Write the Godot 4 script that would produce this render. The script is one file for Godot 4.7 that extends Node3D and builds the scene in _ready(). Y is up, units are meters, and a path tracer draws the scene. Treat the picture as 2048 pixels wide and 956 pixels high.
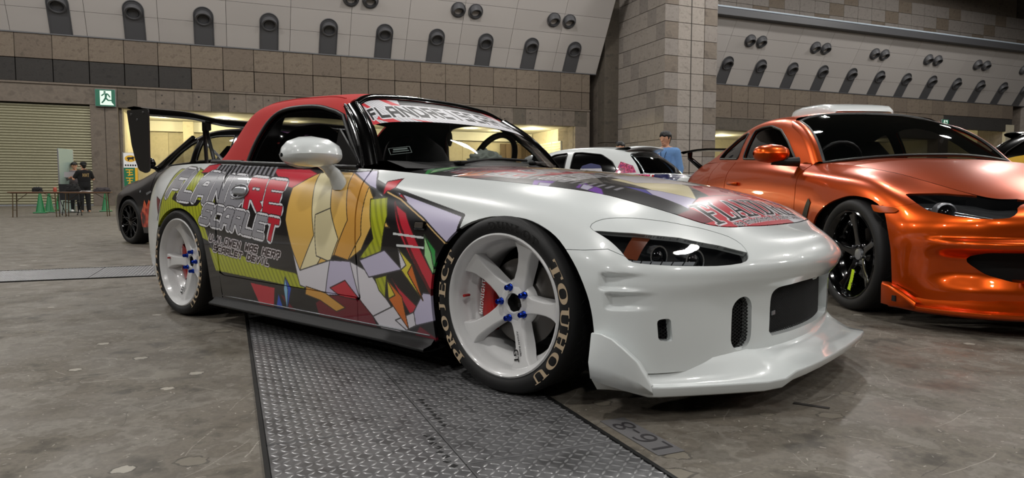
extends Node3D

const EYE_HEIGHT := 0.697
const EYE_PITCH := 0.0679
const FOCAL := 1370.0
const HALL_TURN := 0.39095
var M := {}
var used_names := {}
var rng := RandomNumberGenerator.new()

# ---------------------------------------------------------------- mesh builder
class MB:
	var v := PackedVector3Array()
	var n := PackedVector3Array()
	var t := PackedVector2Array()
	var xf := Transform3D()

	func tri(a: Vector3, b: Vector3, c: Vector3, na: Vector3, nb: Vector3, nc: Vector3, ta := Vector2(), tb := Vector2(), tc := Vector2()) -> void:
		if (c - a).cross(b - a).dot(na + nb + nc) < 0.0:
			var p := b; b = c; c = p
			p = nb; nb = nc; nc = p
			var q := tb; tb = tc; tc = q
		v.append(xf * a); v.append(xf * b); v.append(xf * c)
		n.append((xf.basis * na).normalized()); n.append((xf.basis * nb).normalized()); n.append((xf.basis * nc).normalized())
		t.append(ta); t.append(tb); t.append(tc)

	func face(pts: Array, out: Vector3) -> void:
		for i in range(1, pts.size() - 1):
			tri(pts[0], pts[i], pts[i + 1], out, out, out)

	func quad(a: Vector3, b: Vector3, c: Vector3, d: Vector3, out: Vector3, uv := false) -> void:
		var g := (c - a).cross(b - a)
		if g.length_squared() < 1e-16:
			g = (d - a).cross(c - a)
		g = g.normalized()
		if g.dot(out) < 0:
			g = -g
		if uv:
			tri(a, b, c, g, g, g, Vector2(0, 1), Vector2(1, 1), Vector2(1, 0))
			tri(a, c, d, g, g, g, Vector2(0, 1), Vector2(1, 0), Vector2(0, 0))
		else:
			tri(a, b, c, g, g, g)
			tri(a, c, d, g, g, g)

	# box with chamfered edges
	func box(c: Vector3, s: Vector3, bev := 0.0, basis := Basis()) -> void:
		var h := s * 0.5
		if bev <= 0.0:
			for ax in 3:
				for sg in [-1.0, 1.0]:
					var o := Vector3(); o[ax] = sg
					var e := Vector3(); e[(ax + 1) % 3] = h[(ax + 1) % 3]
					var w := Vector3(); w[(ax + 2) % 3] = h[(ax + 2) % 3]
					var m := o * h[ax]
					quad(c + basis * (m - e - w), c + basis * (m + e - w), c + basis * (m + e + w), c + basis * (m - e + w), basis * o)
			return
		var k := h - Vector3.ONE * bev
		for ax in 3:
			var b1 := (ax + 1) % 3
			var b2 := (ax + 2) % 3
			for sg in [-1.0, 1.0]:
				var o := Vector3(); o[ax] = sg
				var e := Vector3(); e[b1] = k[b1]
				var w := Vector3(); w[b2] = k[b2]
				var m := o * h[ax]
				quad(c + basis * (m - e - w), c + basis * (m + e - w), c + basis * (m + e + w), c + basis * (m - e + w), basis * o)
				for sg2 in [-1.0, 1.0]:
					var p := Vector3(); p[ax] = sg * h[ax]; p[b1] = sg2 * k[b1]
					var q := Vector3(); q[ax] = sg * k[ax]; q[b1] = sg2 * h[b1]
					var o2 := Vector3(); o2[ax] = sg; o2[b1] = sg2
					quad(c + basis * (p - w), c + basis * (p + w), c + basis * (q + w), c + basis * (q - w), basis * o2)
		for sx in [-1.0, 1.0]:
			for sy in [-1.0, 1.0]:
				for sz in [-1.0, 1.0]:
					var o := Vector3(sx, sy, sz)
					var nn: Vector3 = (basis * o).normalized()
					tri(c + basis * Vector3(sx * h.x, sy * k.y, sz * k.z), c + basis * Vector3(sx * k.x, sy * h.y, sz * k.z), c + basis * Vector3(sx * k.x, sy * k.y, sz * h.z), nn, nn, nn)

	# tube along points; r number or array; closed joins the ends
	func tube(pts: Array, r, seg := 10, closed := false, flat := 1.0, up := Vector3.ZERO) -> void:
		var N := pts.size()
		var rings := []
		var last_side := Vector3.ZERO
		for i in N:
			var a: Vector3 = pts[(i - 1 + N) % N] if (closed or i > 0) else pts[i]
			var b: Vector3 = pts[(i + 1) % N] if (closed or i < N - 1) else pts[i]
			var d := (b - a).normalized()
			var side: Vector3
			if up != Vector3.ZERO:
				side = d.cross(up).normalized()
			elif last_side == Vector3.ZERO:
				side = d.cross(Vector3.UP if absf(d.y) < 0.9 else Vector3.RIGHT).normalized()
			else:
				side = (last_side - d * d.dot(last_side)).normalized()
			last_side = side
			var w := side.cross(d).normalized()
			var rr: float = r[i] if r is Array else r
			var ring := []
			for k in seg:
				var an := TAU * k / seg
				ring.append([pts[i] + side * cos(an) * rr + w * sin(an) * rr * flat, (side * cos(an) * flat + w * sin(an)).normalized()])
			rings.append(ring)
		for i in (N if closed else N - 1):
			var A: Array = rings[i]
			var B: Array = rings[(i + 1) % N]
			for k in seg:
				var k2 := (k + 1) % seg
				tri(A[k][0], B[k][0], B[k2][0], A[k][1], B[k][1], B[k2][1])
				tri(A[k][0], B[k2][0], A[k2][0], A[k][1], B[k2][1], A[k2][1])
		if not closed:
			for e in [0, N - 1]:
				var d: Vector3 = (pts[1] - pts[0] if e == 0 else pts[N - 2] - pts[N - 1]).normalized() * -1.0
				for k in seg:
					tri(pts[e], rings[e][k][0], rings[e][(k + 1) % seg][0], d, d, d)

	# profile of (radius, height along z); spun round z
	func lathe(prof: Array, seg := 48, smooth := true, a0 := 0.0, a1 := TAU) -> void:
		for i in prof.size() - 1:
			var p: Vector2 = prof[i]
			var q: Vector2 = prof[i + 1]
			var d := q - p
			if d.length() < 1e-7:
				continue
			var nn := Vector2(d.y, -d.x).normalized()
			var n0 := nn
			var n1 := nn
			if smooth:
				if i > 0:
					var e: Vector2 = p - prof[i - 1]
					var m := Vector2(e.y, -e.x).normalized()
					if m.dot(nn) > 0.6:
						n0 = (m + nn).normalized()
				if i < prof.size() - 2:
					var e2: Vector2 = prof[i + 2] - q
					var m2 := Vector2(e2.y, -e2.x).normalized()
					if m2.dot(nn) > 0.6:
						n1 = (m2 + nn).normalized()
			for k in seg:
				var c0 := Vector2.from_angle(lerpf(a0, a1, float(k) / seg))
				var c1 := Vector2.from_angle(lerpf(a0, a1, float(k + 1) / seg))
				var P0 := Vector3(c0.x * p.x, c0.y * p.x, p.y)
				var P1 := Vector3(c1.x * p.x, c1.y * p.x, p.y)
				var Q0 := Vector3(c0.x * q.x, c0.y * q.x, q.y)
				var Q1 := Vector3(c1.x * q.x, c1.y * q.x, q.y)
				var np0 := Vector3(c0.x * n0.x, c0.y * n0.x, n0.y)
				var np1 := Vector3(c1.x * n0.x, c1.y * n0.x, n0.y)
				var nq0 := Vector3(c0.x * n1.x, c0.y * n1.x, n1.y)
				var nq1 := Vector3(c1.x * n1.x, c1.y * n1.x, n1.y)
				if p.x > 1e-6:
					tri(P0, P1, Q1, np0, np1, nq1)
				if q.x > 1e-6:
					tri(P0, Q1, Q0, np0, nq1, nq0)

	# prism: 2D outline in xy, from z0 to z1
	func prism(poly: PackedVector2Array, z0: float, z1: float, bev := 0.0) -> void:
		var idx := Geometry2D.triangulate_polygon(poly)
		var top := poly
		if bev > 0.0:
			var o := Geometry2D.offset_polygon(poly, -bev, Geometry2D.JOIN_MITER)
			if o.size() == 1 and o[0].size() == poly.size():
				top = o[0]
				var best := 0
				for i in top.size():
					if top[i].distance_to(poly[0]) < top[best].distance_to(poly[0]):
						best = i
				top = top.slice(best) + top.slice(0, best)
		var zc := z1 - signf(z1 - z0) * bev if top != poly else z1
		var tidx := Geometry2D.triangulate_polygon(top)
		var nz := Vector3(0, 0, signf(z1 - z0))
		for i in range(0, tidx.size(), 3):
			var P := [top[tidx[i]], top[tidx[i + 1]], top[tidx[i + 2]]]
			tri(Vector3(P[0].x, P[0].y, z1), Vector3(P[1].x, P[1].y, z1), Vector3(P[2].x, P[2].y, z1), nz, nz, nz)
		for i in range(0, idx.size(), 3):
			var P := [poly[idx[i]], poly[idx[i + 1]], poly[idx[i + 2]]]
			tri(Vector3(P[0].x, P[0].y, z0), Vector3(P[1].x, P[1].y, z0), Vector3(P[2].x, P[2].y, z0), -nz, -nz, -nz)
		var cw := Geometry2D.is_polygon_clockwise(poly)
		for i in poly.size():
			var j := (i + 1) % poly.size()
			var a := poly[i]
			var b := poly[j]
			var d := b - a
			var o2 := Vector2(d.y, -d.x).normalized() * (-1.0 if cw else 1.0)
			var o := Vector3(o2.x, o2.y, 0)
			quad(Vector3(a.x, a.y, z0), Vector3(b.x, b.y, z0), Vector3(b.x, b.y, zc), Vector3(a.x, a.y, zc), o)
			if top != poly:
				quad(Vector3(a.x, a.y, zc), Vector3(b.x, b.y, zc), Vector3(top[j].x, top[j].y, z1), Vector3(top[i].x, top[i].y, z1), o + nz)

	# smooth grid of points P[i][j]; outward hint tells the side
	func grid(P: Array, hint: Vector3, closed_u := false, uv := false) -> void:
		var a := P.size()
		var b: int = P[0].size()
		var nn := []
		for i in a:
			var row := []
			for j in b:
				var i0: int = (i - 1 + a) % a if closed_u else maxi(i - 1, 0)
				var i1: int = (i + 1) % a if closed_u else mini(i + 1, a - 1)
				var du: Vector3 = P[i1][j] - P[i0][j]
				var dv: Vector3 = P[i][mini(j + 1, b - 1)] - P[i][maxi(j - 1, 0)]
				row.append(du.cross(dv).normalized())
			nn.append(row)
		var s := 1.0
		if hint != Vector3.ZERO:
			var acc := 0.0
			for i in a:
				for j in b:
					acc += nn[i][j].dot(hint)
			s = 1.0 if acc >= 0 else -1.0
		for i in (a if closed_u else a - 1):
			var i2 := (i + 1) % a
			for j in b - 1:
				var u0 := float(i) / (a if closed_u else a - 1)
				var u1 := float(i + 1) / (a if closed_u else a - 1)
				var v0 := float(j) / (b - 1)
				var v1 := float(j + 1) / (b - 1)
				tri(P[i][j], P[i2][j], P[i2][j + 1], nn[i][j] * s, nn[i2][j] * s, nn[i2][j + 1] * s, Vector2(u0, v0), Vector2(u1, v0), Vector2(u1, v1))
				tri(P[i][j], P[i2][j + 1], P[i][j + 1], nn[i][j] * s, nn[i2][j + 1] * s, nn[i][j + 1] * s, Vector2(u0, v0), Vector2(u1, v1), Vector2(u0, v1))

	func blob(c: Vector3, r: Vector3, seg := 16, rings := 10, basis := Basis()) -> void:
		var P := []
		for i in seg:
			var row := []
			for j in rings + 1:
				var ph := PI * j / rings
				var th := TAU * i / seg
				row.append(c + basis * (Vector3(sin(ph) * cos(th), cos(ph), sin(ph) * sin(th)) * r))
			P.append(row)
		for i in seg:
			var i2 := (i + 1) % seg
			for j in rings:
				var nA := []
				for q in [P[i][j], P[i2][j], P[i2][j + 1], P[i][j + 1]]:
					nA.append((basis * ((basis.inverse() * (q - c)) / (r * r))).normalized())
				if j > 0:
					tri(P[i][j], P[i2][j], P[i2][j + 1], nA[0], nA[1], nA[2])
				if j < rings - 1:
					tri(P[i][j], P[i2][j + 1], P[i][j + 1], nA[0], nA[2], nA[3])
				elif j == rings - 1 and j > 0:
					pass

	func mesh() -> ArrayMesh:
		var arr := []
		arr.resize(Mesh.ARRAY_MAX)
		arr[Mesh.ARRAY_VERTEX] = v
		arr[Mesh.ARRAY_NORMAL] = n
		arr[Mesh.ARRAY_TEX_UV] = t
		var m := ArrayMesh.new()
		if v.size() > 0:
			m.add_surface_from_arrays(Mesh.PRIMITIVE_TRIANGLES, arr)
		return m

	func mirrored() -> MB:
		var o := MB.new()
		for i in range(0, v.size(), 3):
			var f := Vector3(1, 1, -1)
			o.tri(v[i] * f, v[i + 1] * f, v[i + 2] * f, n[i] * f, n[i + 1] * f, n[i + 2] * f, t[i], t[i + 1], t[i + 2])
		return o

	func add(m: MB) -> void:
		v.append_array(m.v); n.append_array(m.n); t.append_array(m.t)

# what a surface asks for at a point: texture place, whether it counts, how far to push it out
class Ask:
	func uv(_p: Vector3) -> Vector2:
		return Vector2()
	func ok(_p: Vector3) -> bool:
		return true
	func push(_p: Vector3) -> float:
		return 0.0

# ---------------------------------------------------------------- spline surface that can be trimmed
class Net:
	var P: Array            # control points P[i][j]
	var su: int
	var sv: int
	var nu: int
	var nv: int
	var pos := PackedVector3Array()
	var nor := PackedVector3Array()
	var flip := 1.0

	# mirror_first / mirror_last: the first / last column lies on the middle plane z = 0
	func _init(points: Array, subu: int, subv: int, hint: Vector3, mirror_first := false, mirror_last := false, mirror_top := false) -> void:
		P = points
		su = subu; sv = subv
		var a := P.size()
		var b: int = P[0].size()
		nu = (a - 1) * su + 1
		nv = (b - 1) * sv + 1
		var D := []
		for i in a:
			var col := PackedVector3Array()
			for j in b - 1:
				var p0: Vector3 = P[i][j - 1] if j > 0 else P[i][0] * 2.0 - P[i][1]
				var p3: Vector3
				if j < b - 2:
					p3 = P[i][j + 2]
				elif mirror_top:
					p3 = P[i][b - 2] * Vector3(1, 1, -1)
				else:
					p3 = P[i][b - 1] * 2.0 - P[i][b - 2]
				for k in sv:
					col.append(P[i][j].cubic_interpolate(P[i][j + 1], p0, p3, float(k) / sv))
			col.append(P[i][b - 1])
			D.append(col)
		pos.resize(nu * nv)
		for i in a - 1:
			for j in nv:
				var p1: Vector3 = D[i][j]
				var p2: Vector3 = D[i + 1][j]
				var p0: Vector3 = D[i - 1][j] if i > 0 else (D[1][j] * Vector3(1, 1, -1) if mirror_first else p1 * 2.0 - p2)
				var p3: Vector3 = D[i + 2][j] if i < a - 2 else (D[a - 2][j] * Vector3(1, 1, -1) if mirror_last else p2 * 2.0 - p1)
				for k in su:
					pos[(i * su + k) * nv + j] = p1.cubic_interpolate(p2, p0, p3, float(k) / su)
		for j in nv:
			pos[(nu - 1) * nv + j] = D[a - 1][j]
		normals()
		var acc := 0.0
		for q in nor:
			acc += q.dot(hint)
		if acc < 0:
			flip = -1.0
			normals()

	func normals() -> void:
		nor.resize(nu * nv)
		for i in nu:
			for j in nv:
				var du := pos[mini(i + 1, nu - 1) * nv + j] - pos[maxi(i - 1, 0) * nv + j]
				var dv := pos[i * nv + mini(j + 1, nv - 1)] - pos[i * nv + maxi(j - 1, 0)]
				nor[i * nv + j] = du.cross(dv).normalized() * flip

	func displace(f: Ask) -> void:
		for i in nu * nv:
			pos[i] += nor[i] * f.push(pos[i])
		normals()

	func at(q: Vector2) -> Vector3:
		var u := clampf(q.x * su, 0, nu - 1.001)
		var w := clampf(q.y * sv, 0, nv - 1.001)
		var i := int(u)
		var j := int(w)
		var fu := u - i
		var fv := w - j
		return pos[i * nv + j].lerp(pos[(i + 1) * nv + j], fu).lerp(pos[i * nv + j + 1].lerp(pos[(i + 1) * nv + j + 1], fu), fv)

	func normal_at(q: Vector2) -> Vector3:
		var i := clampi(int(round(q.x * su)), 0, nu - 1)
		var j := clampi(int(round(q.y * sv)), 0, nv - 1)
		return nor[i * nv + j]

	# parameters of the point that shows at p in a flat view; axes picks the two coordinates of that view
	func locate(p: Vector2, ax: int, ay: int, ok: Ask = null) -> Vector2:
		var best := 1e9
		var q := Vector2()
		for i in range(0, nu, 3):
			for j in range(0, nv, 3):
				var P3 := pos[i * nv + j]
				if ok and not ok.ok(P3):
					continue
				var d := Vector2(P3[ax] - p.x, P3[ay] - p.y).length_squared()
				if d < best:
					best = d
					q = Vector2(float(i) / su, float(j) / sv)
		for it in 8:
			var c := at(q)
			var e := 0.03
			var qa := Vector2(clampf(q.x, 0.0, (nu - 1.0) / su - e), clampf(q.y, 0.0, (nv - 1.0) / sv - e))
			var c0 := at(qa)
			var cu := (at(qa + Vector2(e, 0)) - c0) / e
			var cv := (at(qa + Vector2(0, e)) - c0) / e
			var r := p - Vector2(c[ax], c[ay])
			var det: float = cu[ax] * cv[ay] - cv[ax] * cu[ay]
			if absf(det) < 1e-9:
				break
			var s := Vector2((r.x * cv[ay] - r.y * cv[ax]) / det, (cu[ax] * r.y - cu[ay] * r.x) / det)
			q += s.limit_length(0.5)
			q.x = clampf(q.x, -0.02, (nu - 1.0) / su + 0.02)
			q.y = clampf(q.y, -0.02, (nv - 1.0) / sv + 0.02)
		return q

	func path(pts: Array, ax: int, ay: int, step := 0.02, ok: Ask = null, closed := false) -> PackedVector2Array:
		var out := PackedVector2Array()
		var N := pts.size()
		for i in (N if closed else N - 1):
			var a: Vector2 = pts[i]
			var b: Vector2 = pts[(i + 1) % N]
			var k := maxi(1, int(ceil(a.distance_to(b) / step)))
			for s in k:
				out.append(locate(a.lerp(b, float(s) / k), ax, ay, ok))
		if not closed:
			out.append(locate(pts[N - 1], ax, ay, ok))
		return out

	# cut out the outline (in parameters), without the holes; thick turns the cut edges inwards
	func cut(mb: MB, outline: PackedVector2Array, holes: Array, uvf: Ask, thick := 0.0, lift := 0.0) -> void:
		var box := Rect2(outline[0], Vector2.ZERO)
		for q in outline:
			box = box.expand(q)
		var i0 := clampi(int(floor(box.position.x * su)), 0, nu - 2)
		var i1 := clampi(int(ceil(box.end.x * su)), 1, nu - 1)
		var j0 := clampi(int(floor(box.position.y * sv)), 0, nv - 2)
		var j1 := clampi(int(ceil(box.end.y * sv)), 1, nv - 1)
		var lines := [outline]
		lines.append_array(holes)
		for i in range(i0, i1):
			for j in range(j0, j1):
				var id := [i * nv + j, (i + 1) * nv + j, (i + 1) * nv + j + 1, i * nv + j + 1]
				var qq := [Vector2(i, j), Vector2(i + 1, j), Vector2(i + 1, j + 1), Vector2(i, j + 1)]
				for h in [[0, 1, 2], [0, 2, 3]]:
					var A := Vector2(qq[h[0]].x / su, qq[h[0]].y / sv)
					var B := Vector2(qq[h[1]].x / su, qq[h[1]].y / sv)
					var C := Vector2(qq[h[2]].x / su, qq[h[2]].y / sv)
					var T := PackedVector2Array([A * 100.0, B * 100.0, C * 100.0])
					var got: Array = Geometry2D.intersect_polygons(T, _big(outline))
					if got.is_empty():
						continue
					for hole in holes:
						var nx: Array[PackedVector2Array] = []
						for g in got:
							for r in Geometry2D.clip_polygons(g, _big(hole)):
								if not Geometry2D.is_polygon_clockwise(r):
									nx.append(r)
						got = nx
					var den := (B - A).cross(C - A)
					for g in got:
						var pv := PackedVector3Array()
						var pn := PackedVector3Array()
						var pt := PackedVector2Array()
						for gq in g:
							var q: Vector2 = gq * 0.01
							var wb := (q - A).cross(C - A) / den
							var wc := (B - A).cross(q - A) / den
							var wa := 1.0 - wb - wc
							var nn: Vector3 = (nor[id[h[0]]] * wa + nor[id[h[1]]] * wb + nor[id[h[2]]] * wc).normalized()
							var pp: Vector3 = pos[id[h[0]]] * wa + pos[id[h[1]]] * wb + pos[id[h[2]]] * wc + nn * lift
							pv.append(pp); pn.append(nn)
							pt.append(uvf.uv(pp) if uvf else Vector2())
						var tr := Geometry2D.triangulate_polygon(g) if g.size() > 3 else PackedInt32Array([0, 1, 2])
						for k in range(0, tr.size(), 3):
							mb.tri(pv[tr[k]], pv[tr[k + 1]], pv[tr[k + 2]], pn[tr[k]], pn[tr[k + 1]], pn[tr[k + 2]], pt[tr[k]], pt[tr[k + 1]], pt[tr[k + 2]])
						if thick > 0.0:
							for k in g.size():
								var k2: int = (k + 1) % g.size()
								var mid: Vector2 = (g[k] + g[k2]) * 0.005
								var hit := false
								for L in lines:
									for e in L.size():
										var ea: Vector2 = L[e]
										var eb: Vector2 = L[(e + 1) % L.size()]
										if absf(ea.x - mid.x) > 1.5 and absf(eb.x - mid.x) > 1.5:
											continue
										if Geometry2D.get_closest_point_to_segment(mid, ea, eb).distance_to(mid) < 3e-6:
											hit = true
											break
									if hit:
										break
								if hit:
									var a: Vector3 = pv[k]
									var b: Vector3 = pv[k2]
									var inn: Vector2 = Vector2()
									for gq in g:
										inn += gq
									inn = inn / g.size()
									var cen := Vector3()
									for p3 in pv:
										cen += p3
									cen /= pv.size()
									var ou: Vector3 = ((a + b) * 0.5 - cen).normalized()
									var gn: Vector3 = (b - a).cross(pn[k] + pn[k2]).normalized()
									if gn.dot(ou) < 0.0:
										gn = -gn
									mb.tri(a, b, b - pn[k2] * thick, gn, gn, gn, pt[k], pt[k2], pt[k2])
									mb.tri(a, b - pn[k2] * thick, a - pn[k] * thick, gn, gn, gn, pt[k], pt[k2], pt[k])

	func _big(p: PackedVector2Array) -> PackedVector2Array:
		var o := PackedVector2Array()
		o.resize(p.size())
		for i in p.size():
			o[i] = p[i] * 100.0
		return o

# ---------------------------------------------------------------- painting on images
class Canvas:
	var im: Image
	var o: Vector2
	var s: float
	var hgt: float

	# metric canvas: x from o.x to the right, y from o.y up, s pixels per metre
	func _init(origin: Vector2, size: Vector2, per: float, base: Color) -> void:
		o = origin; s = per; hgt = size.y
		im = Image.create(int(size.x * per), int(size.y * per), false, Image.FORMAT_RGB8)
		im.fill(base)

	func px(p: Vector2) -> Vector2:
		return Vector2((p.x - o.x) * s, (hgt - (p.y - o.y)) * s)

	func poly(pts, c: Color) -> void:
		var q := PackedVector2Array()
		for p in pts:
			q.append(px(p))
		raw(q, c)

	func raw(q: PackedVector2Array, c: Color) -> void:
		var lo := 1e9
		var hi := -1e9
		for p in q:
			lo = minf(lo, p.y); hi = maxf(hi, p.y)
		var w := im.get_width()
		for y in range(maxi(0, int(floor(lo))), mini(im.get_height() - 1, int(ceil(hi))) + 1):
			var yc := y + 0.5
			var xs := []
			for i in q.size():
				var a := q[i]
				var b := q[(i + 1) % q.size()]
				if (a.y <= yc) != (b.y <= yc):
					xs.append(a.x + (yc - a.y) / (b.y - a.y) * (b.x - a.x))
			xs.sort()
			for i in range(0, xs.size() - 1, 2):
				var x0 := maxi(0, int(round(xs[i])))
				var x1 := mini(w, int(round(xs[i + 1])))
				if x1 > x0:
					im.fill_rect(Rect2i(x0, y, x1 - x0, 1), c)

	func line(pts, width: float, c: Color, square := false) -> void:
		for i in pts.size() - 1:
			var a: Vector2 = pts[i]
			var b: Vector2 = pts[i + 1]
			var d := (b - a).normalized() * width * 0.5
			var n := Vector2(-d.y, d.x)
			var e := d if square else d * 0.0
			poly([a + n - e, b + n + e, b - n + e, a - n - e], c)
			if not square:
				var ring := []
				for k in 10:
					ring.append(b + Vector2.from_angle(TAU * k / 10) * width * 0.5)
				poly(ring, c)
		if not square and pts.size():
			var ring2 := []
			for k in 10:
				ring2.append(pts[0] + Vector2.from_angle(TAU * k / 10) * width * 0.5)
			poly(ring2, c)

	func tex() -> ImageTexture:
		return ImageTexture.create_from_image(im)

# ---------------------------------------------------------------- small helpers
func mat(called: String, c: Color, rough := 0.6, metal := 0.0, coat := 0.0) -> StandardMaterial3D:
	var m := StandardMaterial3D.new()
	m.resource_name = called
	m.albedo_color = c
	m.roughness = rough
	m.metallic = metal
	if coat > 0.0:
		m.clearcoat_enabled = true
		m.clearcoat = coat
		m.clearcoat_roughness = 0.02
	M[called] = m
	return m

func glow(called: String, c: Color, energy: float) -> StandardMaterial3D:
	var m := mat(called, c, 0.4)
	m.emission_enabled = true
	m.emission = c
	m.emission_energy_multiplier = energy
	return m

func pane(called: String, c: Color, alpha: float, rough := 0.02) -> StandardMaterial3D:
	var m := mat(called, Color(c.r, c.g, c.b, alpha), rough)
	m.transparency = BaseMaterial3D.TRANSPARENCY_ALPHA
	return m

func noise(freq: float, octaves := 4, sd := 1, kind := FastNoiseLite.TYPE_SIMPLEX_SMOOTH) -> FastNoiseLite:
	var f := FastNoiseLite.new()
	f.noise_type = kind
	f.frequency = freq
	f.fractal_octaves = octaves
	f.seed = sd
	return f

func noise_tex(freq: float, cols: Array, offs: Array, size := 512, octaves := 4, sd := 1) -> NoiseTexture2D:
	var t := NoiseTexture2D.new()
	t.width = size; t.height = size
	t.seamless = true
	t.noise = noise(freq, octaves, sd)
	var g := Gradient.new()
	g.offsets = PackedFloat32Array(offs)
	g.colors = PackedColorArray(cols)
	t.color_ramp = g
	return t

func numbered(called: String) -> String:
	var k: int = used_names.get(called, 0)
	used_names[called] = k + 1
	return called if k == 0 else "%s_%03d" % [called, k]

func tag(o: Node, label: String, category := "", group := "", kind := "") -> Node:
	o.set_meta("label", label)
	if category: o.set_meta("category", category)
	if group: o.set_meta("group", group)
	if kind: o.set_meta("kind", kind)
	return o

func thing(called: String, label: String, category: String, at := Vector3.ZERO, turn := 0.0, group := "") -> Node3D:
	var o := Node3D.new()
	o.name = numbered(called)
	add_child(o)
	o.position = at
	o.rotation.y = turn
	tag(o, label, category, group)
	return o

func put(parent: Node, called: String, what, m: Material) -> MeshInstance3D:
	var o := MeshInstance3D.new()
	o.name = numbered(called) if parent == self else called
	o.mesh = what.mesh() if what is MB else what
	o.material_override = null
	if o.mesh is ArrayMesh and o.mesh.get_surface_count() > 0:
		o.set_surface_override_material(0, m)
	elif o.mesh is PrimitiveMesh:
		o.material_override = m
	parent.add_child(o, true)
	return o

func struct(called: String, what, m: Material, in_hall := true) -> MeshInstance3D:
	var o := put(self, called, what, m)
	o.set_meta("kind", "structure")
	if in_hall:
		o.rotation.y = HALL_TURN
	return o

func struct_node(called: String) -> Node3D:
	var o := Node3D.new()
	o.name = numbered(called)
	add_child(o)
	o.set_meta("kind", "structure")
	o.rotation.y = HALL_TURN
	return o

# a point of the hall: a along the back wall, b away from the viewer
func hall(a: float, y: float, b: float) -> Vector3:
	return Basis(Vector3.UP, HALL_TURN) * Vector3(a, y, -b)

func pv(flat: Array) -> PackedVector2Array:
	var o := PackedVector2Array()
	for i in range(0, flat.size(), 2):
		o.append(Vector2(flat[i], flat[i + 1]))
	return o

# corners rounded
func rounded(pts: Array, r: float, seg := 5) -> Array:
	var out := []
	var N := pts.size()
	for i in N:
		var p: Vector2 = pts[i]
		var a: Vector2 = pts[(i - 1 + N) % N]
		var b: Vector2 = pts[(i + 1) % N]
		var ra := minf(r, p.distance_to(a) * 0.48)
		var rb := minf(r, p.distance_to(b) * 0.48)
		var s := p + (a - p).normalized() * ra
		var e := p + (b - p).normalized() * rb
		for k in seg + 1:
			var t := float(k) / seg
			out.append(s.lerp(p, t).lerp(p.lerp(e, t), t))
	return out

# smooth curve through points (any vector type)
func curve(pts: Array, per := 6) -> Array:
	var out := []
	var N := pts.size()
	for i in N - 1:
		var p0 = pts[i - 1] if i > 0 else pts[0] * 2.0 - pts[1]
		var p3 = pts[i + 2] if i < N - 2 else pts[N - 1] * 2.0 - pts[N - 2]
		for k in per:
			out.append(pts[i].cubic_interpolate(pts[i + 1], p0, p3, float(k) / per))
	out.append(pts[N - 1])
	return out

func text_tris(s: String, font: String, bold: bool, italic := false) -> Array:
	var f := SystemFont.new()
	f.font_names = PackedStringArray([font])
	f.font_weight = 700 if bold else 400
	f.font_italic = italic
	var t := TextMesh.new()
	t.text = s
	t.font = f
	t.font_size = 64
	t.pixel_size = 0.01
	t.depth = 0.0
	t.curve_step = 2.0
	t.horizontal_alignment = HORIZONTAL_ALIGNMENT_LEFT
	var arr := t.get_mesh_arrays()
	var vs: PackedVector3Array = arr[Mesh.ARRAY_VERTEX]
	var ix = arr[Mesh.ARRAY_INDEX]
	var out := PackedVector2Array()
	var lo := Vector2(1e9, 1e9)
	var hi := -lo
	if ix == null or ix.size() == 0:
		ix = range(vs.size())
	for i in ix:
		var p := Vector2(vs[i].x, vs[i].y)
		out.append(p)
		lo = lo.min(p); hi = hi.max(p)
	# unit box: height 1, baseline box at 0
	var sc := 1.0 / maxf(hi.y - lo.y, 1e-6)
	for i in out.size():
		out[i] = (out[i] - lo) * sc
	return [out, (hi.x - lo.x) * sc]

const STROKES := {
	"F": [[0,0, 0,1, 1,1], [0,.48, .8,.48]], "L": [[0,1, 0,0, 1,0]],
	"A": [[0,0, 0,.72, .28,1, 1,1, 1,0], [0,.38, 1,.38]], "N": [[0,0, 0,1, 1,0, 1,1]],
	"D": [[0,0, 0,1, .7,1, 1,.7, 1,.3, .7,0, 0,0]], "R": [[0,0, 0,1, 1,1, 1,.48, 0,.48], [.45,.48, 1,0]],
	"E": [[1,1, 0,1, 0,0, 1,0], [0,.5, .8,.5]], "S": [[1,1, .12,1, 0,.88, 0,.6, .1,.5, .9,.5, 1,.4, 1,.12, .88,0, 0,0]],
	"C": [[1,1, .2,1, 0,.8, 0,.2, .2,0, 1,0]], "T": [[0,1, 1,1], [.5,1, .5,0]],
	"U": [[0,1, 0,.12, .12,0, .88,0, 1,.12, 1,1]], "O": [[.12,0, 0,.12, 0,.88, .12,1, .88,1, 1,.88, 1,.12, .88,0, .12,0]],
	"W": [[0,1, .15,0, .5,.6, .85,0, 1,1]], "H": [[0,0, 0,1], [1,0, 1,1], [0,.5, 1,.5]],
	"V": [[0,1, .5,0, 1,1]], "I": [[.5,0, .5,1]], "?": [[0,.8, .1,1, 1,1, 1,.5, .5,.5, .5,.35], [.5,.1, .5,0]], ".": [[.45,0, .55,0]], " ": [],
}

# stroke lettering inside a four-cornered frame (bottom left, bottom right, top right, top left)
func strokes(cv: Canvas, s: String, frame: Array, width: float, c: Color, gap := 0.35, cols := {}, square := true) -> void:
	var N := s.length()
	var cell := 1.0 / (N + gap * (N - 1))
	for i in N:
		var x0 := i * (1.0 + gap) * cell
		for st in STROKES[s[i]]:
			var pts := []
			for k in range(0, st.size(), 2):
				var u: float = x0 + st[k] * cell
				var w: float = st[k + 1]
				pts.append(frame[0].lerp(frame[1], u).lerp(frame[3].lerp(frame[2], u), w))
			cv.line(pts, width, cols.get(i, c), square)

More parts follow.
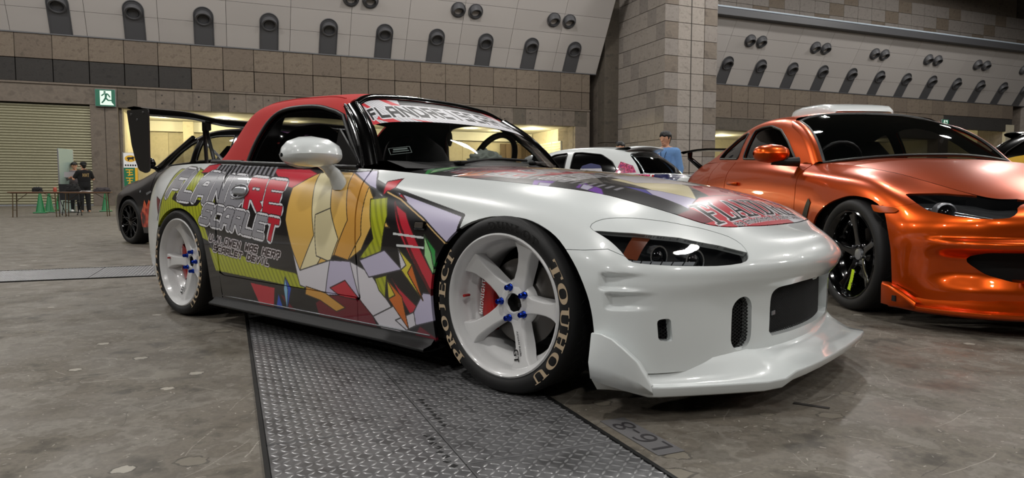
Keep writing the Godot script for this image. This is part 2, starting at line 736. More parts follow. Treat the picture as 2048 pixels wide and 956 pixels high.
func print_text(cv: Canvas, s: String, frame: Array, c: Color, font := "Droid Sans", bold := true) -> void:
	var r := text_tris(s, font, bold)
	var pts: PackedVector2Array = r[0]
	for i in range(0, pts.size(), 3):
		var tri := []
		for k in 3:
			var u: float = pts[i + k].x / r[1]
			var w: float = pts[i + k].y
			tri.append(frame[0].lerp(frame[1], u).lerp(frame[3].lerp(frame[2], u), w))
		cv.poly(tri, c)

# flat lettering as geometry in a frame: origin bottom left, ex along the text, ey up, given height
func text_mesh(mb: MB, s: String, origin: Vector3, ex: Vector3, ey: Vector3, height: float, font := "Droid Sans", bold := true, width := 0.0) -> void:
	var r := text_tris(s, font, bold)
	var pts: PackedVector2Array = r[0]
	var nn := ex.cross(ey).normalized()
	var kx: float = width / (r[1] * height) if width > 0.0 else 1.0
	for i in range(0, pts.size(), 3):
		var q := []
		for k in 3:
			q.append(origin + ex * pts[i + k].x * height * kx + ey * pts[i + k].y * height)
		mb.tri(q[0], q[1], q[2], nn, nn, nn)

func _ready() -> void:
	rng.seed = 7
	# camera
	var cam := Camera3D.new()
	cam.name = "camera"
	add_child(cam)
	cam.position = Vector3(0, EYE_HEIGHT, 0)
	cam.rotation.x = -EYE_PITCH
	cam.fov = rad_to_deg(2.0 * atan(478.0 / FOCAL))
	cam.near = 0.05
	cam.far = 400.0
	cam.current = true
	# environment: a closed hall
	var env := Environment.new()
	env.background_mode = Environment.BG_COLOR
	env.background_color = Color(0.02, 0.02, 0.022)
	env.tonemap_mode = Environment.TONE_MAPPER_LINEAR
	env.tonemap_exposure = 1.2
	env.sdfgi_enabled = true
	env.ssao_enabled = true
	env.ssil_enabled = true
	var we := WorldEnvironment.new()
	we.name = "environment"
	we.environment = env
	add_child(we)
	materials()
	ceiling_lamps()
	build_floor()
	build_hall()
	build_recess()
	build_pillar()
	build_nozzles()
	build_hero_car()
	build_orange_car()
	build_grey_car()
	build_white_hatch()
	build_small_cars()
	build_people()
	build_desk_corner()
	print("done ", Time.get_ticks_msec())

func materials() -> void:
	mat("white_paint", Color(0.87, 0.89, 0.89), 0.3, 0.0, 1.0)
	mat("white_wheel", Color(0.84, 0.84, 0.84), 0.28, 0.0, 0.8)
	mat("black_gloss", Color(0.012, 0.012, 0.014), 0.12, 0.0, 0.6)
	mat("black_satin", Color(0.03, 0.03, 0.033), 0.42)
	mat("black_rubber", Color(0.045, 0.045, 0.05), 0.62)
	mat("tread_rubber", Color(0.05, 0.05, 0.054), 0.75)
	mat("black_matte", Color(0.02, 0.02, 0.022), 0.85)
	mat("mesh_black", Color(0.012, 0.012, 0.013), 0.75)
	mat("dark_trim", Color(0.05, 0.05, 0.055), 0.5)
	mat("chrome", Color(0.75, 0.76, 0.78), 0.12, 1.0)
	mat("steel", Color(0.5, 0.5, 0.51), 0.35, 1.0)
	mat("rotor", Color(0.42, 0.41, 0.4), 0.38, 1.0)
	mat("silver", Color(0.62, 0.63, 0.65), 0.35, 0.7)
	mat("caliper_red", Color(0.62, 0.07, 0.08), 0.3, 0.0, 0.5)
	mat("lug_blue", Color(0.06, 0.2, 0.62), 0.22, 0.85)
	mat("tyre_letter", Color(0.74, 0.66, 0.55), 0.7)
	mat("white_print", Color(0.9, 0.9, 0.9), 0.5)
	mat("black_print", Color(0.03, 0.03, 0.035), 0.5)
	mat("lamp_dark", Color(0.07, 0.075, 0.085), 0.25, 0.4)
	mat("amber_lens", Color(0.50, 0.24, 0.12), 0.3, 0.0, 0.4)
	mat("clear_strip", Color(0.7, 0.72, 0.74), 0.15, 0.3, 0.8)
	pane("windscreen", Color(0.02, 0.03, 0.03), 0.35)
	pane("smoked_glass", Color(0.01, 0.01, 0.012), 0.84)
	pane("lamp_cover", Color(0.05, 0.06, 0.07), 0.3)
	pane("clear_glass", Color(0.6, 0.65, 0.62), 0.1)
	mat("soft_top", Color(0.70, 0.16, 0.15), 0.85)
	var st: StandardMaterial3D = M.soft_top
	st.heightmap_enabled = true
	st.heightmap_texture = noise_tex(0.12, [Color.BLACK, Color.WHITE], [0.0, 1.0], 256, 2, 5)
	st.heightmap_scale = 0.06
	st.uv1_triplanar = true
	st.uv1_scale = Vector3.ONE * 9.0
	var op := mat("orange_paint", Color(0.80, 0.30, 0.01), 0.3, 0.8, 0.45)
	op.clearcoat_roughness = 0.02
	mat("grey_paint", Color(0.2, 0.2, 0.21), 0.3, 0.5, 0.8)
	concrete("concrete_wall", Color(0.44, 0.40, 0.36), Color(0.33, 0.30, 0.27), 0.22)
	concrete("concrete_dark", Color(0.35, 0.32, 0.28), Color(0.24, 0.22, 0.20), 0.22)
	concrete("concrete_pale", Color(0.72, 0.69, 0.60), Color(0.62, 0.59, 0.51), 0.2)
	concrete("tile_brown_a", Color(0.43, 0.385, 0.335), Color(0.33, 0.29, 0.25), 0.5)
	concrete("tile_brown_b", Color(0.40, 0.355, 0.31), Color(0.31, 0.275, 0.24), 0.5)
	concrete("tile_grey_a", Color(0.56, 0.53, 0.50), Color(0.46, 0.43, 0.40), 0.4)
	concrete("tile_grey_b", Color(0.50, 0.475, 0.45), Color(0.42, 0.39, 0.37), 0.4)
	concrete("smoke_panel", Color(0.19, 0.18, 0.17), Color(0.13, 0.12, 0.115), 0.5)
	mat("soffit_panel", Color(0.63, 0.61, 0.595), 0.75)
	mat("soffit_panel_b", Color(0.615, 0.595, 0.58), 0.75)
	mat("nozzle_grey", Color(0.27, 0.27, 0.28), 0.5)
	mat("joint_dark", Color(0.24, 0.225, 0.21), 0.9)
	mat("bay_white", Color(0.80, 0.79, 0.74), 0.8)
	mat("shutter_slat", Color(0.60, 0.585, 0.49), 0.34, 0.45)
	glow("lamp_face", Color(1.0, 0.98, 0.95), 45.0)
	glow("downlight_face", Color(1.0, 0.95, 0.78), 9.0)

func concrete(called: String, light: Color, dark: Color, scale: float) -> void:
	var m := mat(called, Color.WHITE, 0.85)
	m.albedo_texture = noise_tex(0.012, [dark, light, light.lerp(dark, 0.35), light], [0.1, 0.45, 0.6, 0.9], 512, 5, hash(called) % 1000)
	m.uv1_triplanar = true
	m.uv1_world_triplanar = true
	m.uv1_scale = Vector3.ONE * scale

# pairs of high-bay lamps under the roof of the hall
func ceiling_lamps() -> void:
	var can := MB.new()
	can.lathe([Vector2(0.0, 0.5), Vector2(0.2, 0.5), Vector2(0.24, 0.42), Vector2(0.46, 0.02), Vector2(0.46, 0.0), Vector2(0.43, 0.0), Vector2(0.42, 0.03)], 24)
	var face := MB.new()
	face.lathe([Vector2(0.42, 0.03), Vector2(0.0, 0.03)], 24, false)
	var bar := MB.new()
	bar.box(Vector3(0, 0, 0.6), Vector3(1.7, 0.16, 0.14), 0.02)
	bar.box(Vector3(0, 0, 0.9), Vector3(0.1, 0.1, 0.6), 0.01)
	var cm := can.mesh()
	var fm := face.mesh()
	var bm := bar.mesh()
	var spots := []
	for i in 5:
		for j in 4:
			spots.append(Vector2(-26.0 + i * 19.0, -17.0 + j * 15.5))
	for s in spots:
		var t := thing("ceiling_lamp", "pair of round high-bay lamps hanging under the hall roof", "lamp", hall(s.x, 19.0, s.y), HALL_TURN, "high-bay lamps under the hall roof")
		var b := put(t, "bracket", bm, M.dark_trim)
		b.rotation.x = -PI / 2
		for sd in [-1.0, 1.0]:
			var c := put(t, "lamp_shade", cm, M.silver)
			c.rotation.x = -PI / 2
			c.position.x = sd * 0.6
			var f := put(c, "lamp_glass", fm, M.lamp_face)
			f.position.z = 0.0
		var l := SpotLight3D.new()
		l.name = "lamp_light"
		t.add_child(l)
		l.rotation.x = -PI / 2
		l.position.y = -0.1
		l.light_color = Color(1.0, 0.99, 0.975)
		l.light_energy = LAMP_ENERGY
		l.light_size = 0.5
		l.spot_angle = 87.0
		l.spot_angle_attenuation = 0.12
		l.spot_range = 120.0
		l.spot_attenuation = 2.0
		l.shadow_enabled = true

const LAMP_ENERGY := 78.0

func build_floor() -> void:
	var fl := MB.new()
	fl.box(Vector3(15, -0.2, 0), Vector3(150, 0.4, 120))
	var m := mat("floor_concrete", Color.WHITE, 0.5)
	m.albedo_texture = noise_tex(0.007, [Color(0.27, 0.25, 0.22), Color(0.41, 0.385, 0.345), Color(0.36, 0.335, 0.30), Color(0.45, 0.43, 0.395), Color(0.35, 0.325, 0.29)], [0.15, 0.40, 0.50, 0.62, 0.85], 2048, 8, 11)
	m.albedo_texture.noise.fractal_gain = 0.66
	m.uv1_triplanar = true
	m.uv1_world_triplanar = true
	m.uv1_scale = Vector3.ONE / 4.7
	m.roughness_texture = noise_tex(0.02, [Color(0.42, 0.42, 0.42), Color(0.75, 0.75, 0.75)], [0.2, 0.8], 512, 4, 4)
	m.roughness = 1.0
	m.heightmap_enabled = true
	m.heightmap_texture = noise_tex(0.05, [Color.BLACK, Color.WHITE], [0.0, 1.0], 512, 4, 9)
	m.heightmap_scale = 0.12
	# scratches, filler spots and specks
	var im := Image.create(2048, 2048, false, Image.FORMAT_RGBA8)
	im.fill(Color(0.42, 0.40, 0.36, 0.0))
	var cv := Canvas.new(Vector2.ZERO, Vector2(4, 4), 512.0, Color.BLACK)
	cv.im = im
	var r := RandomNumberGenerator.new()
	r.seed = 21
	for i in 9000:
		var p := Vector2(r.randf() * 4, r.randf() * 4)
		var l := r.randf_range(0.003, 0.016)
		var w := r.randf_range(0.002, 0.0045)
		var d := Vector2.from_angle(r.randfn(0.35, 0.8)) * l
		var c := Color(0.66, 0.64, 0.60, r.randf_range(0.25, 0.9)) if r.randf() < 0.6 else Color(0.17, 0.155, 0.135, r.randf_range(0.25, 0.7))
		cv.line([p, p + d], w, c, true)
	# scrapes: thin broken lines
	for i in 420:
		var p := Vector2(r.randf() * 4, r.randf() * 4)
		var a := r.randfn(0.3, 0.9)
		var pts := [p]
		for k in r.randi_range(2, 9):
			a += r.randfn(0, 0.1)
			p += Vector2.from_angle(a) * 0.03
			pts.append(p)
		cv.line(pts, r.randf_range(0.002, 0.004), Color(0.68, 0.66, 0.62, r.randf_range(0.25, 0.7)) if r.randf() < 0.7 else Color(0.14, 0.125, 0.11, 0.5), true)
	# stains with ragged edges
	for i in 60:
		var p := Vector2(r.randf_range(0.1, 3.9), r.randf_range(0.1, 3.9))
		var ra := r.randf_range(0.02, 0.09)
		var ring := []
		for k in 22:
			ring.append(p + Vector2.from_angle(TAU * k / 22) * ra * r.randf_range(0.45, 1.1))
		cv.poly(ring, Color(0.24, 0.22, 0.19, r.randf_range(0.15, 0.4)) if r.randf() < 0.6 else Color(0.55, 0.53, 0.49, r.randf_range(0.12, 0.35)))
	for i in 70:
		var p := Vector2(r.randf_range(0.1, 3.9), r.randf_range(0.1, 3.9))
		var ra := r.randf_range(0.010, 0.034)
		var ring := []
		var st := r.randf_range(1.0, 1.5)
		for k in 18:
			ring.append(p + Vector2(cos(TAU * k / 18) * st, sin(TAU * k / 18)) * ra * r.randf_range(0.75, 1.12))
		var edge := []
		for q in ring:
			edge.append(p + (q - p) * 1.22 + Vector2(r.randfn(0, 0.002), r.randfn(0, 0.002)))
		cv.poly(edge, Color(0.17, 0.155, 0.13, 0.6))
		cv.poly(ring, Color(0.45, 0.425, 0.38, 0.8) if r.randf() < 0.6 else Color(0.64, 0.62, 0.58, 0.85))
	m.detail_enabled = true
	m.detail_albedo = cv.tex()
	m.detail_uv_layer = BaseMaterial3D.DETAIL_UV_2
	m.uv2_triplanar = true
	m.uv2_world_triplanar = true
	m.uv2_scale = Vector3.ONE / 4.0
	m.detail_blend_mode = BaseMaterial3D.BLEND_MODE_MIX
	var floor_o := struct("floor", fl, m)
	# checker plates over the service trenches
	var pm := mat("checker_plate", Color.WHITE, 0.42, 0.3)
	pm.albedo_texture = noise_tex(0.02, [Color(0.30, 0.30, 0.305), Color(0.42, 0.42, 0.425), Color(0.36, 0.36, 0.365)], [0.2, 0.55, 0.85], 512, 5, 31)
	pm.uv1_triplanar = true
	pm.uv1_world_triplanar = true
	pm.uv1_scale = Vector3.ONE * 0.9
	var lm := mat("tread_lug", Color(0.60, 0.60, 0.605), 0.3, 0.5)
	var frame := mat("trench_frame", Color(0.12, 0.12, 0.12), 0.6, 0.5)
	var lug := MB.new()
	var L := 0.0135
	var rib := []
	for k in 7:
		var u := -1.0 + k / 3.0
		rib.append([Vector3(u * L, 0.0, 0.0034 * (1.0 - u * u) + 0.0002), Vector3(u * L, 0.0017 * (1.0 - u * u * u * u), 0.0), Vector3(u * L, 0.0, -0.0034 * (1.0 - u * u) - 0.0002)])
	lug.grid(rib, Vector3.UP)
	var lug_mesh := lug.mesh()
	lug_mesh.surface_set_material(0, lm)
	var strips := [[0.07, 0.98, -1.2, 6.36, true], [-14.0, 0.0, 6.38, 7.26, false], [1.05, 14.0, 6.38, 7.26, false], [0.07, 0.98, 7.3, 14.0, true]]
	var where := []
	for s in strips:
		var al: bool = s[4]
		var edge := MB.new()
		for e in ([s[0], s[1]] if al else [s[2], s[3]]):
			var c := Vector3(e, 0.003, -(s[2] + s[3]) / 2) if al else Vector3((s[0] + s[1]) / 2, 0.003, -e)
			edge.box(c, Vector3(0.012, 0.012, s[3] - s[2]) if al else Vector3(s[1] - s[0], 0.012, 0.012))
		var eo := put(floor_o, "trench_frame", edge, frame)
		eo.set_meta("label", "dark steel edging of a trench cover")
		if al:
			var mid: float = 0.54
			var cuts_l := [-1.2, 0.9, 1.95, 3.0, 4.05, 5.1, 6.36] if s[2] < 2 else [7.3, 9.0, 10.7, 12.4, 14.0]
			var cuts_r := [-1.2, 0.58, 1.62, 2.66, 3.7, 4.74, 6.36] if s[2] < 2 else [7.3, 8.4, 10.1, 11.8, 14.0]
			for h in 2:
				var cuts: Array = cuts_l if h == 0 else cuts_r
				for k in cuts.size() - 1:
					plate(floor_o, pm, s[0] + 0.008 if h == 0 else mid + 0.0015, mid - 0.0015 if h == 0 else s[1] - 0.008, cuts[k] + 0.002, cuts[k + 1] - 0.002, where)
		else:
			var n := int((s[1] - s[0]) / 1.05)
			for k in n:
				var w: float = (s[1] - s[0]) / n
				plate(floor_o, pm, s[0] + k * w + 0.002, s[0] + (k + 1) * w - 0.002, s[2] + 0.008, s[3] - 0.008, where)
	var mm := MultiMesh.new()
	mm.transform_format = MultiMesh.TRANSFORM_3D
	mm.mesh = lug_mesh
	mm.instance_count = where.size()
	for i in where.size():
		mm.set_instance_transform(i, where[i])
	var mi := MultiMeshInstance3D.new()
	mi.name = "plate_treads"
	mi.multimesh = mm
	floor_o.add_child(mi)
	mi.set_meta("kind", "stuff")
	mi.set_meta("label", "raised steel treads of the checker plates")
	# dark finger slots along the joint between the plates
	var sl := MB.new()
	for seg in [[0.575, 1.92, 2.2], [0.505, 1.62, 1.88]]:
		var b: float = seg[1]
		while b < seg[2]:
			sl.box(Vector3(seg[0] + 0.004 * sin(b * 90.0), 0.0062, -b), Vector3(0.016, 0.0012, 0.017), 0.0, Basis(Vector3.UP, 0.5))
			b += 0.034
	put(floor_o, "finger_slots", sl, M.black_matte).set_meta("label", "row of dark worn finger slots in the plates")
	# grey booth number stuck to the floor
	var tg := put(self, "booth_marker", _flat_rect(0.30, 0.085, 0.0012), mat("tape_grey", Color(0.36, 0.355, 0.36), 0.7))
	tag(tg, "grey floor tape marker printed L6-8 beside the steel plates", "marker")
	tg.position = hall(1.073, 0.0008, 1.64)
	tg.rotation.y = HALL_TURN + PI / 2 + 0.02
	var tx := MB.new()
	text_mesh(tx, "L6-8", Vector3(-0.115, 0.0022, 0.033), Vector3(1, 0, 0), Vector3(0, 0, -1), 0.066, "Droid Sans", false, 0.225)
	put(tg, "lettering", tx, mat("marker_ink", Color(0.17, 0.16, 0.17), 0.7))
	var tape := put(self, "floor_tape", _flat_rect(0.11, 0.02, 0.0012), mat("tape_dark", Color(0.13, 0.115, 0.105), 0.7))
	tag(tape, "short strip of dark tape on the bare concrete floor at right", "tape")
	tape.position = Vector3(0.98, 0.0008, -2.2)
	tape.rotation.y = -0.55

func _flat_rect(w: float, d: float, h: float) -> MB:
	var b := MB.new()
	b.box(Vector3(0, h / 2, 0), Vector3(w, h, d))
	return b

func plate(parent: Node, m: Material, a0: float, a1: float, b0: float, b1: float, where: Array) -> void:
	var pb := MB.new()
	pb.box(Vector3((a0 + a1) / 2, 0.0, -(b0 + b1) / 2), Vector3(a1 - a0, 0.012, b1 - b0), 0.0015)
	put(parent, "steel_plate", pb, m)
	if b0 > 9.0 or a1 < -7.0 or a0 > 5.0:
		return
	var step := 0.0255
	var na := int((a1 - a0 - 0.02) / step)
	var nb := int((b1 - b0 - 0.02) / step)
	for i in na + 1:
		for j in nb + 1:
			var q := (i + j) % 2
			var t := Transform3D(Basis(Vector3.UP, 0.75 if q == 0 else -0.75), Vector3(a0 + 0.016 + i * step, 0.0060, -(b0 + 0.016 + j * step)))
			where.append(t)

const ORD := ["first", "second", "third", "fourth", "fifth", "sixth", "seventh", "eighth", "ninth", "tenth", "eleventh", "twelfth", "thirteenth"]

func slab(mb: MB, a0: float, a1: float, y0: float, y1: float, b0: float, b1: float, bev := 0.0) -> void:
	mb.box(Vector3((a0 + a1) / 2, (y0 + y1) / 2, -(b0 + b1) / 2), Vector3(a1 - a0, y1 - y0, b1 - b0), bev)

func part_slab(parent: Node, called: String, m: Material, a0: float, a1: float, y0: float, y1: float, b0: float, b1: float, bev := 0.0) -> MeshInstance3D:
	var mb := MB.new()
	mb.box(Vector3.ZERO, Vector3(a1 - a0, y1 - y0, b1 - b0), bev)
	var o := put(parent, called, mb, m)
	o.position = Vector3((a0 + a1) / 2, (y0 + y1) / 2, -(b0 + b1) / 2)
	return o

func build_hall() -> void:
	# shell that closes the room
	var c := MB.new(); slab(c, -60, 90, 20.5, 21.0, -60, 60)
	struct("ceiling", c, mat("roof_dark", Color(0.2, 0.2, 0.2), 0.9))
	var w := MB.new(); slab(w, -60.5, -60, 0, 21, -60, 60)
	struct("wall_left", w, M.concrete_wall)
	w = MB.new(); slab(w, 90, 90.5, 0, 21, -60, 60)
	struct("wall_right", w, M.concrete_wall)
	w = MB.new(); slab(w, -60.5, 90.5, 0, 21, -60.5, -60)
	struct("wall_front", w, M.concrete_wall)
	var back := struct_node("wall_back")
	# joints show dark between the cladding panels
	var core := MB.new()
	slab(core, -60, -18.2, 0, 20.5, 42.3, 43)
	slab(core, -18.2, -6.66, 5.3, 20.5, 42.3, 43)
	slab(core, -6.66, -5.35, 0, 20.5, 42.3, 43)
	slab(core, -5.35, 21.97, 5.22, 20.5, 42.3, 43)
	slab(core, 21.97, 23.1, 0, 20.5, 42.3, 44.6)
	slab(core, 23.1, 23.9, 0, 20.5, 44.4, 44.8)
	slab(core, 23.9, 34.0, 0, 20.5, 42.3, 44.6)
	slab(core, 34.0, 58.0, 5.4, 20.5, 42.3, 43)
	slab(core, 58.0, 59.3, 0, 20.5, 42.3, 43)
	slab(core, 59.3, 67.1, 7.02, 20.5, 42.3, 43)
	slab(core, 67.1, 68.3, 0, 20.5, 42.3, 44.6)
	slab(core, 68.3, 69.6, 0, 20.5, 44.4, 44.8)
	slab(core, 69.6, 90, 0, 20.5, 42.3, 44.6)
	put(back, "wall_core", core, M.concrete_wall)
	# two rows of brown cladding panels
	var a := -29.2
	var k := 0
	while a < 68.0:
		var wd := 1.615 if a < 23 else 1.56
		var a1 := minf(a + wd, 23.1) if a < 23.1 else minf(a + wd, 68.3)
		if a1 < 23.2 or a > 29.0:
			part_slab(back, "panel", M.tile_brown_a if k % 3 else M.tile_brown_b, a + 0.012, a1 - 0.012, 7.53, 8.8, 42.0, 42.3, 0.01)
			var dark := (a < -1.8) or a > 58.5
			part_slab(back, "panel", M.smoke_panel if dark else (M.tile_brown_b if k % 3 else M.tile_brown_a), a + 0.02, a1 - 0.02, 6.36, 7.5, 42.02, 42.3, 0.01)
		a = a1
		if absf(a - 23.1) < 0.01:
			a = 29.0
		k += 1
	# thin ledge under the cladding
	part_slab(back, "ledge", M.concrete_wall, -30.0, 23.1, 6.24, 6.34, 41.93, 42.3, 0.01)
	part_slab(back, "ledge", M.concrete_wall, 29.0, 58.0, 6.3, 6.36, 41.95, 42.3, 0.01)
	# board-marked concrete fascia over the openings
	a = -5.35
	k = 0
	while a < 23.0:
		part_slab(back, "fascia_panel", M.concrete_wall if (k * 7) % 5 else M.concrete_dark, a + 0.006, minf(a + 0.91, 23.1) - 0.006, 5.2, 6.24, 42.0, 42.3, 0.006)
		for q in 2:
			if k % 2 == 0:
				var h := put(back, "tie_hole", _hole(), M.joint_dark)
				h.position = Vector3(a + 0.3, 5.5 + 0.45 * q, -41.998)
		a += 0.91
		k += 1
	part_slab(back, "fascia_panel", M.concrete_wall, -30.0, -5.36, 5.3, 6.24, 42.0, 42.3, 0.006)
	part_slab(back, "fascia_panel", M.concrete_dark, 29.0, 58.0, 5.4, 6.3, 42.0, 42.3, 0.006)
	# column between the shutter and the lit opening, with its dark plinth
	part_slab(back, "column_panel", M.concrete_wall, -6.64, -5.97, 0.0, 5.29, 42.0, 42.3, 0.01)
	part_slab(back, "column_panel", M.concrete_wall, -5.95, -5.36, 0.0, 5.29, 42.0, 42.3, 0.01)
	part_slab(back, "column_panel", M.concrete_wall, 21.99, 23.1, 0.0, 5.2, 42.0, 42.3, 0.01)
	part_slab(back, "column_panel", M.tile_brown_a, 58.0, 59.3, 0.0, 7.0, 42.0, 42.3, 0.01)
	part_slab(back, "column_panel", M.concrete_pale, 67.1, 68.3, 0.0, 7.0, 42.0, 42.3, 0.01)
	part_slab(back, "column_panel", M.concrete_dark, 23.9, 25.0, 0.0, 4.1, 41.4, 42.3, 0.01)
	part_slab(back, "column_panel", M.concrete_dark, 23.9, 25.0, 4.13, 14.0, 41.4, 42.3, 0.01)
	part_slab(back, "drain_pipe", M.nozzle_grey, 24.82, 25.0, 0.0, 4.2, 41.2, 41.4, 0.03)
	part_slab(back, "column_panel", M.tile_grey_a, 69.6, 75.0, 0.0, 16.0, 40.5, 42.3, 0.01)
	# big upper tiles above the right soffit
	for i in 26:
		for j in 4:
			part_slab(back, "panel", M.tile_grey_b if (i * 5 + j * 3) % 4 else M.tile_brown_a, 29.3 + i * 1.55, 29.3 + i * 1.55 + 1.53, 12.9 + j * 0.98, 12.9 + j * 0.98 + 0.96, 42.0, 42.3, 0.01)
	# slanted soffits
	soffit("ceiling_soffit", -30.06, 23.56, 3.352, 14.3)
	soffit("ceiling_soffit", 29.05, 71.0, 3.12, 12.95)
	var led := struct_node("trim_1")
	part_slab(led, "gutter_box", M.nozzle_grey, 28.9, 71.0, 12.95, 13.45, 39.0, 39.75, 0.02)
	part_slab(led, "gutter_edge", mat("pale_edge", Color(0.62, 0.66, 0.70), 0.5), 28.9, 71.0, 13.46, 13.58, 38.98, 39.8, 0.02)
	# roller shutter
	var sh := struct_node("door_1")
	var slat := MB.new()
	var prof := []
	for i in 7:
		var u := i / 6.0
		prof.append([Vector3(-5.76, (u - 0.5) * 0.138, 0.045 * sin(PI * u)), Vector3(5.76, (u - 0.5) * 0.138, 0.045 * sin(PI * u))])
	slat.grid(prof, Vector3(0, 0, 1))
	slat.box(Vector3(0, 0, -0.01), Vector3(11.52, 0.13, 0.012))
	var slm := slat.mesh()
	for i in 37:
		var o := put(sh, "slat", slm, M.shutter_slat)
		o.position = Vector3(-12.42, 0.14 + 0.14 * i, -42.25)
	part_slab(sh, "bottom_rail", M.silver, -18.2, -6.66, 0.0, 0.07, 42.2, 42.3)
	# exit signs
	exit_sign(-5.885, 5.655, 0.955, "large green running man exit sign above the lit opening at left")
	exit_sign(58.6, 6.7, 0.9, "small green running man exit sign behind the orange car")

func _hole() -> MB:
	var h := MB.new()
	h.lathe([Vector2(0.045, 0.0), Vector2(0.045, 0.012), Vector2(0.0, 0.008)], 10, false)
	return h

func soffit(called: String, a0: float, a1: float, pitch: float, top: float) -> void:
	var so := struct_node(called)
	# plane from (y 8.8, b 42) leaning towards the viewer
	var lean := atan(0.58)
	var len_all := (top - 8.8) / cos(lean)
	var rows := int(round(len_all / 1.27))
	var rh := len_all / rows
	var base := Transform3D(Basis(Vector3.RIGHT, lean), Vector3(0, 8.8, -42.0))
	var core := MB.new()
	core.xf = base
	core.box(Vector3((a0 + a1) / 2, len_all / 2, -0.09), Vector3(a1 - a0, len_all, 0.12))
	put(so, "soffit_core", core, M.joint_dark)
	var under := MB.new()
	under.box(Vector3((a0 + a1) / 2, 8.78, -42.1), Vector3(a1 - a0, 0.06, 0.3))
	put(so, "drip_edge", under, M.nozzle_grey)
	var n := int(ceil((a1 - a0) / pitch))
	for i in n:
		for j in rows:
			var x0 := a1 - (n - i) * pitch + (0.0 if a0 < 0 else 0.0)
			var x1 := minf(x0 + pitch, a1)
			x0 = maxf(x0, a0)
			var p := MB.new()
			p.box(Vector3.ZERO, Vector3(x1 - x0 - 0.02, rh - 0.02, 0.04), 0.004)
			var o := put(so, "panel", p, M.soffit_panel if (i * 3 + j * 5) % 4 else M.soffit_panel_b)
			o.transform = base * Transform3D(Basis(), Vector3((x0 + x1) / 2, (j + 0.5) * rh, -0.02))

func exit_sign(a: float, y: float, s: float, label: String) -> void:
	var t := thing("exit_sign", label, "sign", hall(a, y, 41.9), HALL_TURN)
	var b := MB.new()
	b.box(Vector3.ZERO, Vector3(s, s * 0.96, 0.16), 0.02)
	put(t, "case", b, M.silver)
	if not M.has("sign_green"):
		glow("sign_green", Color(0.03, 0.30, 0.22), 0.5)
		glow("sign_white", Color(0.78, 0.85, 0.80), 0.55)
	b = MB.new()
	b.box(Vector3(0, 0, 0.081), Vector3(s * 0.95, s * 0.91, 0.01))
	put(t, "green_panel", b, M.sign_green)
	b = MB.new()
	b.box(Vector3(0.02 * s, 0, 0.088), Vector3(s * 0.55, s * 0.78, 0.008))
	b.prism(pv([-0.1 * s, -0.39 * s, 0.42 * s, -0.39 * s, 0.28 * s, -0.2 * s, -0.1 * s, -0.3 * s]), 0.085, 0.0915)
	put(t, "doorway", b, M.sign_white)
	b = MB.new()
	b.xf = Transform3D(Basis().scaled(Vector3(s, s, 1)), Vector3(0, 0, 0.0925))
	var man := [
		[-.16, .08, -.02, .2, .06, .2, .14, .14, .2, .02, .26, .04, .19, .18, .12, .245, -.06, .25, -.2, .13],
		[-.02, .2, .1, .2, .07, .0, .16, -.1, .3, -.1, .3, -.16, .12, -.165, -.02, -.03],
		[-.03, .0, .05, -.02, -.02, -.16, -.14, -.3, -.2, -.27, -.1, -.13]]
	for q in man:
		b.prism(pv(q), 0.0, 0.006)
	var head := []
	for i in 12:
		head.append(Vector2(-0.02, 0.315) + Vector2.from_angle(TAU * i / 12) * 0.055)
	b.prism(PackedVector2Array(head), 0.0, 0.006)
	put(t, "running_man", b, M.sign_green)

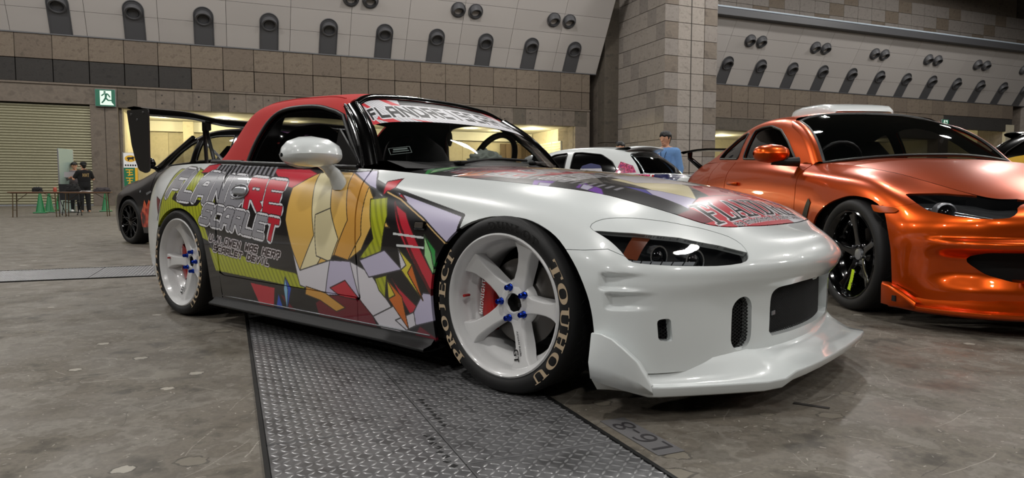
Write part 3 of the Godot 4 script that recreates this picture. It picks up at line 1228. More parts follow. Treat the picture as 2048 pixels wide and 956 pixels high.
# lit bays behind the openings
func build_recess() -> void:
	var o := struct_node("wall_bay")
	part_slab(o, "bay_back", M.concrete_pale, -5.6, 22.2, 0.0, 6.2, 49.4, 49.8)
	part_slab(o, "bay_ceiling", M.bay_white, -5.6, 22.2, 5.24, 5.5, 43.0, 49.6)
	part_slab(o, "bay_side", M.concrete_pale, -5.7, -5.35, 0.0, 5.3, 43.0, 49.6)
	part_slab(o, "bay_side", M.concrete_pale, 21.97, 22.3, 0.0, 5.3, 43.0, 49.6)
	part_slab(o, "bay_core", M.concrete_wall, -5.34, -5.2, 0.0, 5.2, 42.3, 43.0)
	# formwork panels of the bay's back wall
	for i in 15:
		part_slab(o, "bay_panel", M.concrete_pale, -5.3 + i * 1.8, -5.3 + i * 1.8 + 1.785, 0.0, 4.55, 49.3, 49.42, 0.008)
	part_slab(o, "bay_beam", M.bay_white, -5.3, 21.9, 4.57, 5.22, 49.0, 49.4, 0.01)
	part_slab(o, "bay_pier", M.concrete_pale, -2.6, -2.0, 0.0, 5.2, 48.5, 49.3, 0.01)
	# louvre panels on the right return wall
	for i in 3:
		var fr := part_slab(o, "louvre_frame", M.bay_white, 21.86, 21.97, 1.2, 4.35, 44.0 + i * 1.5, 45.42 + i * 1.5, 0.01)
		for j in 16:
			part_slab(fr, "louvre_slat", M.concrete_pale, -0.075, -0.045, -1.5 + j * 0.19, -1.37 + j * 0.19, -0.64, 0.64)
	# brown folding partition
	for i in 6:
		part_slab(o, "folding_panel", mat("partition_brown_%d" % (i % 2), Color(0.42, 0.35, 0.27) if i % 2 else Color(0.36, 0.30, 0.23), 0.7), 19.2 + i * 0.42, 19.2 + i * 0.42 + 0.4, 0.0, 4.4, 48.85 - (i % 2) * 0.12, 49.0, 0.01)
	var o2 := struct_node("wall_bay")
	part_slab(o2, "bay_back", M.concrete_pale, 33.5, 69.0, 0.0, 8.2, 50.0, 50.4)
	part_slab(o2, "bay_ceiling", M.bay_white, 33.7, 58.3, 5.42, 5.7, 43.0, 50.2)
	part_slab(o2, "bay_ceiling", M.bay_white, 58.6, 68.0, 7.04, 7.3, 43.0, 50.2)
	part_slab(o2, "bay_side", M.concrete_pale, 33.6, 34.0, 0.0, 5.5, 43.0, 50.2)
	part_slab(o2, "bay_side", M.concrete_pale, 58.0, 59.3, 0.0, 8.0, 43.0, 50.2)
	part_slab(o2, "bay_side", M.concrete_pale, 67.1, 67.5, 0.0, 7.2, 43.0, 50.2)
	part_slab(o2, "bay_beam", M.bay_white, 59.3, 67.1, 3.9, 6.2, 48.0, 50.0, 0.02)
	part_slab(o2, "bay_panel", M.concrete_wall, 59.3, 64.0, 0.0, 3.9, 48.6, 50.0, 0.02)
	part_slab(o2, "bay_pier", M.concrete_pale, 64.2, 65.6, 0.0, 3.9, 48.3, 50.0, 0.02)
	# recessed downlights
	var cnt := -1
	for s in [[-3.4, 5.24, 46.4], [-0.2, 5.24, 46.4], [4.0, 5.24, 46.4], [8.2, 5.24, 46.4], [12.4, 5.24, 46.4], [16.0, 5.24, 46.4], [18.4, 5.24, 47.4], [20.2, 5.24, 45.2], [38.0, 5.42, 46.5], [46.0, 5.42, 46.5], [54.0, 5.42, 46.5], [62.0, 7.04, 45.5]]:
		cnt += 1
		var t := thing("downlight", "round recessed ceiling downlight, %s from the left in the lit bays" % ORD[cnt], "lamp", hall(s[0], s[1], s[2]), HALL_TURN, "downlights in the lit bays")
		var b := MB.new()
		b.lathe([Vector2(0.34, 0.03), Vector2(0.34, -0.02), Vector2(0.29, -0.03), Vector2(0.28, 0.0)], 20)
		var rg := put(t, "trim_ring", b, M.bay_white)
		rg.rotation.x = -PI / 2
		b = MB.new()
		b.lathe([Vector2(0.28, -0.005), Vector2(0.0, -0.005)], 20, false)
		var f := put(t, "lamp_glass", b, M.downlight_face)
		f.rotation.x = -PI / 2
		var l := OmniLight3D.new()
		l.name = "lamp_light"
		t.add_child(l)
		l.position.y = -0.35
		l.light_color = Color(1.0, 0.95, 0.76)
		l.light_energy = 5.5
		l.light_size = 0.3
		l.omni_range = 60.0
		l.omni_attenuation = 2.0
		l.shadow_enabled = true

func build_pillar() -> void:
	var o := struct_node("wall_pillar")
	var core := MB.new()
	slab(core, 25.06, 28.95, 0.0, 20.5, 36.06, 42.3)
	put(o, "pillar_core", core, M.joint_dark)
	for r in 14:
		var y0 := -0.12 + r * 1.03
		for c in 6:
			part_slab(o, "tile", M.tile_grey_a if (r * 3 + c * 7) % 5 else M.tile_grey_b, 25.0, 25.08, y0 + 0.014, y0 + 1.016, 36.0 + c * 0.97 + 0.01, 36.0 + c * 0.97 + 0.96, 0.008)
		for c in 4:
			part_slab(o, "tile", (M.tile_grey_b if (r + c) % 2 else M.concrete_wall) if c in [0, 3] else M.tile_grey_a, 25.0 + c * 0.99 + 0.01, 25.0 + c * 0.99 + 0.98, y0 + 0.014, y0 + 1.016, 36.0 if c in [0, 3] else 36.03, 36.1, 0.008)
			part_slab(o, "tile", M.tile_grey_b, 28.92, 29.0, y0 + 0.014, y0 + 1.016, 36.05 + c * 1.5, 36.05 + c * 1.5 + 1.48, 0.008)
	part_slab(o, "shadow_gap", M.joint_dark, 26.95, 27.01, 0.0, 14.4, 36.015, 36.04)

func build_nozzles() -> void:
	var lean := atan(0.58)
	var base := Transform3D(Basis(Vector3.UP, HALL_TURN) * Basis(Vector3.RIGHT, lean), Vector3.ZERO)
	# channel that rises from the lower edge to a round nozzle
	var ch := MB.new()
	var out := [Vector2(-0.48, 0.0), Vector2(0.48, 0.0)]
	for i in 13:
		var an := PI * i / 12
		out.append(Vector2(cos(an) * 0.48, 1.62 + sin(an) * 0.48))
	ch.prism(PackedVector2Array(out), -0.02, 0.015, 0.0)
	var rim := MB.new()
	var rp := []
	for i in 15:
		var an := PI * i / 14
		rp.append(Vector3(cos(an) * 0.48, 1.62 + sin(an) * 0.48, 0.02))
	rim.tube([Vector3(0.48, 0, 0.02)] + rp + [Vector3(-0.48, 0, 0.02)], 0.03, 6)
	var tilt := Basis(Vector3.RIGHT, 0.35)
	var ring := MB.new()
	ring.xf = Transform3D(tilt, Vector3(0, 1.55, 0.0))
	ring.lathe([Vector2(0.40, -0.05), Vector2(0.42, 0.16), Vector2(0.40, 0.22), Vector2(0.33, 0.23), Vector2(0.29, 0.19), Vector2(0.27, 0.03)], 24)
	var bore := MB.new()
	bore.xf = ring.xf
	bore.lathe([Vector2(0.27, 0.2), Vector2(0.25, 0.0), Vector2(0.0, -0.02)], 20)
	var meshes := [ch.mesh(), rim.mesh(), ring.mesh(), bore.mesh()]
	var at1 := [-27.9, -24.55, -21.2, -17.8, -14.45, -11.1, -7.74, -4.38, -1.04, 2.32, 5.57, 8.8, 12.0, 15.19, 18.35, 21.45]
	var at2 := []
	for i in 12:
		at2.append(34.11 + i * 3.1)
	for side in 2:
		var cnt := -1
		for a in (at1 if side == 0 else at2):
			if side == 0 and a < -10:
				continue
			cnt += 1
			var t := thing("air_nozzle", "grey air nozzle over a channel, %s from the left on the %s soffit" % [ORD[cnt], "left" if side == 0 else "right"], "vent", hall(a, 8.8, 42.0), 0.0, "single air nozzles on the left soffit" if side == 0 else "single air nozzles on the right soffit")
			t.basis = base.basis
			put(t, "channel", meshes[0], M.nozzle_grey)
			put(t, "channel_rim", meshes[1], M.nozzle_grey)
			var n := put(t, "nozzle", meshes[2], M.nozzle_grey)
			put(n, "bore", meshes[3], M.nozzle_grey)
	# paired round nozzles higher up
	var r2 := MB.new()
	r2.lathe([Vector2(0.47, -0.02), Vector2(0.47, 0.05), Vector2(0.43, 0.05), Vector2(0.42, 0.0)], 24)
	var eye := MB.new()
	eye.xf = Transform3D(Basis(Vector3.RIGHT, 0.42), Vector3(0, 0.02, 0))
	eye.lathe([Vector2(0.40, -0.1), Vector2(0.39, 0.12), Vector2(0.34, 0.26), Vector2(0.30, 0.27), Vector2(0.27, 0.1)], 24)
	var eb := MB.new()
	eb.xf = eye.xf
	eb.lathe([Vector2(0.28, 0.22), Vector2(0.26, 0.02), Vector2(0.0, 0.0)], 20)
	var m2 := [r2.mesh(), eye.mesh(), eb.mesh()]
	for side in 2:
		var list := [6.7, 7.8, 13.1, 14.2, 19.5, 20.6] if side == 0 else [35.35, 36.4, 41.63, 42.68, 47.88, 48.94, 54.03, 55.14, 60.18, 61.28, 66.4, 67.4]
		var cnt := -1
		for a in list:
			cnt += 1
			var y := 11.72
			var t := thing("paired_nozzle", "%s nozzle of the %s pair of round nozzles on the %s soffit" % ["left" if cnt % 2 == 0 else "right", ORD[cnt / 2], "left" if side == 0 else "right"], "vent", hall(a, y, 42.0 - 0.58 * (y - 8.8)), 0.0, "paired air nozzles on the left soffit" if side == 0 else "paired air nozzles on the right soffit")
			t.basis = base.basis
			put(t, "collar", m2[0], M.nozzle_grey)
			var e := put(t, "nozzle", m2[1], M.nozzle_grey)
			put(e, "bore", m2[2], M.nozzle_grey)

# ================================================================ white roadster in front
const HERO_YAW := 0.698
const HERO_AT := Vector3(-0.0361 + 0.85 * 0.6427, 0.0, -2.331 - 0.85 * 0.7661)

class SideUV extends Ask:
	var x0 := -3.35
	var y0 := 0.10
	var sx := 3.95
	var sy := 0.82
	func uv(p: Vector3) -> Vector2:
		return Vector2((p.x - x0) / sx, 1.0 - (p.y - y0) / sy)

class HoodUV extends Ask:
	func uv(p: Vector3) -> Vector2:
		return Vector2((p.x + 0.8) / 1.5, 1.0 - (0.75 - p.z) / 1.5)

class NearSide extends Ask:
	func ok(p: Vector3) -> bool:
		return p.z > 0.25

class FrontFace extends Ask:
	func ok(p: Vector3) -> bool:
		return p.x > 0.40

# dents pressed into the bumper
class BumperPress extends Ask:
	func push(p: Vector3) -> float:
		var d := 0.0
		if p.x > 0.36 and p.z > 0.3:
			# two louvres behind the wheel arch: deep at the back, running out forwards
			for l in [[0.410, 0.447, 0.412], [0.352, 0.389, 0.432]]:
				if p.y > l[0] - 0.007 and p.y < l[1] + 0.007 and p.x > l[2] - 0.01 and p.x < l[2] + 0.14:
					var fy: float = smoothstep(l[0] - 0.007, l[0], p.y) * (1.0 - smoothstep(l[1], l[1] + 0.007, p.y))
					var fx: float = smoothstep(l[2] - 0.01, l[2] + 0.008, p.x) * (1.0 - smoothstep(l[2] + 0.01, l[2] + 0.13, p.x))
					d -= 0.02 * fy * fx
		return d

func hood_y(x: float, z: float) -> float:
	var c := _table([-0.9, 0.848, -0.7, 0.832, -0.4, 0.812, -0.17, 0.792, 0.0, 0.772, 0.25, 0.732, 0.4, 0.697, 0.5, 0.664, 0.6, 0.612, 0.66, 0.578, 0.75, 0.52], x)
	var k := _table([-0.9, 0.035, -0.7, 0.036, -0.17, 0.044, 0.25, 0.036, 0.48, 0.042, 0.6, 0.045, 0.66, 0.03, 0.75, 0.03], x)
	return c - k * pow(absf(z) / 0.6, 2.2)

func _table(t: Array, x: float) -> float:
	var n := t.size() / 2
	if x <= t[0]:
		return t[1]
	for i in n - 1:
		if x <= t[(i + 1) * 2]:
			var x0: float = t[i * 2]
			var x1: float = t[i * 2 + 2]
			var y0: float = t[i * 2 + 1]
			var y1: float = t[i * 2 + 3]
			var pa: float = t[i * 2 - 1] if i > 0 else y0
			var pb: float = t[i * 2 + 5] if i < n - 2 else y1
			var xa: float = t[i * 2 - 2] if i > 0 else x0 - 1.0
			var xb: float = t[i * 2 + 4] if i < n - 2 else x1 + 1.0
			var m0 := (y1 - pa) / (x1 - xa) if i > 0 else (y1 - y0) / (x1 - x0)
			var m1 := (pb - y0) / (xb - x0) if i < n - 2 else (y1 - y0) / (x1 - x0)
			var h := x1 - x0
			var s := (x - x0) / h
			return (2*s*s*s - 3*s*s + 1) * y0 + (s*s*s - 2*s*s + s) * h * m0 + (-2*s*s*s + 3*s*s) * y1 + (s*s*s - s*s) * h * m1
	return t[t.size() - 1]

func v3(f: Array) -> Array:
	var o := []
	for i in range(0, f.size(), 3):
		o.append(Vector3(f[i], f[i + 1], f[i + 2]))
	return o

var HN: Net
var hero: Node3D

func hero_net() -> Net:
	var C := []
	# columns from the nose round the corner along the flank to the tail; each from sill to shoulder
	C.append(v3([.755,.15,0, .758,.25,0, .765,.36,0, .812,.425,0, .822,.475,0, .765,.538,0, .66,hood_y(.66,0),0]))
	C.append(v3([.745,.15,.2, .748,.25,.2, .755,.36,.2, .798,.425,.2, .806,.475,.2, .75,.535,.195, .655,hood_y(.655,.19),.19]))
	C.append(v3([.72,.15,.36, .722,.25,.36, .727,.36,.36, .762,.425,.355, .768,.472,.35, .72,.53,.335, .64,hood_y(.64,.32),.32]))
	C.append(v3([.683,.15,.5, .686,.25,.5, .69,.36,.5, .715,.425,.495, .718,.47,.485, .685,.52,.455, .622,hood_y(.622,.42),.42]))
	C.append(v3([.63,.15,.635, .634,.25,.635, .637,.36,.635, .65,.425,.63, .648,.47,.62, .622,.532,.565, .575,hood_y(.575,.505),.505]))
	C.append(v3([.565,.15,.745, .568,.25,.747, .57,.36,.748, .578,.425,.745, .57,.478,.732, .535,.552,.66, .49,hood_y(.49,.575),.575]))
	C.append(v3([.487,.15,.822, .49,.25,.826, .492,.36,.828, .493,.43,.826, .48,.497,.805, .435,.59,.73, .385,hood_y(.385,.608),.608]))
	C.append(v3([.39,.15,.866, .39,.26,.871, .39,.36,.873, .385,.44,.869, .37,.52,.843, .33,.618,.765, .27,hood_y(.27,.625),.625]))
	C.append(v3([.2,.145,.872, .2,.27,.877, .2,.37,.878, .2,.46,.874, .195,.55,.85, .17,.648,.778, .14,hood_y(.14,.638),.638]))
	C.append(v3([0,.14,.872, 0,.27,.877, 0,.38,.879, 0,.48,.876, 0,.58,.854, -.02,.672,.785, -.04,hood_y(-.04,.65),.65]))
	C.append(v3([-.25,.135,.85, -.25,.26,.862, -.25,.38,.869, -.25,.49,.868, -.25,.595,.85, -.26,.69,.788, -.27,hood_y(-.27,.662),.662]))
	C.append(v3([-.55,.135,.842, -.55,.26,.86, -.55,.38,.868, -.55,.5,.867, -.55,.605,.85, -.55,.708,.795, -.55,hood_y(-.55,.68),.68]))
	C.append(v3([-.85,.135,.842, -.85,.26,.86, -.85,.38,.868, -.85,.505,.867, -.85,.615,.85, -.85,.722,.802, -.85,.797,.725]))
	C.append(v3([-1.2,.135,.842, -1.2,.26,.86, -1.2,.38,.868, -1.2,.51,.868, -1.2,.63,.85, -1.2,.74,.806, -1.2,.815,.742]))
	C.append(v3([-1.6,.135,.842, -1.6,.26,.86, -1.6,.38,.869, -1.6,.52,.87, -1.6,.645,.853, -1.6,.76,.81, -1.6,.835,.748]))
	C.append(v3([-2.0,.135,.85, -2,.26,.866, -2,.38,.876, -2,.53,.877, -2,.66,.858, -2,.775,.812, -2,.85,.745]))
	C.append(v3([-2.4,.14,.866, -2.4,.26,.876, -2.4,.39,.884, -2.4,.54,.882, -2.4,.675,.858, -2.4,.79,.80, -2.4,.862,.725]))
	C.append(v3([-2.75,.17,.83, -2.75,.28,.842, -2.75,.4,.85, -2.75,.55,.848, -2.75,.685,.826, -2.75,.795,.768, -2.75,.864,.69]))
	C.append(v3([-3.02,.2,.735, -3.03,.29,.755, -3.03,.41,.765, -3.03,.55,.762, -3.02,.69,.742, -3.01,.795,.7, -3.0,.86,.635]))
	C.append(v3([-3.2,.22,.55, -3.22,.3,.56, -3.22,.42,.565, -3.22,.56,.565, -3.21,.69,.55, -3.18,.79,.52, -3.16,.852,.48]))
	C.append(v3([-3.25,.22,0, -3.27,.3,0, -3.27,.42,0, -3.27,.56,0, -3.26,.69,0, -3.24,.79,0, -3.21,.855,0]))
	return Net.new(C, 12, 14, Vector3(0, 0, 1), true, true)

const HERO_FRONT_ARCH := [-.325,.10, -.335,.24, -.335,.33, -.318,.41, -.285,.475, -.235,.535, -.165,.583, -.08,.610, .0,.616, .09,.609, .17,.584, .245,.543, .31,.482, .355,.415, .382,.34, .392,.25, .392,.10]
const HERO_REAR_ARCH := [-2.735,.14, -2.74,.28, -2.73,.36, -2.70,.44, -2.645,.515, -2.56,.572, -2.47,.602, -2.38,.611, -2.29,.602, -2.2,.572, -2.13,.524, -2.085,.462, -2.06,.38, -2.05,.30, -2.045,.10]
const HERO_LAMP := [.322,.588, .332,.607, .362,.617, .42,.617, .50,.604, .58,.582, .64,.556, .678,.530, .702,.505, .712,.487, .706,.474, .66,.470, .575,.476, .50,.484, .475,.490, .445,.520, .40,.552]

func vv(f: Array) -> Array:
	var o := []
	for i in range(0, f.size(), 2):
		o.append(Vector2(f[i], f[i + 1]))
	return o

func build_hero_car() -> void:
	hero = thing("sports_car", "white two-seat roadster with red soft top and colourful printed side", "car", HERO_AT, -HERO_YAW)
	HN = hero_net()
	var plain_net := hero_net()
	HN.displace(BumperPress.new())
	var near := NearSide.new()
	var front := FrontFace.new()
	var suv := SideUV.new()
	var vmax := (HN.nv - 1.0) / HN.sv
	livery()
	var arch_f := HN.path(curve(vv(HERO_FRONT_ARCH), 3), 0, 1, 0.02, near)
	var arch_r := HN.path(curve(vv(HERO_REAR_ARCH), 3), 0, 1, 0.02, near)
	var lamp := HN.path(rounded(vv(HERO_LAMP), 0.02, 2), 0, 1, 0.015, near, true)
	# hole polygons reach below the sill
	var hole_f := arch_f.duplicate(); hole_f.append(Vector2(arch_f[arch_f.size() - 1].x, -0.5)); hole_f.append(Vector2(arch_f[0].x, -0.5))
	var hole_r := arch_r.duplicate(); hole_r.append(Vector2(arch_r[arch_r.size() - 1].x, -0.5)); hole_r.append(Vector2(arch_r[0].x, -0.5))
	# seams
	var door_front := HN.path(vv([-.767,.262, -.775,.40, -.79,.56, -.815,.69, -.845,.796]), 0, 1, 0.03, near)
	var door_low := HN.path(rounded(vv([-1.95,.80, -1.93,.262, -.767,.262, -.80,.60]), 0.06).slice(6, 18), 0, 1, 0.03, near)
	var bump_seam := HN.path(vv([.27,.517, .34,.518, .41,.523, .47,.50]), 0, 1, 0.02, near)
	var rear_seam := HN.path(vv([-2.70,.40, -2.76,.46, -2.83,.47, -3.0,.475]), 0, 1, 0.03, near)
	var g := 0.014
	# --- front bumper
	var grille := HN.path(rounded(vv([0.325,.214, 0.325,.366, 0.30,.382, 0.14,.389, 0.0,.391]), 0.02, 3).slice(3), 2, 1, 0.02, front)
	var gr_hole := PackedVector2Array([Vector2(-0.5, grille[grille.size() - 1].y)])
	var gl := HN.path(vv([0.0,.214, 0.15,.214, 0.305,.216]), 2, 1, 0.03, front)
	gr_hole = gl
	gr_hole.append_array(grille)
	gr_hole.append(Vector2(-0.5, grille[grille.size() - 1].y))
	gr_hole.append(Vector2(-0.5, gl[0].y))
	var oval := HN.path(_pill(Vector2(0.475, 0.278), 0.048, 0.087), 2, 1, 0.02, front, true)
	var slot := HN.path(rounded(vv([0.728,.245, 0.736,.318, 0.772,.315, 0.766,.250]), 0.012, 3), 2, 1, 0.02, front, true)
	var bo := PackedVector2Array([Vector2(-0.2, -0.2)])
	bo.append(Vector2(bump_seam[0].x, -0.2))
	bo.append_array(bump_seam)
	bo.append(Vector2(5.6, bump_seam[bump_seam.size() - 1].y))
	bo.append(Vector2(3.9, vmax + 0.2))
	bo.append(Vector2(-0.2, vmax + 0.2))
	var bump := MB.new()
	HN.cut(bump, bo, [hole_f, lamp, gr_hole, oval, slot], null, 0.035)
	var both := MB.new()
	both.add(bump); both.add(bump.mirrored())
	var bumper := put(hero, "front_bumper", both, M.white_paint)
	bumper.set_meta("label", "white front bumper with mesh openings")
	# --- fender, door, quarter
	var fo := PackedVector2Array()
	for q in door_front:
		fo.append(q + Vector2(-g, 0))
	fo.append(Vector2(door_front[door_front.size() - 1].x - g, vmax + 0.2))
	fo.append(Vector2(3.9, vmax + 0.2))
	fo.append(Vector2(5.6, bump_seam[bump_seam.size() - 1].y + g))
	for i in range(bump_seam.size() - 1, -1, -1):
		fo.append(bump_seam[i] + Vector2(0, g * 1.6))
	fo.append(Vector2(bump_seam[0].x, -0.3))
	fo.append(Vector2(door_front[0].x + 0.12, -0.3))
	fo.append(Vector2(door_front[0].x + 0.12, 0.0))
	fo.append(Vector2(door_front[0].x + 0.06, door_front[0].y - 0.15))
	# below the seam in front of the wheel belongs to the bumper: stop at the arch
	var fend := MB.new()
	HN.cut(fend, fo, [hole_f, lamp], suv, 0.012)
	put(hero, "front_fender", fend, M.livery_side).set_meta("label", "white front fender with printed rear half")
	put(hero, "front_fender", fend.mirrored(), M.white_paint)
	var dl := HN.locate(Vector2(-1.93, 0.262), 0, 1, near)
	var dr := HN.path(vv([-1.955,.83, -1.95,.70, -1.94,.5, -1.93,.30]), 0, 1, 0.03, near)
	var do := PackedVector2Array()
	for i in range(door_front.size() - 1, -1, -1):
		do.append(door_front[i] + Vector2(g, 0))
	do.append_array(HN.path(vv([-.80,.263, -1.2,.264, -1.6,.266, -1.89,.27, -1.92,.285]), 0, 1, 0.04, near))
	for i in range(dr.size() - 1, -1, -1):
		do.append(dr[i] + Vector2(-g, 0))
	do.append(Vector2(dr[0].x - g, vmax + 0.2))
	do.append(Vector2(door_front[door_front.size() - 1].x + g, vmax + 0.2))
	var door := MB.new()
	HN.cut(door, do, [], suv, 0.012)
	var door_o := put(hero, "door", door, M.livery_side)
	door_o.set_meta("label", "printed door with letters and coloured shards")
	put(hero, "door", door.mirrored(), M.white_paint)
	# sill below the door
	var so := PackedVector2Array([Vector2(door_front[0].x + 0.12, -0.3), Vector2(door_front[0].x + 0.13, 0.0), Vector2(door_front[0].x + 0.07, door_front[0].y - 0.17)])
	for q in HN.path(vv([-.80,.263, -1.2,.264, -1.6,.266, -1.89,.27]), 0, 1, 0.04, near):
		so.append(q + Vector2(0, -0.03))
	so.append(dr[dr.size() - 1] + Vector2(0.02, -0.2))
	so.append(Vector2(dr[dr.size() - 1].x + 0.02, -0.3))
	var sill := MB.new()
	HN.cut(sill, so, [], suv, 0.01)
	put(hero, "sill_panel", sill, M.livery_side)
	put(hero, "sill_panel", sill.mirrored(), M.white_paint)
	# quarter panel with tail
	var umax := (HN.nu - 1.0) / HN.su
	var qo := PackedVector2Array()
	for q in dr:
		qo.append(q + Vector2(g, 0))
	qo.append(Vector2(dr[dr.size() - 1].x + 0.05, -0.3))
	qo.append(Vector2(umax + 0.2, -0.3))
	qo.append(Vector2(umax + 0.2, vmax + 0.2))
	qo.append(Vector2(dr[0].x + g, vmax + 0.2))
	var quar := MB.new()
	HN.cut(quar, qo, [hole_r], suv, 0.02)
	put(hero, "rear_quarter", quar, M.livery_side).set_meta("label", "rear quarter panel with lime print and big letters")
	put(hero, "rear_quarter", quar.mirrored(), M.white_paint)
	# dark inner shell seen through the joints and openings
	var inner := MB.new()
	plain_net.cut(inner, PackedVector2Array([Vector2(-0.2, 0.0), Vector2(umax + 0.2, 0.0), Vector2(umax + 0.2, vmax - 0.05), Vector2(-0.2, vmax - 0.05)]), [hole_f, hole_r], null, 0.0, -0.05)
	var ib := MB.new()
	ib.add(inner); ib.add(inner.mirrored())
	ib.box(Vector3(-1.32, 0.16, 0), Vector3(3.2, 0.03, 1.3))
	ib.box(Vector3(-1.2, 0.4, 0), Vector3(0.9, 0.5, 1.0))
	put(hero, "inner_body", ib, M.mesh_black)
	_hero_liners()
	_hero_bumper_parts()
	_hero_lamp(lamp)
	_hero_hood()
	_hero_cabin()
	_hero_trim()
	_hero_wing()
	var wf := make_wheel(hero, 0.31, 0.2495, 70.0, true, "white")
	wf.position = Vector3(0, 0.31, 0.85)
	var wr := make_wheel(hero, 0.302, 0.2495, 38.0, true, "white")
	wr.position = Vector3(-2.4, 0.302, 0.862)
	for w in [[0.0, 0.31], [-2.4, 0.302]]:
		var f := make_wheel(hero, w[1], 0.2495, 10.0, false, "white")
		f.position = Vector3(w[0], w[1], -0.85)
		f.rotation.y = PI

func _pill(c: Vector2, rx: float, ry: float) -> Array:
	var o := []
	for i in 28:
		var d := Vector2.from_angle(TAU * i / 28)
		o.append(c + Vector2(d.x * rx, signf(d.y) * (ry - rx) + d.y * rx))
	return o

func _hero_liners() -> void:
	var mb := MB.new()
	for w in [[0.02, 0.28, 0.365], [-2.4, 0.27, 0.36]]:
		for sd in [-1.0, 1.0]:
			var rows := []
			for i in 17:
				var an := PI * i / 16
				rows.append([Vector3(w[0] + cos(an) * w[2], maxf(0.12, w[1] + sin(an) * w[2]), sd * (0.835 - 0.09 * smoothstep(0.5, 0.9, sin(an)))), Vector3(w[0] + cos(an) * w[2], maxf(0.12, w[1] + sin(an) * w[2]), sd * 0.5)])
			mb.grid(rows, Vector3.ZERO)
			mb.box(Vector3(w[0], 0.36, sd * 0.5), Vector3(0.76, 0.5, 0.02))
	put(hero, "wheel_arch_liner", mb, M.black_matte)

# crossed wires in a flat outline placed by four corners
func wire_mesh(mb: MB, poly: Array, to3d: Transform3D, pitch: float, r: float, bend := 0.0) -> void:
	var box := Rect2(poly[0], Vector2.ZERO)
	for p in poly:
		box = box.expand(p)
	for dir in [Vector2(1, 0.62).normalized(), Vector2(1, -0.62).normalized()]:
		var nrm := Vector2(-dir.y, dir.x)
		var c := box.get_center()
		var span := box.size.length()
		var k := -span
		while k < span:
			var a: Vector2 = c + nrm * k - dir * span
			var b: Vector2 = c + nrm * k + dir * span
			for seg in Geometry2D.intersect_polyline_with_polygon(PackedVector2Array([a, b]), PackedVector2Array(poly)):
				var steps := 1 if bend == 0.0 else 4
				for s in steps:
					var p: Vector2 = seg[0].lerp(seg[seg.size() - 1], float(s) / steps)
					var q: Vector2 = seg[0].lerp(seg[seg.size() - 1], float(s + 1) / steps)
					var P := to3d * Vector3(p.x, p.y, -bend * p.x * p.x)
					var Q := to3d * Vector3(q.x, q.y, -bend * q.x * q.x)
					var n3 := to3d.basis.z.normalized()
					var w := (Q - P).cross(n3).normalized() * r
					mb.tri(P - w, Q - w, P + n3 * r * 1.2, (n3 - w / r).normalized(), (n3 - w / r).normalized(), n3)
					mb.tri(Q - w, Q + n3 * r * 1.2, P + n3 * r * 1.2, (n3 - w / r).normalized(), n3, n3)
					mb.tri(P + w, Q + w, P + n3 * r * 1.2, (n3 + w / r).normalized(), (n3 + w / r).normalized(), n3)
					mb.tri(Q + w, Q + n3 * r * 1.2, P + n3 * r * 1.2, (n3 + w / r).normalized(), n3, n3)
			k += pitch

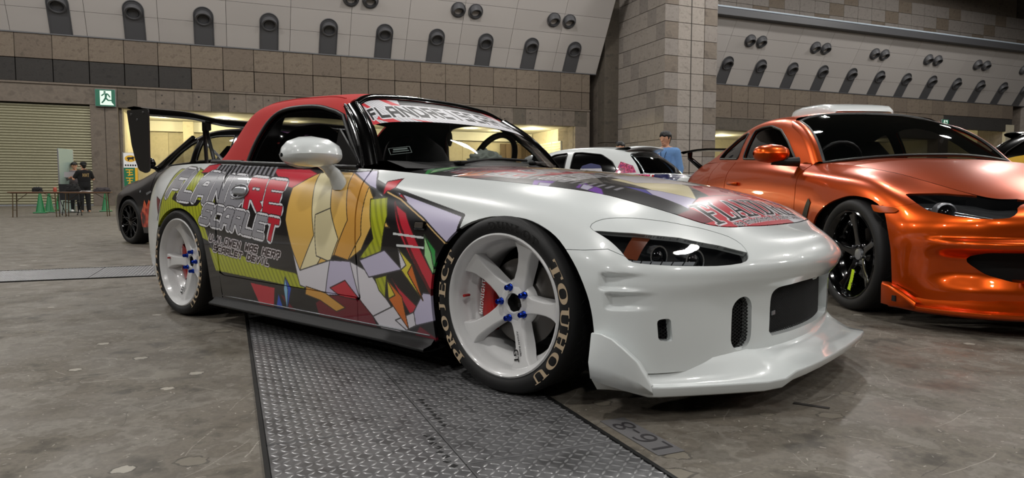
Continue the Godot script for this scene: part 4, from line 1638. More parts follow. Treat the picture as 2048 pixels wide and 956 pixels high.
func _hero_bumper_parts() -> void:
	# wire mesh set back in the openings
	var fx := Basis(Vector3(0, 0, -1), Vector3(0, 1, 0), Vector3(1, 0, 0))
	var gm := MB.new()
	wire_mesh(gm, [Vector2(-.345, .20), Vector2(.345, .20), Vector2(.345, .40), Vector2(-.345, .40)], Transform3D(fx, Vector3(0.735, 0, 0)), 0.0085, 0.0016, 0.36)
	put(hero, "grille_mesh", gm, M.mesh_black).set_meta("label", "black wire mesh in the wide front opening")
	for sd in [1.0, -1.0]:
		var om := MB.new()
		var ax := Vector3(0.93, 0, 0.36 * sd).normalized()
		var b2 := Basis(Vector3.UP.cross(ax), Vector3.UP, ax)
		wire_mesh(om, _pill(Vector2(0, 0), 0.062, 0.096), Transform3D(b2, Vector3(0.672, 0.278, 0.475 * sd)), 0.0095, 0.0017)
		put(hero, "grille_mesh", om, M.mesh_black)
		om = MB.new()
		ax = Vector3(0.70, 0, 0.72 * sd).normalized()
		b2 = Basis(Vector3.UP.cross(ax), Vector3.UP, ax)
		wire_mesh(om, [Vector2(-.05, -.05), Vector2(.05, -.05), Vector2(.05, .05), Vector2(-.05, .05)], Transform3D(b2, Vector3(0.525, 0.28, 0.74 * sd)), 0.0095, 0.0017)
		put(hero, "grille_mesh", om, M.mesh_black)
	# tiny badge on the mesh
	var bd := MB.new()
	bd.box(Vector3(0.722, 0.288, 0.27), Vector3(0.004, 0.014, 0.03), 0.001)
	put(hero, "mesh_badge", bd, M.silver)
	# splitter: outer edge, inner edge
	var out_e := v3([.888,.152,0, .886,.152,.12, .880,.150,.24, .868,.147,.34, .848,.140,.415, .826,.118,.445, .79,.112,.50, .72,.112,.592, .64,.113,.695, .575,.114,.775, .552,.116,.80, .50,.135,.845, .45,.152,.878, .41,.165,.893])
	var in_e := v3([.74,.182,0, .735,.182,.12, .725,.182,.24, .71,.184,.34, .695,.19,.415, .685,.198,.445, .67,.197,.50, .635,.196,.592, .585,.195,.67, .535,.195,.735, .51,.195,.76, .46,.2,.80, .42,.2,.83, .39,.2,.85])
	var top := []
	var lip := []
	for i in out_e.size():
		var o: Vector3 = out_e[i]
		var n: Vector3 = in_e[i]
		var row := []
		for k in 7:
			var t := k / 6.0
			var p := n.lerp(o, t)
			p.y = lerpf(n.y, o.y, smoothstep(0.0, 0.75, t) * 0.9 + t * 0.1)
			row.append(p)
		top.append(row)
		var low := o - Vector3(0.012, 0.034, 0)
		lip.append([o, o + Vector3(0.004, -0.006, 0.0), low + Vector3(0.004, 0.004, 0), low, n + Vector3(0, -0.11, 0)])
	var sp := MB.new()
	sp.grid(top, Vector3.UP)
	sp.grid(lip, Vector3(1, 0, 0.3))
	# fin at the corner that stands up beside the wheel
	var fin := v3([.395,.272,.893, .43,.274,.90, .465,.262,.895, .495,.235,.88, .525,.195,.85, .552,.118,.805])
	var fr := []
	for i in fin.size():
		var p: Vector3 = fin[i]
		var t := i / (fin.size() - 1.0)
		var low := Vector3(lerpf(.395, .556, t), lerpf(.135, .092, t), lerpf(.897, .80, t * t))
		var mid := p.lerp(low, 0.62) + Vector3(0, 0, 0.012 * (1 - t))
		var inner := p + Vector3(-0.006, -0.004, -0.03)
		fr.append([inner, p + Vector3(0, 0.002, -0.008), p, mid, low, low + Vector3(-.02, -.002, -.05)])
	sp.grid(fr, Vector3(0.3, 0, 1))
	var web := []
	for i in fin.size():
		var p: Vector3 = fin[i]
		web.append([p + Vector3(-0.006, -0.004, -0.03), p + Vector3(-0.02, -0.008, -0.07), p + Vector3(-0.04, -0.02, -0.12)])
	web.append([Vector3(.556, .105, .80), Vector3(.53, .13, .76), Vector3(.50, .15, .70)])
	sp.grid(web, Vector3(0, 1, 0))
	sp.quad(fin[0] + Vector3(-0.006, -0.004, -0.03), fin[0], Vector3(.395, .135, .897), Vector3(.395, .135, .85), Vector3(-1, 0, 0))
	var sb := MB.new()
	sb.add(sp); sb.add(sp.mirrored())
	put(hero, "front_splitter", sb, M.white_paint).set_meta("label", "white front lip with upturned corners")
	# inner wall behind the fin
	# repeater lamp on the fender
	var rp := MB.new()
	var q := HN.locate(Vector2(-.395, .572), 0, 1, NearSide.new())
	var P := HN.at(q)
	var N := HN.normal_at(q)
	var bs := Basis(Vector3(1, 0, 0), N.cross(Vector3(1, 0, 0)).normalized(), N).orthonormalized()
	rp.box(P + N * 0.004, Vector3(0.062, 0.034, 0.014), 0.005, bs)
	var ro := put(hero, "side_repeater", rp, M.black_gloss)
	rp = MB.new()
	rp.box(P + N * 0.0105, Vector3(0.046, 0.022, 0.008), 0.003, bs)
	put(ro, "lens", rp, mat("smoke_lens", Color(0.3, 0.28, 0.26), 0.15, 0.0, 0.8))
	# door handle
	q = HN.locate(Vector2(-1.755, .702), 0, 1, NearSide.new())
	P = HN.at(q)
	N = HN.normal_at(q)
	bs = Basis(Vector3(1, 0, 0), N.cross(Vector3(1, 0, 0)).normalized(), N).orthonormalized()
	var dh := MB.new()
	var rim := []
	for p in _pill(Vector2.ZERO, 0.036, 0.036):
		rim.append(P + bs * Vector3(p.x * 2.3, p.y, 0.002))
	dh.tube(rim, 0.004, 6, true)
	var pd := []
	for p in _pill(Vector2.ZERO, 0.026, 0.026):
		pd.append(p)
	dh.xf = Transform3D(bs, P)
	dh.prism(PackedVector2Array(rounded(vv([-.045,-.018, .075,-.022, .075,.016, -.045,.020]), 0.015, 4)), 0.0, 0.016, 0.005)
	put(hero, "door_handle", dh, M.silver).set_meta("label", "silver grey recessed door handle")

func _hero_lamp(lamp: PackedVector2Array) -> void:
	for sd in [1.0, -1.0]:
		var h := Node3D.new()
		h.name = "headlight"
		hero.add_child(h, true)
		h.set_meta("label", "smoked headlight under a white lid")
		# lid: everything above a slanting line
		var near := NearSide.new()
		var split := HN.path(vv([.30,.578, .362,.578, .45,.572, .55,.556, .64,.530, .70,.506, .74,.49]), 0, 1, 0.02, near)
		var up := split.duplicate()
		up.append(Vector2(split[split.size() - 1].x, 8.0)); up.append(Vector2(split[0].x, 8.0))
		var dn := split.duplicate()
		dn.append(Vector2(split[split.size() - 1].x, 0.0)); dn.append(Vector2(split[0].x, 0.0))
		var seam := Geometry2D.offset_polygon(lamp, -0.012)[0]
		for g in Geometry2D.intersect_polygons(seam, up):
			var lid := MB.new()
			HN.cut(lid, g, [], null, 0.02, -0.001)
			put(h, "lid", lid if sd > 0 else lid.mirrored(), M.white_paint)
		for g in Geometry2D.intersect_polygons(seam, dn):
			var lens := MB.new()
			HN.cut(lens, g, [], null, 0.01, -0.004)
			put(h, "cover_glass", lens if sd > 0 else lens.mirrored(), M.lamp_cover)
			var bowl := MB.new()
			HN.cut(bowl, g, [], null, 0.0, -0.055)
			put(h, "housing", bowl if sd > 0 else bowl.mirrored(), M.lamp_dark)
		# pieces inside
		var mb := MB.new()
		var am := MB.new()
		var strip := MB.new()
		var ring := MB.new()
		var dark := MB.new()
		for pr in [[.525, .530, 0.027, 0], [.605, .512, 0.031, 1]]:
			var q := HN.locate(Vector2(pr[0], pr[1]), 0, 1, near)
			var P := HN.at(q) - HN.normal_at(q) * 0.045
			var dirv := Vector3(0.93, 0.02, 0.36).normalized()
			var bs := Basis(Vector3.UP.cross(dirv).normalized(), dirv.cross(Vector3.UP.cross(dirv)).normalized(), dirv)
			ring.xf = Transform3D(bs, P)
			ring.lathe([Vector2(pr[2] + 0.012, -0.03), Vector2(pr[2] + 0.008, 0.022), Vector2(pr[2] + 0.003, 0.022), Vector2(pr[2], 0.0)], 24)
			dark.xf = Transform3D(bs, P)
			dark.lathe([Vector2(pr[2], -0.01), Vector2(pr[2] * 0.9, 0.012), Vector2(pr[2] * 0.5, 0.022), Vector2(0.0, 0.025)], 24)
		put(h, "projector_ring", ring if sd > 0 else ring.mirrored(), M.chrome)
		put(h, "projector_lens", dark if sd > 0 else dark.mirrored(), M.black_gloss)
		var aq := HN.path(vv([.452,.520, .462,.507, .494,.501, .492,.566, .452,.571]), 0, 1, 0.02, near, true)
		HN.cut(am, aq, [], null, 0.0, -0.018)
		put(h, "amber_reflector", am if sd > 0 else am.mirrored(), M.amber_lens)
		for i in 7:
			var x0 := .462 + i * .0225
			var sq := HN.path(vv([x0,.4965 - i * .0012, x0 + .0195,.4955 - i * .0012, x0 + .0195,.4835 - i * .0008, x0,.4850 - i * .0008]), 0, 1, 0.02, near, true)
			HN.cut(strip, sq, [], null, 0.01, -0.007)
		put(h, "led_strip", strip if sd > 0 else strip.mirrored(), M.clear_strip)

func _hero_hood() -> void:
	# height field between the shut lines
	var P := []
	var N := 36
	for i in N + 1:
		var x := lerpf(-0.72, 0.70, float(i) / N)
		var row := []
		for j in 31:
			var z := lerpf(-0.75, 0.75, j / 30.0)
			row.append(Vector3(x, hood_y(x, z), z))
		P.append(row)
	var net := Net.new(P, 1, 1, Vector3.UP)
	var edge := [Vector2(.655, 0), Vector2(.65, .19), Vector2(.634, .32), Vector2(.617, .415), Vector2(.57, .50), Vector2(.485, .57), Vector2(.38, .603), Vector2(.265, .62), Vector2(.135, .633), Vector2(-.045, .645), Vector2(-.275, .657), Vector2(-.55, .674), Vector2(-.70, .688)]
	var c := curve(edge, 4)
	var full := []
	for p in c:
		full.append(p)
	for z in [.5, .25, 0.0, -.25, -.5]:
		full.append(Vector2(-.70 + 0.06 * (1.0 - pow(z / 0.69, 2)), z))
	for i in range(c.size() - 1, 0, -1):
		full.append(Vector2(c[i].x, -c[i].y))
	var q := net.path(full, 0, 2, 0.05, null, true)
	var hb := MB.new()
	net.cut(hb, q, [], HoodUV.new(), 0.012)
	put(hero, "hood", hb, M.livery_hood).set_meta("label", "hood with printed letters on crimson and black")
	# dark tray under the hood joint
	var tray := MB.new()
	net.cut(tray, net.path([Vector2(.62, -.38), Vector2(.62, .38), Vector2(.3, .58), Vector2(-.72, .70), Vector2(-.72, -.70), Vector2(.3, -.58)], 0, 2, 0.1, null, true), [], null, 0.0, -0.03)
	put(hero, "engine_tray", tray, M.black_matte)
	# cowl with wipers
	var cw := MB.new()
	var rows := []
	for i in 25:
		var z := lerpf(-0.71, 0.71, i / 24.0)
		var k := 1.0 - pow(z / 0.72, 2)
		var xa := -.70 + 0.06 * k
		var xb := -.885 + 0.20 * k
		rows.append([Vector3(xa + 0.02, hood_y(xa, z) - 0.022, z), Vector3((xa + xb) / 2, hood_y(xa, z) - 0.012 + 0.0, z), Vector3(xb - 0.05, 0.80 + 0.055 * k, z)])
	cw.grid(rows, Vector3.UP)
	put(hero, "cowl", cw, M.black_satin)
	for s in [[Vector3(-.735, .835, .30), Vector3(-.80, .868, -.28)], [Vector3(-.70, .848, -.22), Vector3(-.86, .845, -.62)]]:
		var w := MB.new()
		var mid: Vector3 = (s[0] + s[1]) / 2 + Vector3(0.012, 0.012, 0)
		w.tube(curve([s[0], mid, s[1]], 5), 0.008, 6)
		w.box(s[0], Vector3(0.05, 0.02, 0.04), 0.006)
		put(hero, "wiper", w, M.black_satin)

func top_net() -> Net:
	var T := []
	T.append(v3([-.90,.80,.722, -1.035,.965,.648, -1.185,1.105,.572, -1.235,1.158,.478, -1.268,1.188,.26, -1.278,1.198,0]))
	T.append(v3([-1.15,.812,.738, -1.22,.985,.668, -1.33,1.135,.584, -1.36,1.186,.472, -1.385,1.216,.25, -1.39,1.224,0]))
	T.append(v3([-1.45,.824,.744, -1.48,1.0,.678, -1.52,1.148,.588, -1.535,1.198,.462, -1.55,1.23,.245, -1.55,1.238,0]))
	T.append(v3([-1.72,.836,.745, -1.73,1.0,.684, -1.75,1.152,.60, -1.755,1.205,.465, -1.76,1.236,.24, -1.76,1.243,0]))
	T.append(v3([-1.95,.847,.74, -1.96,.99,.69, -1.97,1.135,.612, -1.975,1.187,.465, -1.975,1.215,.24, -1.975,1.222,0]))
	T.append(v3([-2.10,.853,.735, -2.105,.965,.678, -2.10,1.065,.60, -2.11,1.105,.46, -2.12,1.13,.24, -2.12,1.136,0]))
	T.append(v3([-2.22,.858,.722, -2.22,.905,.66, -2.22,.955,.58, -2.235,.975,.44, -2.25,.99,.24, -2.25,.992,0]))
	T.append(v3([-2.33,.862,.70, -2.34,.868,.64, -2.36,.872,.56, -2.38,.876,.43, -2.40,.88,.24, -2.40,.88,0]))
	return Net.new(T, 10, 8, Vector3(0, 1, 0.5), false, false, true)

func _hero_cabin() -> void:
	var TN := top_net()
	var near := NearSide.new()
	var um := (TN.nu - 1.0) / TN.su
	var vm := (TN.nv - 1.0) / TN.sv
	# side window opening
	var win_pts := curve(vv([-1.852,.86, -1.838,.93, -1.815,1.0, -1.785,1.06, -1.735,1.105, -1.66,1.125, -1.52,1.128, -1.38,1.115, -1.25,1.083]), 4)
	var win := TN.path(win_pts + vv([-1.19,1.06, -.945,.825, -.945,.79]), 0, 1, 0.03, near)
	win.append(Vector2(0.0, -0.4))
	win.append(Vector2(win[0].x, -0.4))
	# rear window
	var rw := PackedVector2Array([Vector2(4.75, 3.4), Vector2(5.9, 3.5), Vector2(5.9, 5.3), Vector2(4.75, 5.3)])
	var cloth := MB.new()
	TN.cut(cloth, PackedVector2Array([Vector2(0.12, -0.3), Vector2(um + 0.1, -0.3), Vector2(um + 0.1, vm + 0.1), Vector2(0.12, vm + 0.1)]), [win, rw], null, 0.012)
	var cb := MB.new()
	cb.add(cloth); cb.add(cloth.mirrored())
	var lin := MB.new()
	TN.cut(lin, PackedVector2Array([Vector2(0.12, -0.3), Vector2(um + 0.1, -0.3), Vector2(um + 0.1, vm + 0.1), Vector2(0.12, vm + 0.1)]), [win, rw], null, 0.0, -0.016)
	var lb := MB.new()
	lb.add(lin); lb.add(lin.mirrored())
	put(hero, "top_lining", lb, M.black_matte)
	put(hero, "soft_top", cb, M.soft_top).set_meta("label", "red fabric soft top")
	# seam welts
	for v in [2.55]:
		for sd in [1.0, -1.0]:
			var s := MB.new()
			var pts := []
			for i in 30:
				var q := Vector2(lerpf(0.5, 5.2, i / 29.0), v)
				var p := TN.at(q) + TN.normal_at(q) * 0.001
				pts.append(Vector3(p.x, p.y, p.z * sd))
			s.tube(pts, 0.004, 5)
			put(hero, "roof_seam", s, M.soft_top)
	# side glass
	var glass := MB.new()
	TN.cut(glass, Geometry2D.offset_polygon(win, 0.02)[0], [], null, 0.0, -0.012)
	put(hero, "side_window", glass, M.smoked_glass).set_meta("label", "dark side window")
	put(hero, "side_window", glass.mirrored(), M.clear_glass)
	var rg := MB.new()
	TN.cut(rg, Geometry2D.offset_polygon(rw, 0.05)[0], [], null, 0.0, -0.01)
	var rgb := MB.new()
	rgb.add(rg); rgb.add(rg.mirrored())
	put(hero, "rear_window", rgb, M.clear_glass)
	# weatherstrip round the side window
	for sd in [1.0, -1.0]:
		var ws := MB.new()
		var pts := []
		for i in win.size() - 2:
			var p := TN.at(win[i])
			pts.append(Vector3(p.x, p.y, p.z * sd))
		ws.tube(pts, 0.011, 6)
		ws.tube([Vector3(-.93, .806, .738 * sd), Vector3(-1.2, .818, .748 * sd), Vector3(-1.6, .838, .752 * sd), Vector3(-1.9, .852, .748 * sd)], 0.012, 6)
		put(hero, "window_seal", ws, M.black_satin)
	# windscreen between cowl and header
	var base := [[-.645, .842, 0.0], [-.655, .840, .18], [-.70, .832, .38], [-.785, .818, .57], [-.868, .805, .675]]
	var head := [[-1.272, 1.185, 0.0], [-1.265, 1.182, .15], [-1.252, 1.172, .31], [-1.228, 1.153, .44], [-1.192, 1.112, .535]]
	var W := []
	for i in range(-4, 5):
		var b: Array = base[absi(i)]
		var h: Array = head[absi(i)]
		var s := signf(i) if i != 0 else 1.0
		var bp := Vector3(b[0], b[1], b[2] * s)
		var hp := Vector3(h[0], h[1], h[2] * s)
		var col := []
		for k in 4:
			var t := k / 3.0
			col.append(bp.lerp(hp, t) + Vector3(0.06, 0.075, 0).normalized() * 0.03 * sin(PI * t))
		W.append(col)
	var WN := Net.new(W, 5, 7, Vector3(1, 1, 0))
	var wm := (WN.nu - 1.0) / WN.su
	var wv := (WN.nv - 1.0) / WN.sv
	var wg := MB.new()
	WN.cut(wg, PackedVector2Array([Vector2(-.1, -.1), Vector2(wm + .1, -.1), Vector2(wm + .1, wv + .1), Vector2(-.1, wv + .1)]), [], null)
	put(hero, "windscreen", wg, M.windscreen).set_meta("label", "raked windscreen with printed sun strip")
	# sun strip with lettering
	banner()
	var bn := MB.new()
	var bu := BannerUV.new()
	bu.net = WN
	var strip := PackedVector2Array()
	for i in 21:
		strip.append(Vector2(lerpf(0.0, wm, i / 20.0), 1.58 + 0.12 * pow(absf(i - 10) / 10.0, 2.0)))
	strip.append(Vector2(wm + 0.1, wv + 0.1)); strip.append(Vector2(-0.1, wv + 0.1))
	# texture follows the strip
	for i in 60:
		for j in 4:
			var u0 := wm * i / 60.0
			var u1 := wm * (i + 1) / 60.0
			var lo0 := 1.58 + 0.12 * pow(absf(u0 / wm * 2.0 - 1.0), 2.0)
			var lo1 := 1.58 + 0.12 * pow(absf(u1 / wm * 2.0 - 1.0), 2.0)
			var qs := [Vector2(u0, lerpf(lo0, wv - 0.06, j / 4.0)), Vector2(u1, lerpf(lo1, wv - 0.06, j / 4.0)), Vector2(u1, lerpf(lo1, wv - 0.06, (j + 1) / 4.0)), Vector2(u0, lerpf(lo0, wv - 0.06, (j + 1) / 4.0))]
			var ps := []
			var ns := []
			for q in qs:
				ns.append(WN.normal_at(q)); ps.append(WN.at(q) + WN.normal_at(q) * 0.0015)
			var ts := [Vector2(1.0 - u0 / wm, 1.0 - j / 4.0), Vector2(1.0 - u1 / wm, 1.0 - j / 4.0), Vector2(1.0 - u1 / wm, 1.0 - (j + 1) / 4.0), Vector2(1.0 - u0 / wm, 1.0 - (j + 1) / 4.0)]
			bn.tri(ps[0], ps[1], ps[2], ns[0], ns[1], ns[2], ts[0], ts[1], ts[2])
			bn.tri(ps[0], ps[2], ps[3], ns[0], ns[2], ns[3], ts[0], ts[2], ts[3])
	put(hero, "sun_strip", bn, M.sun_strip).set_meta("label", "white and red sun strip with black letters")
	# black frame
	for sd in [1.0, -1.0]:
		var pl := MB.new()
		var fr := []
		for k in 13:
			var t := k / 12.0
			var q := Vector2(wm if sd > 0 else 0.0, lerpf(-0.05, wv, t))
			var p := WN.at(q)
			var o := Vector3(-0.052, -0.012, 0.052 * sd).normalized()
			fr.append([p + Vector3(0.006, 0.006, -0.03 * sd), p + Vector3(0.012, 0.014, 0.0), p + Vector3(0.004, 0.016, 0.026 * sd), p + Vector3(-0.025, 0.006, 0.046 * sd), p + Vector3(-0.075, -0.012, 0.052 * sd), p + Vector3(-0.085, -0.02, 0.035 * sd)])
		pl.grid(fr, Vector3(0.5, 0.3, sd))
		put(hero, "windscreen_pillar", pl, M.black_gloss)
		for off in [[Vector3(0.011, 0.016, 0.012 * sd), 0.006], [Vector3(-0.03, 0.006, 0.049 * sd), 0.006]]:
			var rib := MB.new()
			var pts := []
			for k in 13:
				pts.append(WN.at(Vector2(wm if sd > 0 else 0.0, lerpf(-0.05, wv, k / 12.0))) + off[0])
			rib.tube(pts, off[1], 6)
			put(hero, "pillar_moulding", rib, M.black_gloss)
		var cg := MB.new()
		cg.prism(pv([-1.13, .83, -.93, .815, -1.075, .985]), 0.715, 0.725)
		put(hero, "quarter_trim", cg if sd > 0 else cg.mirrored(), M.black_satin)
	var hd := MB.new()
	var hr := []
	for i in 41:
		var q := Vector2(wm * i / 40.0, wv)
		var p := WN.at(q)
		hr.append([p + Vector3(0.012, 0.004, 0), p + Vector3(0.008, 0.018, 0), p + Vector3(-0.012, 0.028, 0), p + Vector3(-0.05, 0.026, 0), p + Vector3(-0.06, 0.0, 0)])
	hd.grid(hr, Vector3(0.3, 1, 0))
	put(hero, "windscreen_header", hd, M.black_gloss)
	# small clear sticker at the foot of the glass
	var sk := MB.new()
	for q in [[7.08, 0.5]]:
		var qq := Vector2(q[0], q[1])
		var n := WN.normal_at(qq)
		var ex := (WN.at(qq + Vector2(0.2, 0)) - WN.at(qq)).normalized() * -1.0
		var ey := n.cross(ex).normalized()
		if ey.y < 0:
			ey = -ey
		var p := WN.at(qq) + n * 0.002
		for b in [[-0.05, -0.022, 0.05, -0.019], [-0.05, 0.019, 0.05, 0.022], [-0.05, -0.022, -0.047, 0.022], [0.047, -0.022, 0.05, 0.022], [-0.035, -0.008, 0.04, -0.002], [-0.03, 0.004, 0.036, 0.014]]:
			sk.quad(p + ex * b[0] + ey * b[1], p + ex * b[2] + ey * b[1], p + ex * b[2] + ey * b[3], p + ex * b[0] + ey * b[3], n)
	put(hero, "glass_sticker", sk, mat("sticker_grey", Color(0.30, 0.34, 0.33), 0.5))
	_hero_interior()

class BannerUV extends Ask:
	var net: Net

func _hero_interior() -> void:
	var d := MB.new()
	var rows := []
	for i in 15:
		var z := lerpf(-0.68, 0.68, i / 14.0)
		rows.append([Vector3(-.68, .80, z), Vector3(-.80, .835, z), Vector3(-.95, .835, z), Vector3(-1.02, .80, z), Vector3(-1.04, .70, z), Vector3(-1.0, .5, z)])
	d.grid(rows, Vector3(0, 1, 0))
	put(hero, "dashboard", d, M.black_matte)
	for sd in [1.0, -1.0]:
		var s := MB.new()
		var P := []
		for i in 12:
			var row := []
			for j in 9:
				var t := j / 8.0
				var an := TAU * i / 12.0
				var w := lerpf(0.24, 0.13, smoothstep(0.45, 1.0, t))
				var c := Vector3(lerpf(-1.45, -1.72, t), lerpf(0.42, 1.06, t), 0.36 * sd)
				row.append(c + Vector3(cos(an) * 0.07, 0, sin(an) * w) * (1.0 if j < 8 else 0.3))
			P.append(row)
		s.grid(P, Vector3.ZERO, true)
		s.box(Vector3(-1.3, 0.42, 0.36 * sd), Vector3(0.5, 0.16, 0.48), 0.05)
		put(hero, "seat", s, M.black_matte)
	var st := MB.new()
	var ring := []
	var c := Vector3(-1.10, .872, -.36)
	var ax := Vector3(-0.9, 0.42, 0).normalized()
	var ey := Vector3(0.42, 0.9, 0).normalized()
	for i in 28:
		var an := TAU * i / 28
		ring.append(c + Vector3(0, 0, 1) * cos(an) * 0.165 + ey * sin(an) * 0.165)
	st.tube(ring, 0.017, 8, true)
	for an in [0.1, PI - 0.1, -PI / 2]:
		st.tube([c - ax * 0.04, c + Vector3(0, 0, 1) * cos(an) * 0.16 + ey * sin(an) * 0.16], 0.018, 6)
	st.tube([c - ax * 0.03, c + Vector3(.25, -.14, 0)], 0.04, 10)
	put(hero, "steering_wheel", st, M.black_satin)
	var rh := MB.new()
	for sd in [-1.0, 1.0]:
		rh.tube(curve([Vector3(-1.86, .8, .58 * sd), Vector3(-1.84, .98, .52 * sd), Vector3(-1.83, 1.04, .38 * sd), Vector3(-1.84, 1.0, .22 * sd), Vector3(-1.86, .85, .18 * sd)], 5), 0.022, 8)
	put(hero, "roll_hoop", rh, M.black_satin)
	var mr := MB.new()
	mr.box(Vector3(-1.13, 1.09, -0.02), Vector3(0.03, 0.06, 0.22), 0.012)
	mr.tube([Vector3(-1.13, 1.10, -.02), Vector3(-1.2, 1.15, -.02)], 0.008, 6)
	put(hero, "inside_mirror", mr, M.black_satin)
	var hg := MB.new()
	hg.tube([Vector3(-1.12, 1.06, -.02), Vector3(-1.12, 1.02, -.02)], 0.002, 5)
	hg.blob(Vector3(-1.12, .985, -.02), Vector3(.012, .042, .018), 10, 8)
	var hgo := put(self, "hanging_charm", hg, mat("charm_grey", Color(0.5, 0.5, 0.46), 0.5))
	tag(hgo, "small grey charm hanging behind the roadster's windscreen", "charm")
	hgo.position = HERO_AT
	hgo.rotation.y = -HERO_YAW
	# crumpled pale cloth on the dashboard
	var cl := MB.new()
	var r := RandomNumberGenerator.new()
	r.seed = 3
	var nz := noise(9.0, 3, 3)
	var P2 := []
	for i in 24:
		var row := []
		for j in 13:
			var ph := PI * 0.5 * j / 12.0
			var th := TAU * i / 24.0
			var dv := Vector3(sin(ph) * cos(th), cos(ph), sin(ph) * sin(th))
			var k := 1.0 + 0.38 * nz.get_noise_3dv(dv * 0.55)
			row.append(dv * Vector3(0.07, 0.075, 0.125) * k)
		P2.append(row)
	cl.grid(P2, Vector3.ZERO, true)
	var co := put(self, "crumpled_cloth", cl, mat("cloth_grey", Color(0.62, 0.66, 0.62), 0.9))
	tag(co, "crumpled pale grey cloth lying behind the roadster's windscreen", "cloth")
	co.position = HERO_AT + Basis(Vector3.UP, -HERO_YAW) * Vector3(-.86, .835, -.02)
	co.rotation.y = -HERO_YAW

func _hero_trim() -> void:
	# trunk deck
	var P := []
	var st := [[-2.36, .862, .70], [-2.5, .863, .715], [-2.75, .864, .685], [-3.0, .86, .63], [-3.16, .852, .48], [-3.21, .85, .2]]
	for s in st:
		var row := []
		for j in 9:
			var t := j / 4.0 - 1.0
			row.append(Vector3(s[0], s[1] + 0.035 * (1.0 - t * t), s[2] * t))
		P.append(row)
	var tn := Net.new(P, 4, 2, Vector3.UP)
	var tb := MB.new()
	tn.cut(tb, PackedVector2Array([Vector2(-.1, -.1), Vector2(6, -.1), Vector2(6, 9), Vector2(-.1, 9)]), [], null)
	put(hero, "trunk_lid", tb, M.white_paint)
	# black base moulding of the soft top
	var bm := MB.new()
	for sd in [1.0, -1.0]:
		bm.tube([Vector3(-1.9, .853, .742 * sd), Vector3(-2.1, .861, .735 * sd), Vector3(-2.28, .868, .712 * sd), Vector3(-2.38, .874, .65 * sd), Vector3(-2.42, .882, .4 * sd), Vector3(-2.43, .886, 0)], 0.015, 6)
	put(hero, "top_moulding", bm, M.black_satin)
	# side skirt with a flat blade
	for sd in [1.0, -1.0]:
		var sk := MB.new()
		var rows := []
		for i in 15:
			var t := i / 14.0
			var x := lerpf(-2.02, -.335, t)
			var e := 0.018 * smoothstep(0.85, 1.0, t)
			rows.append([Vector3(x, .150, .838), Vector3(x, .142, .852), Vector3(x, .136, .858), Vector3(x, .126, .868), Vector3(x, .118, .886 + e), Vector3(x, .112, .89 + e), Vector3(x, .105, .886 + e), Vector3(x, .102, .85), Vector3(x, .11, .74)])
		sk.grid(rows, Vector3(0, 0, 1))
		put(hero, "side_skirt", sk if sd > 0 else sk.mirrored(), M.black_rubber).set_meta("label", "black side skirt under the door")
		var ln := MB.new()
		ln.tube([Vector3(-1.96, .156, .8475), Vector3(-1.2, .156, .8475), Vector3(-.36, .156, .8475)], 0.0032, 6)
		put(hero, "sill_strip", ln if sd > 0 else ln.mirrored(), M.silver)
	# door mirrors
	for sd in [1.0, -1.0]:
		var m := MB.new()
		var c := Vector3(-1.02, .848, .935)
		var rows := []
		# shell: lathe-like shape along the car's width
		var prof := [[-.155, .012], [-.15, .035], [-.125, .058], [-.08, .072], [-.02, .076], [.04, .07], [.085, .055], [.11, .034], [.118, .01]]
		for s in prof:
			var ring := []
			for k in 18:
				var an := TAU * k / 17.0
				var dx := cos(an)
				var dy := sin(an)
				var px := 0.105 * dx if dx > 0 else 0.05 * dx
				var hh: float = s[1] / 0.076
				ring.append(c + Vector3(px * hh * (1.0 if s[1] > 0.03 else 0.9), dy * s[1] * (1.0 if dy > 0 else 0.72) + 0.012 * hh, s[0]))
			rows.append(ring)
		m.grid(rows, Vector3.ZERO)
		# pedestal
		var ped := []
		for t in [[0.0, c + Vector3(.0, -.03, -.085), .05], [0.35, c + Vector3(.02, -.055, -.11), .046], [0.7, c + Vector3(.035, -.09, -.13), .044], [1.0, c + Vector3(.045, -.14, -.145), .048]]:
			var ring := []
			for k in 15:
				var an := TAU * k / 14.0
				ring.append(t[1] + Vector3(cos(an) * t[2], 0.0, sin(an) * 0.032))
			ped.append(ring)
		m.grid(ped, Vector3.ZERO)
		var mo := put(hero, "door_mirror", m if sd > 0 else m.mirrored(), M.white_paint)
		mo.set_meta("label", "white rounded door mirror")
		if sd < 0:
			mo.position = Vector3(-.13, 0, .09)
		var gl := MB.new()
		gl.xf = Transform3D(Basis(Vector3.UP, -PI / 2).scaled(Vector3.ONE), c + Vector3(-.052, .008, -.02))
		var el := []
		for k in 20:
			el.append(Vector2(cos(TAU * k / 20) * .115, sin(TAU * k / 20) * .055))
		gl.prism(PackedVector2Array(el), 0.0, 0.004)
		put(mo, "mirror_glass", gl if sd > 0 else gl.mirrored(), M.chrome)

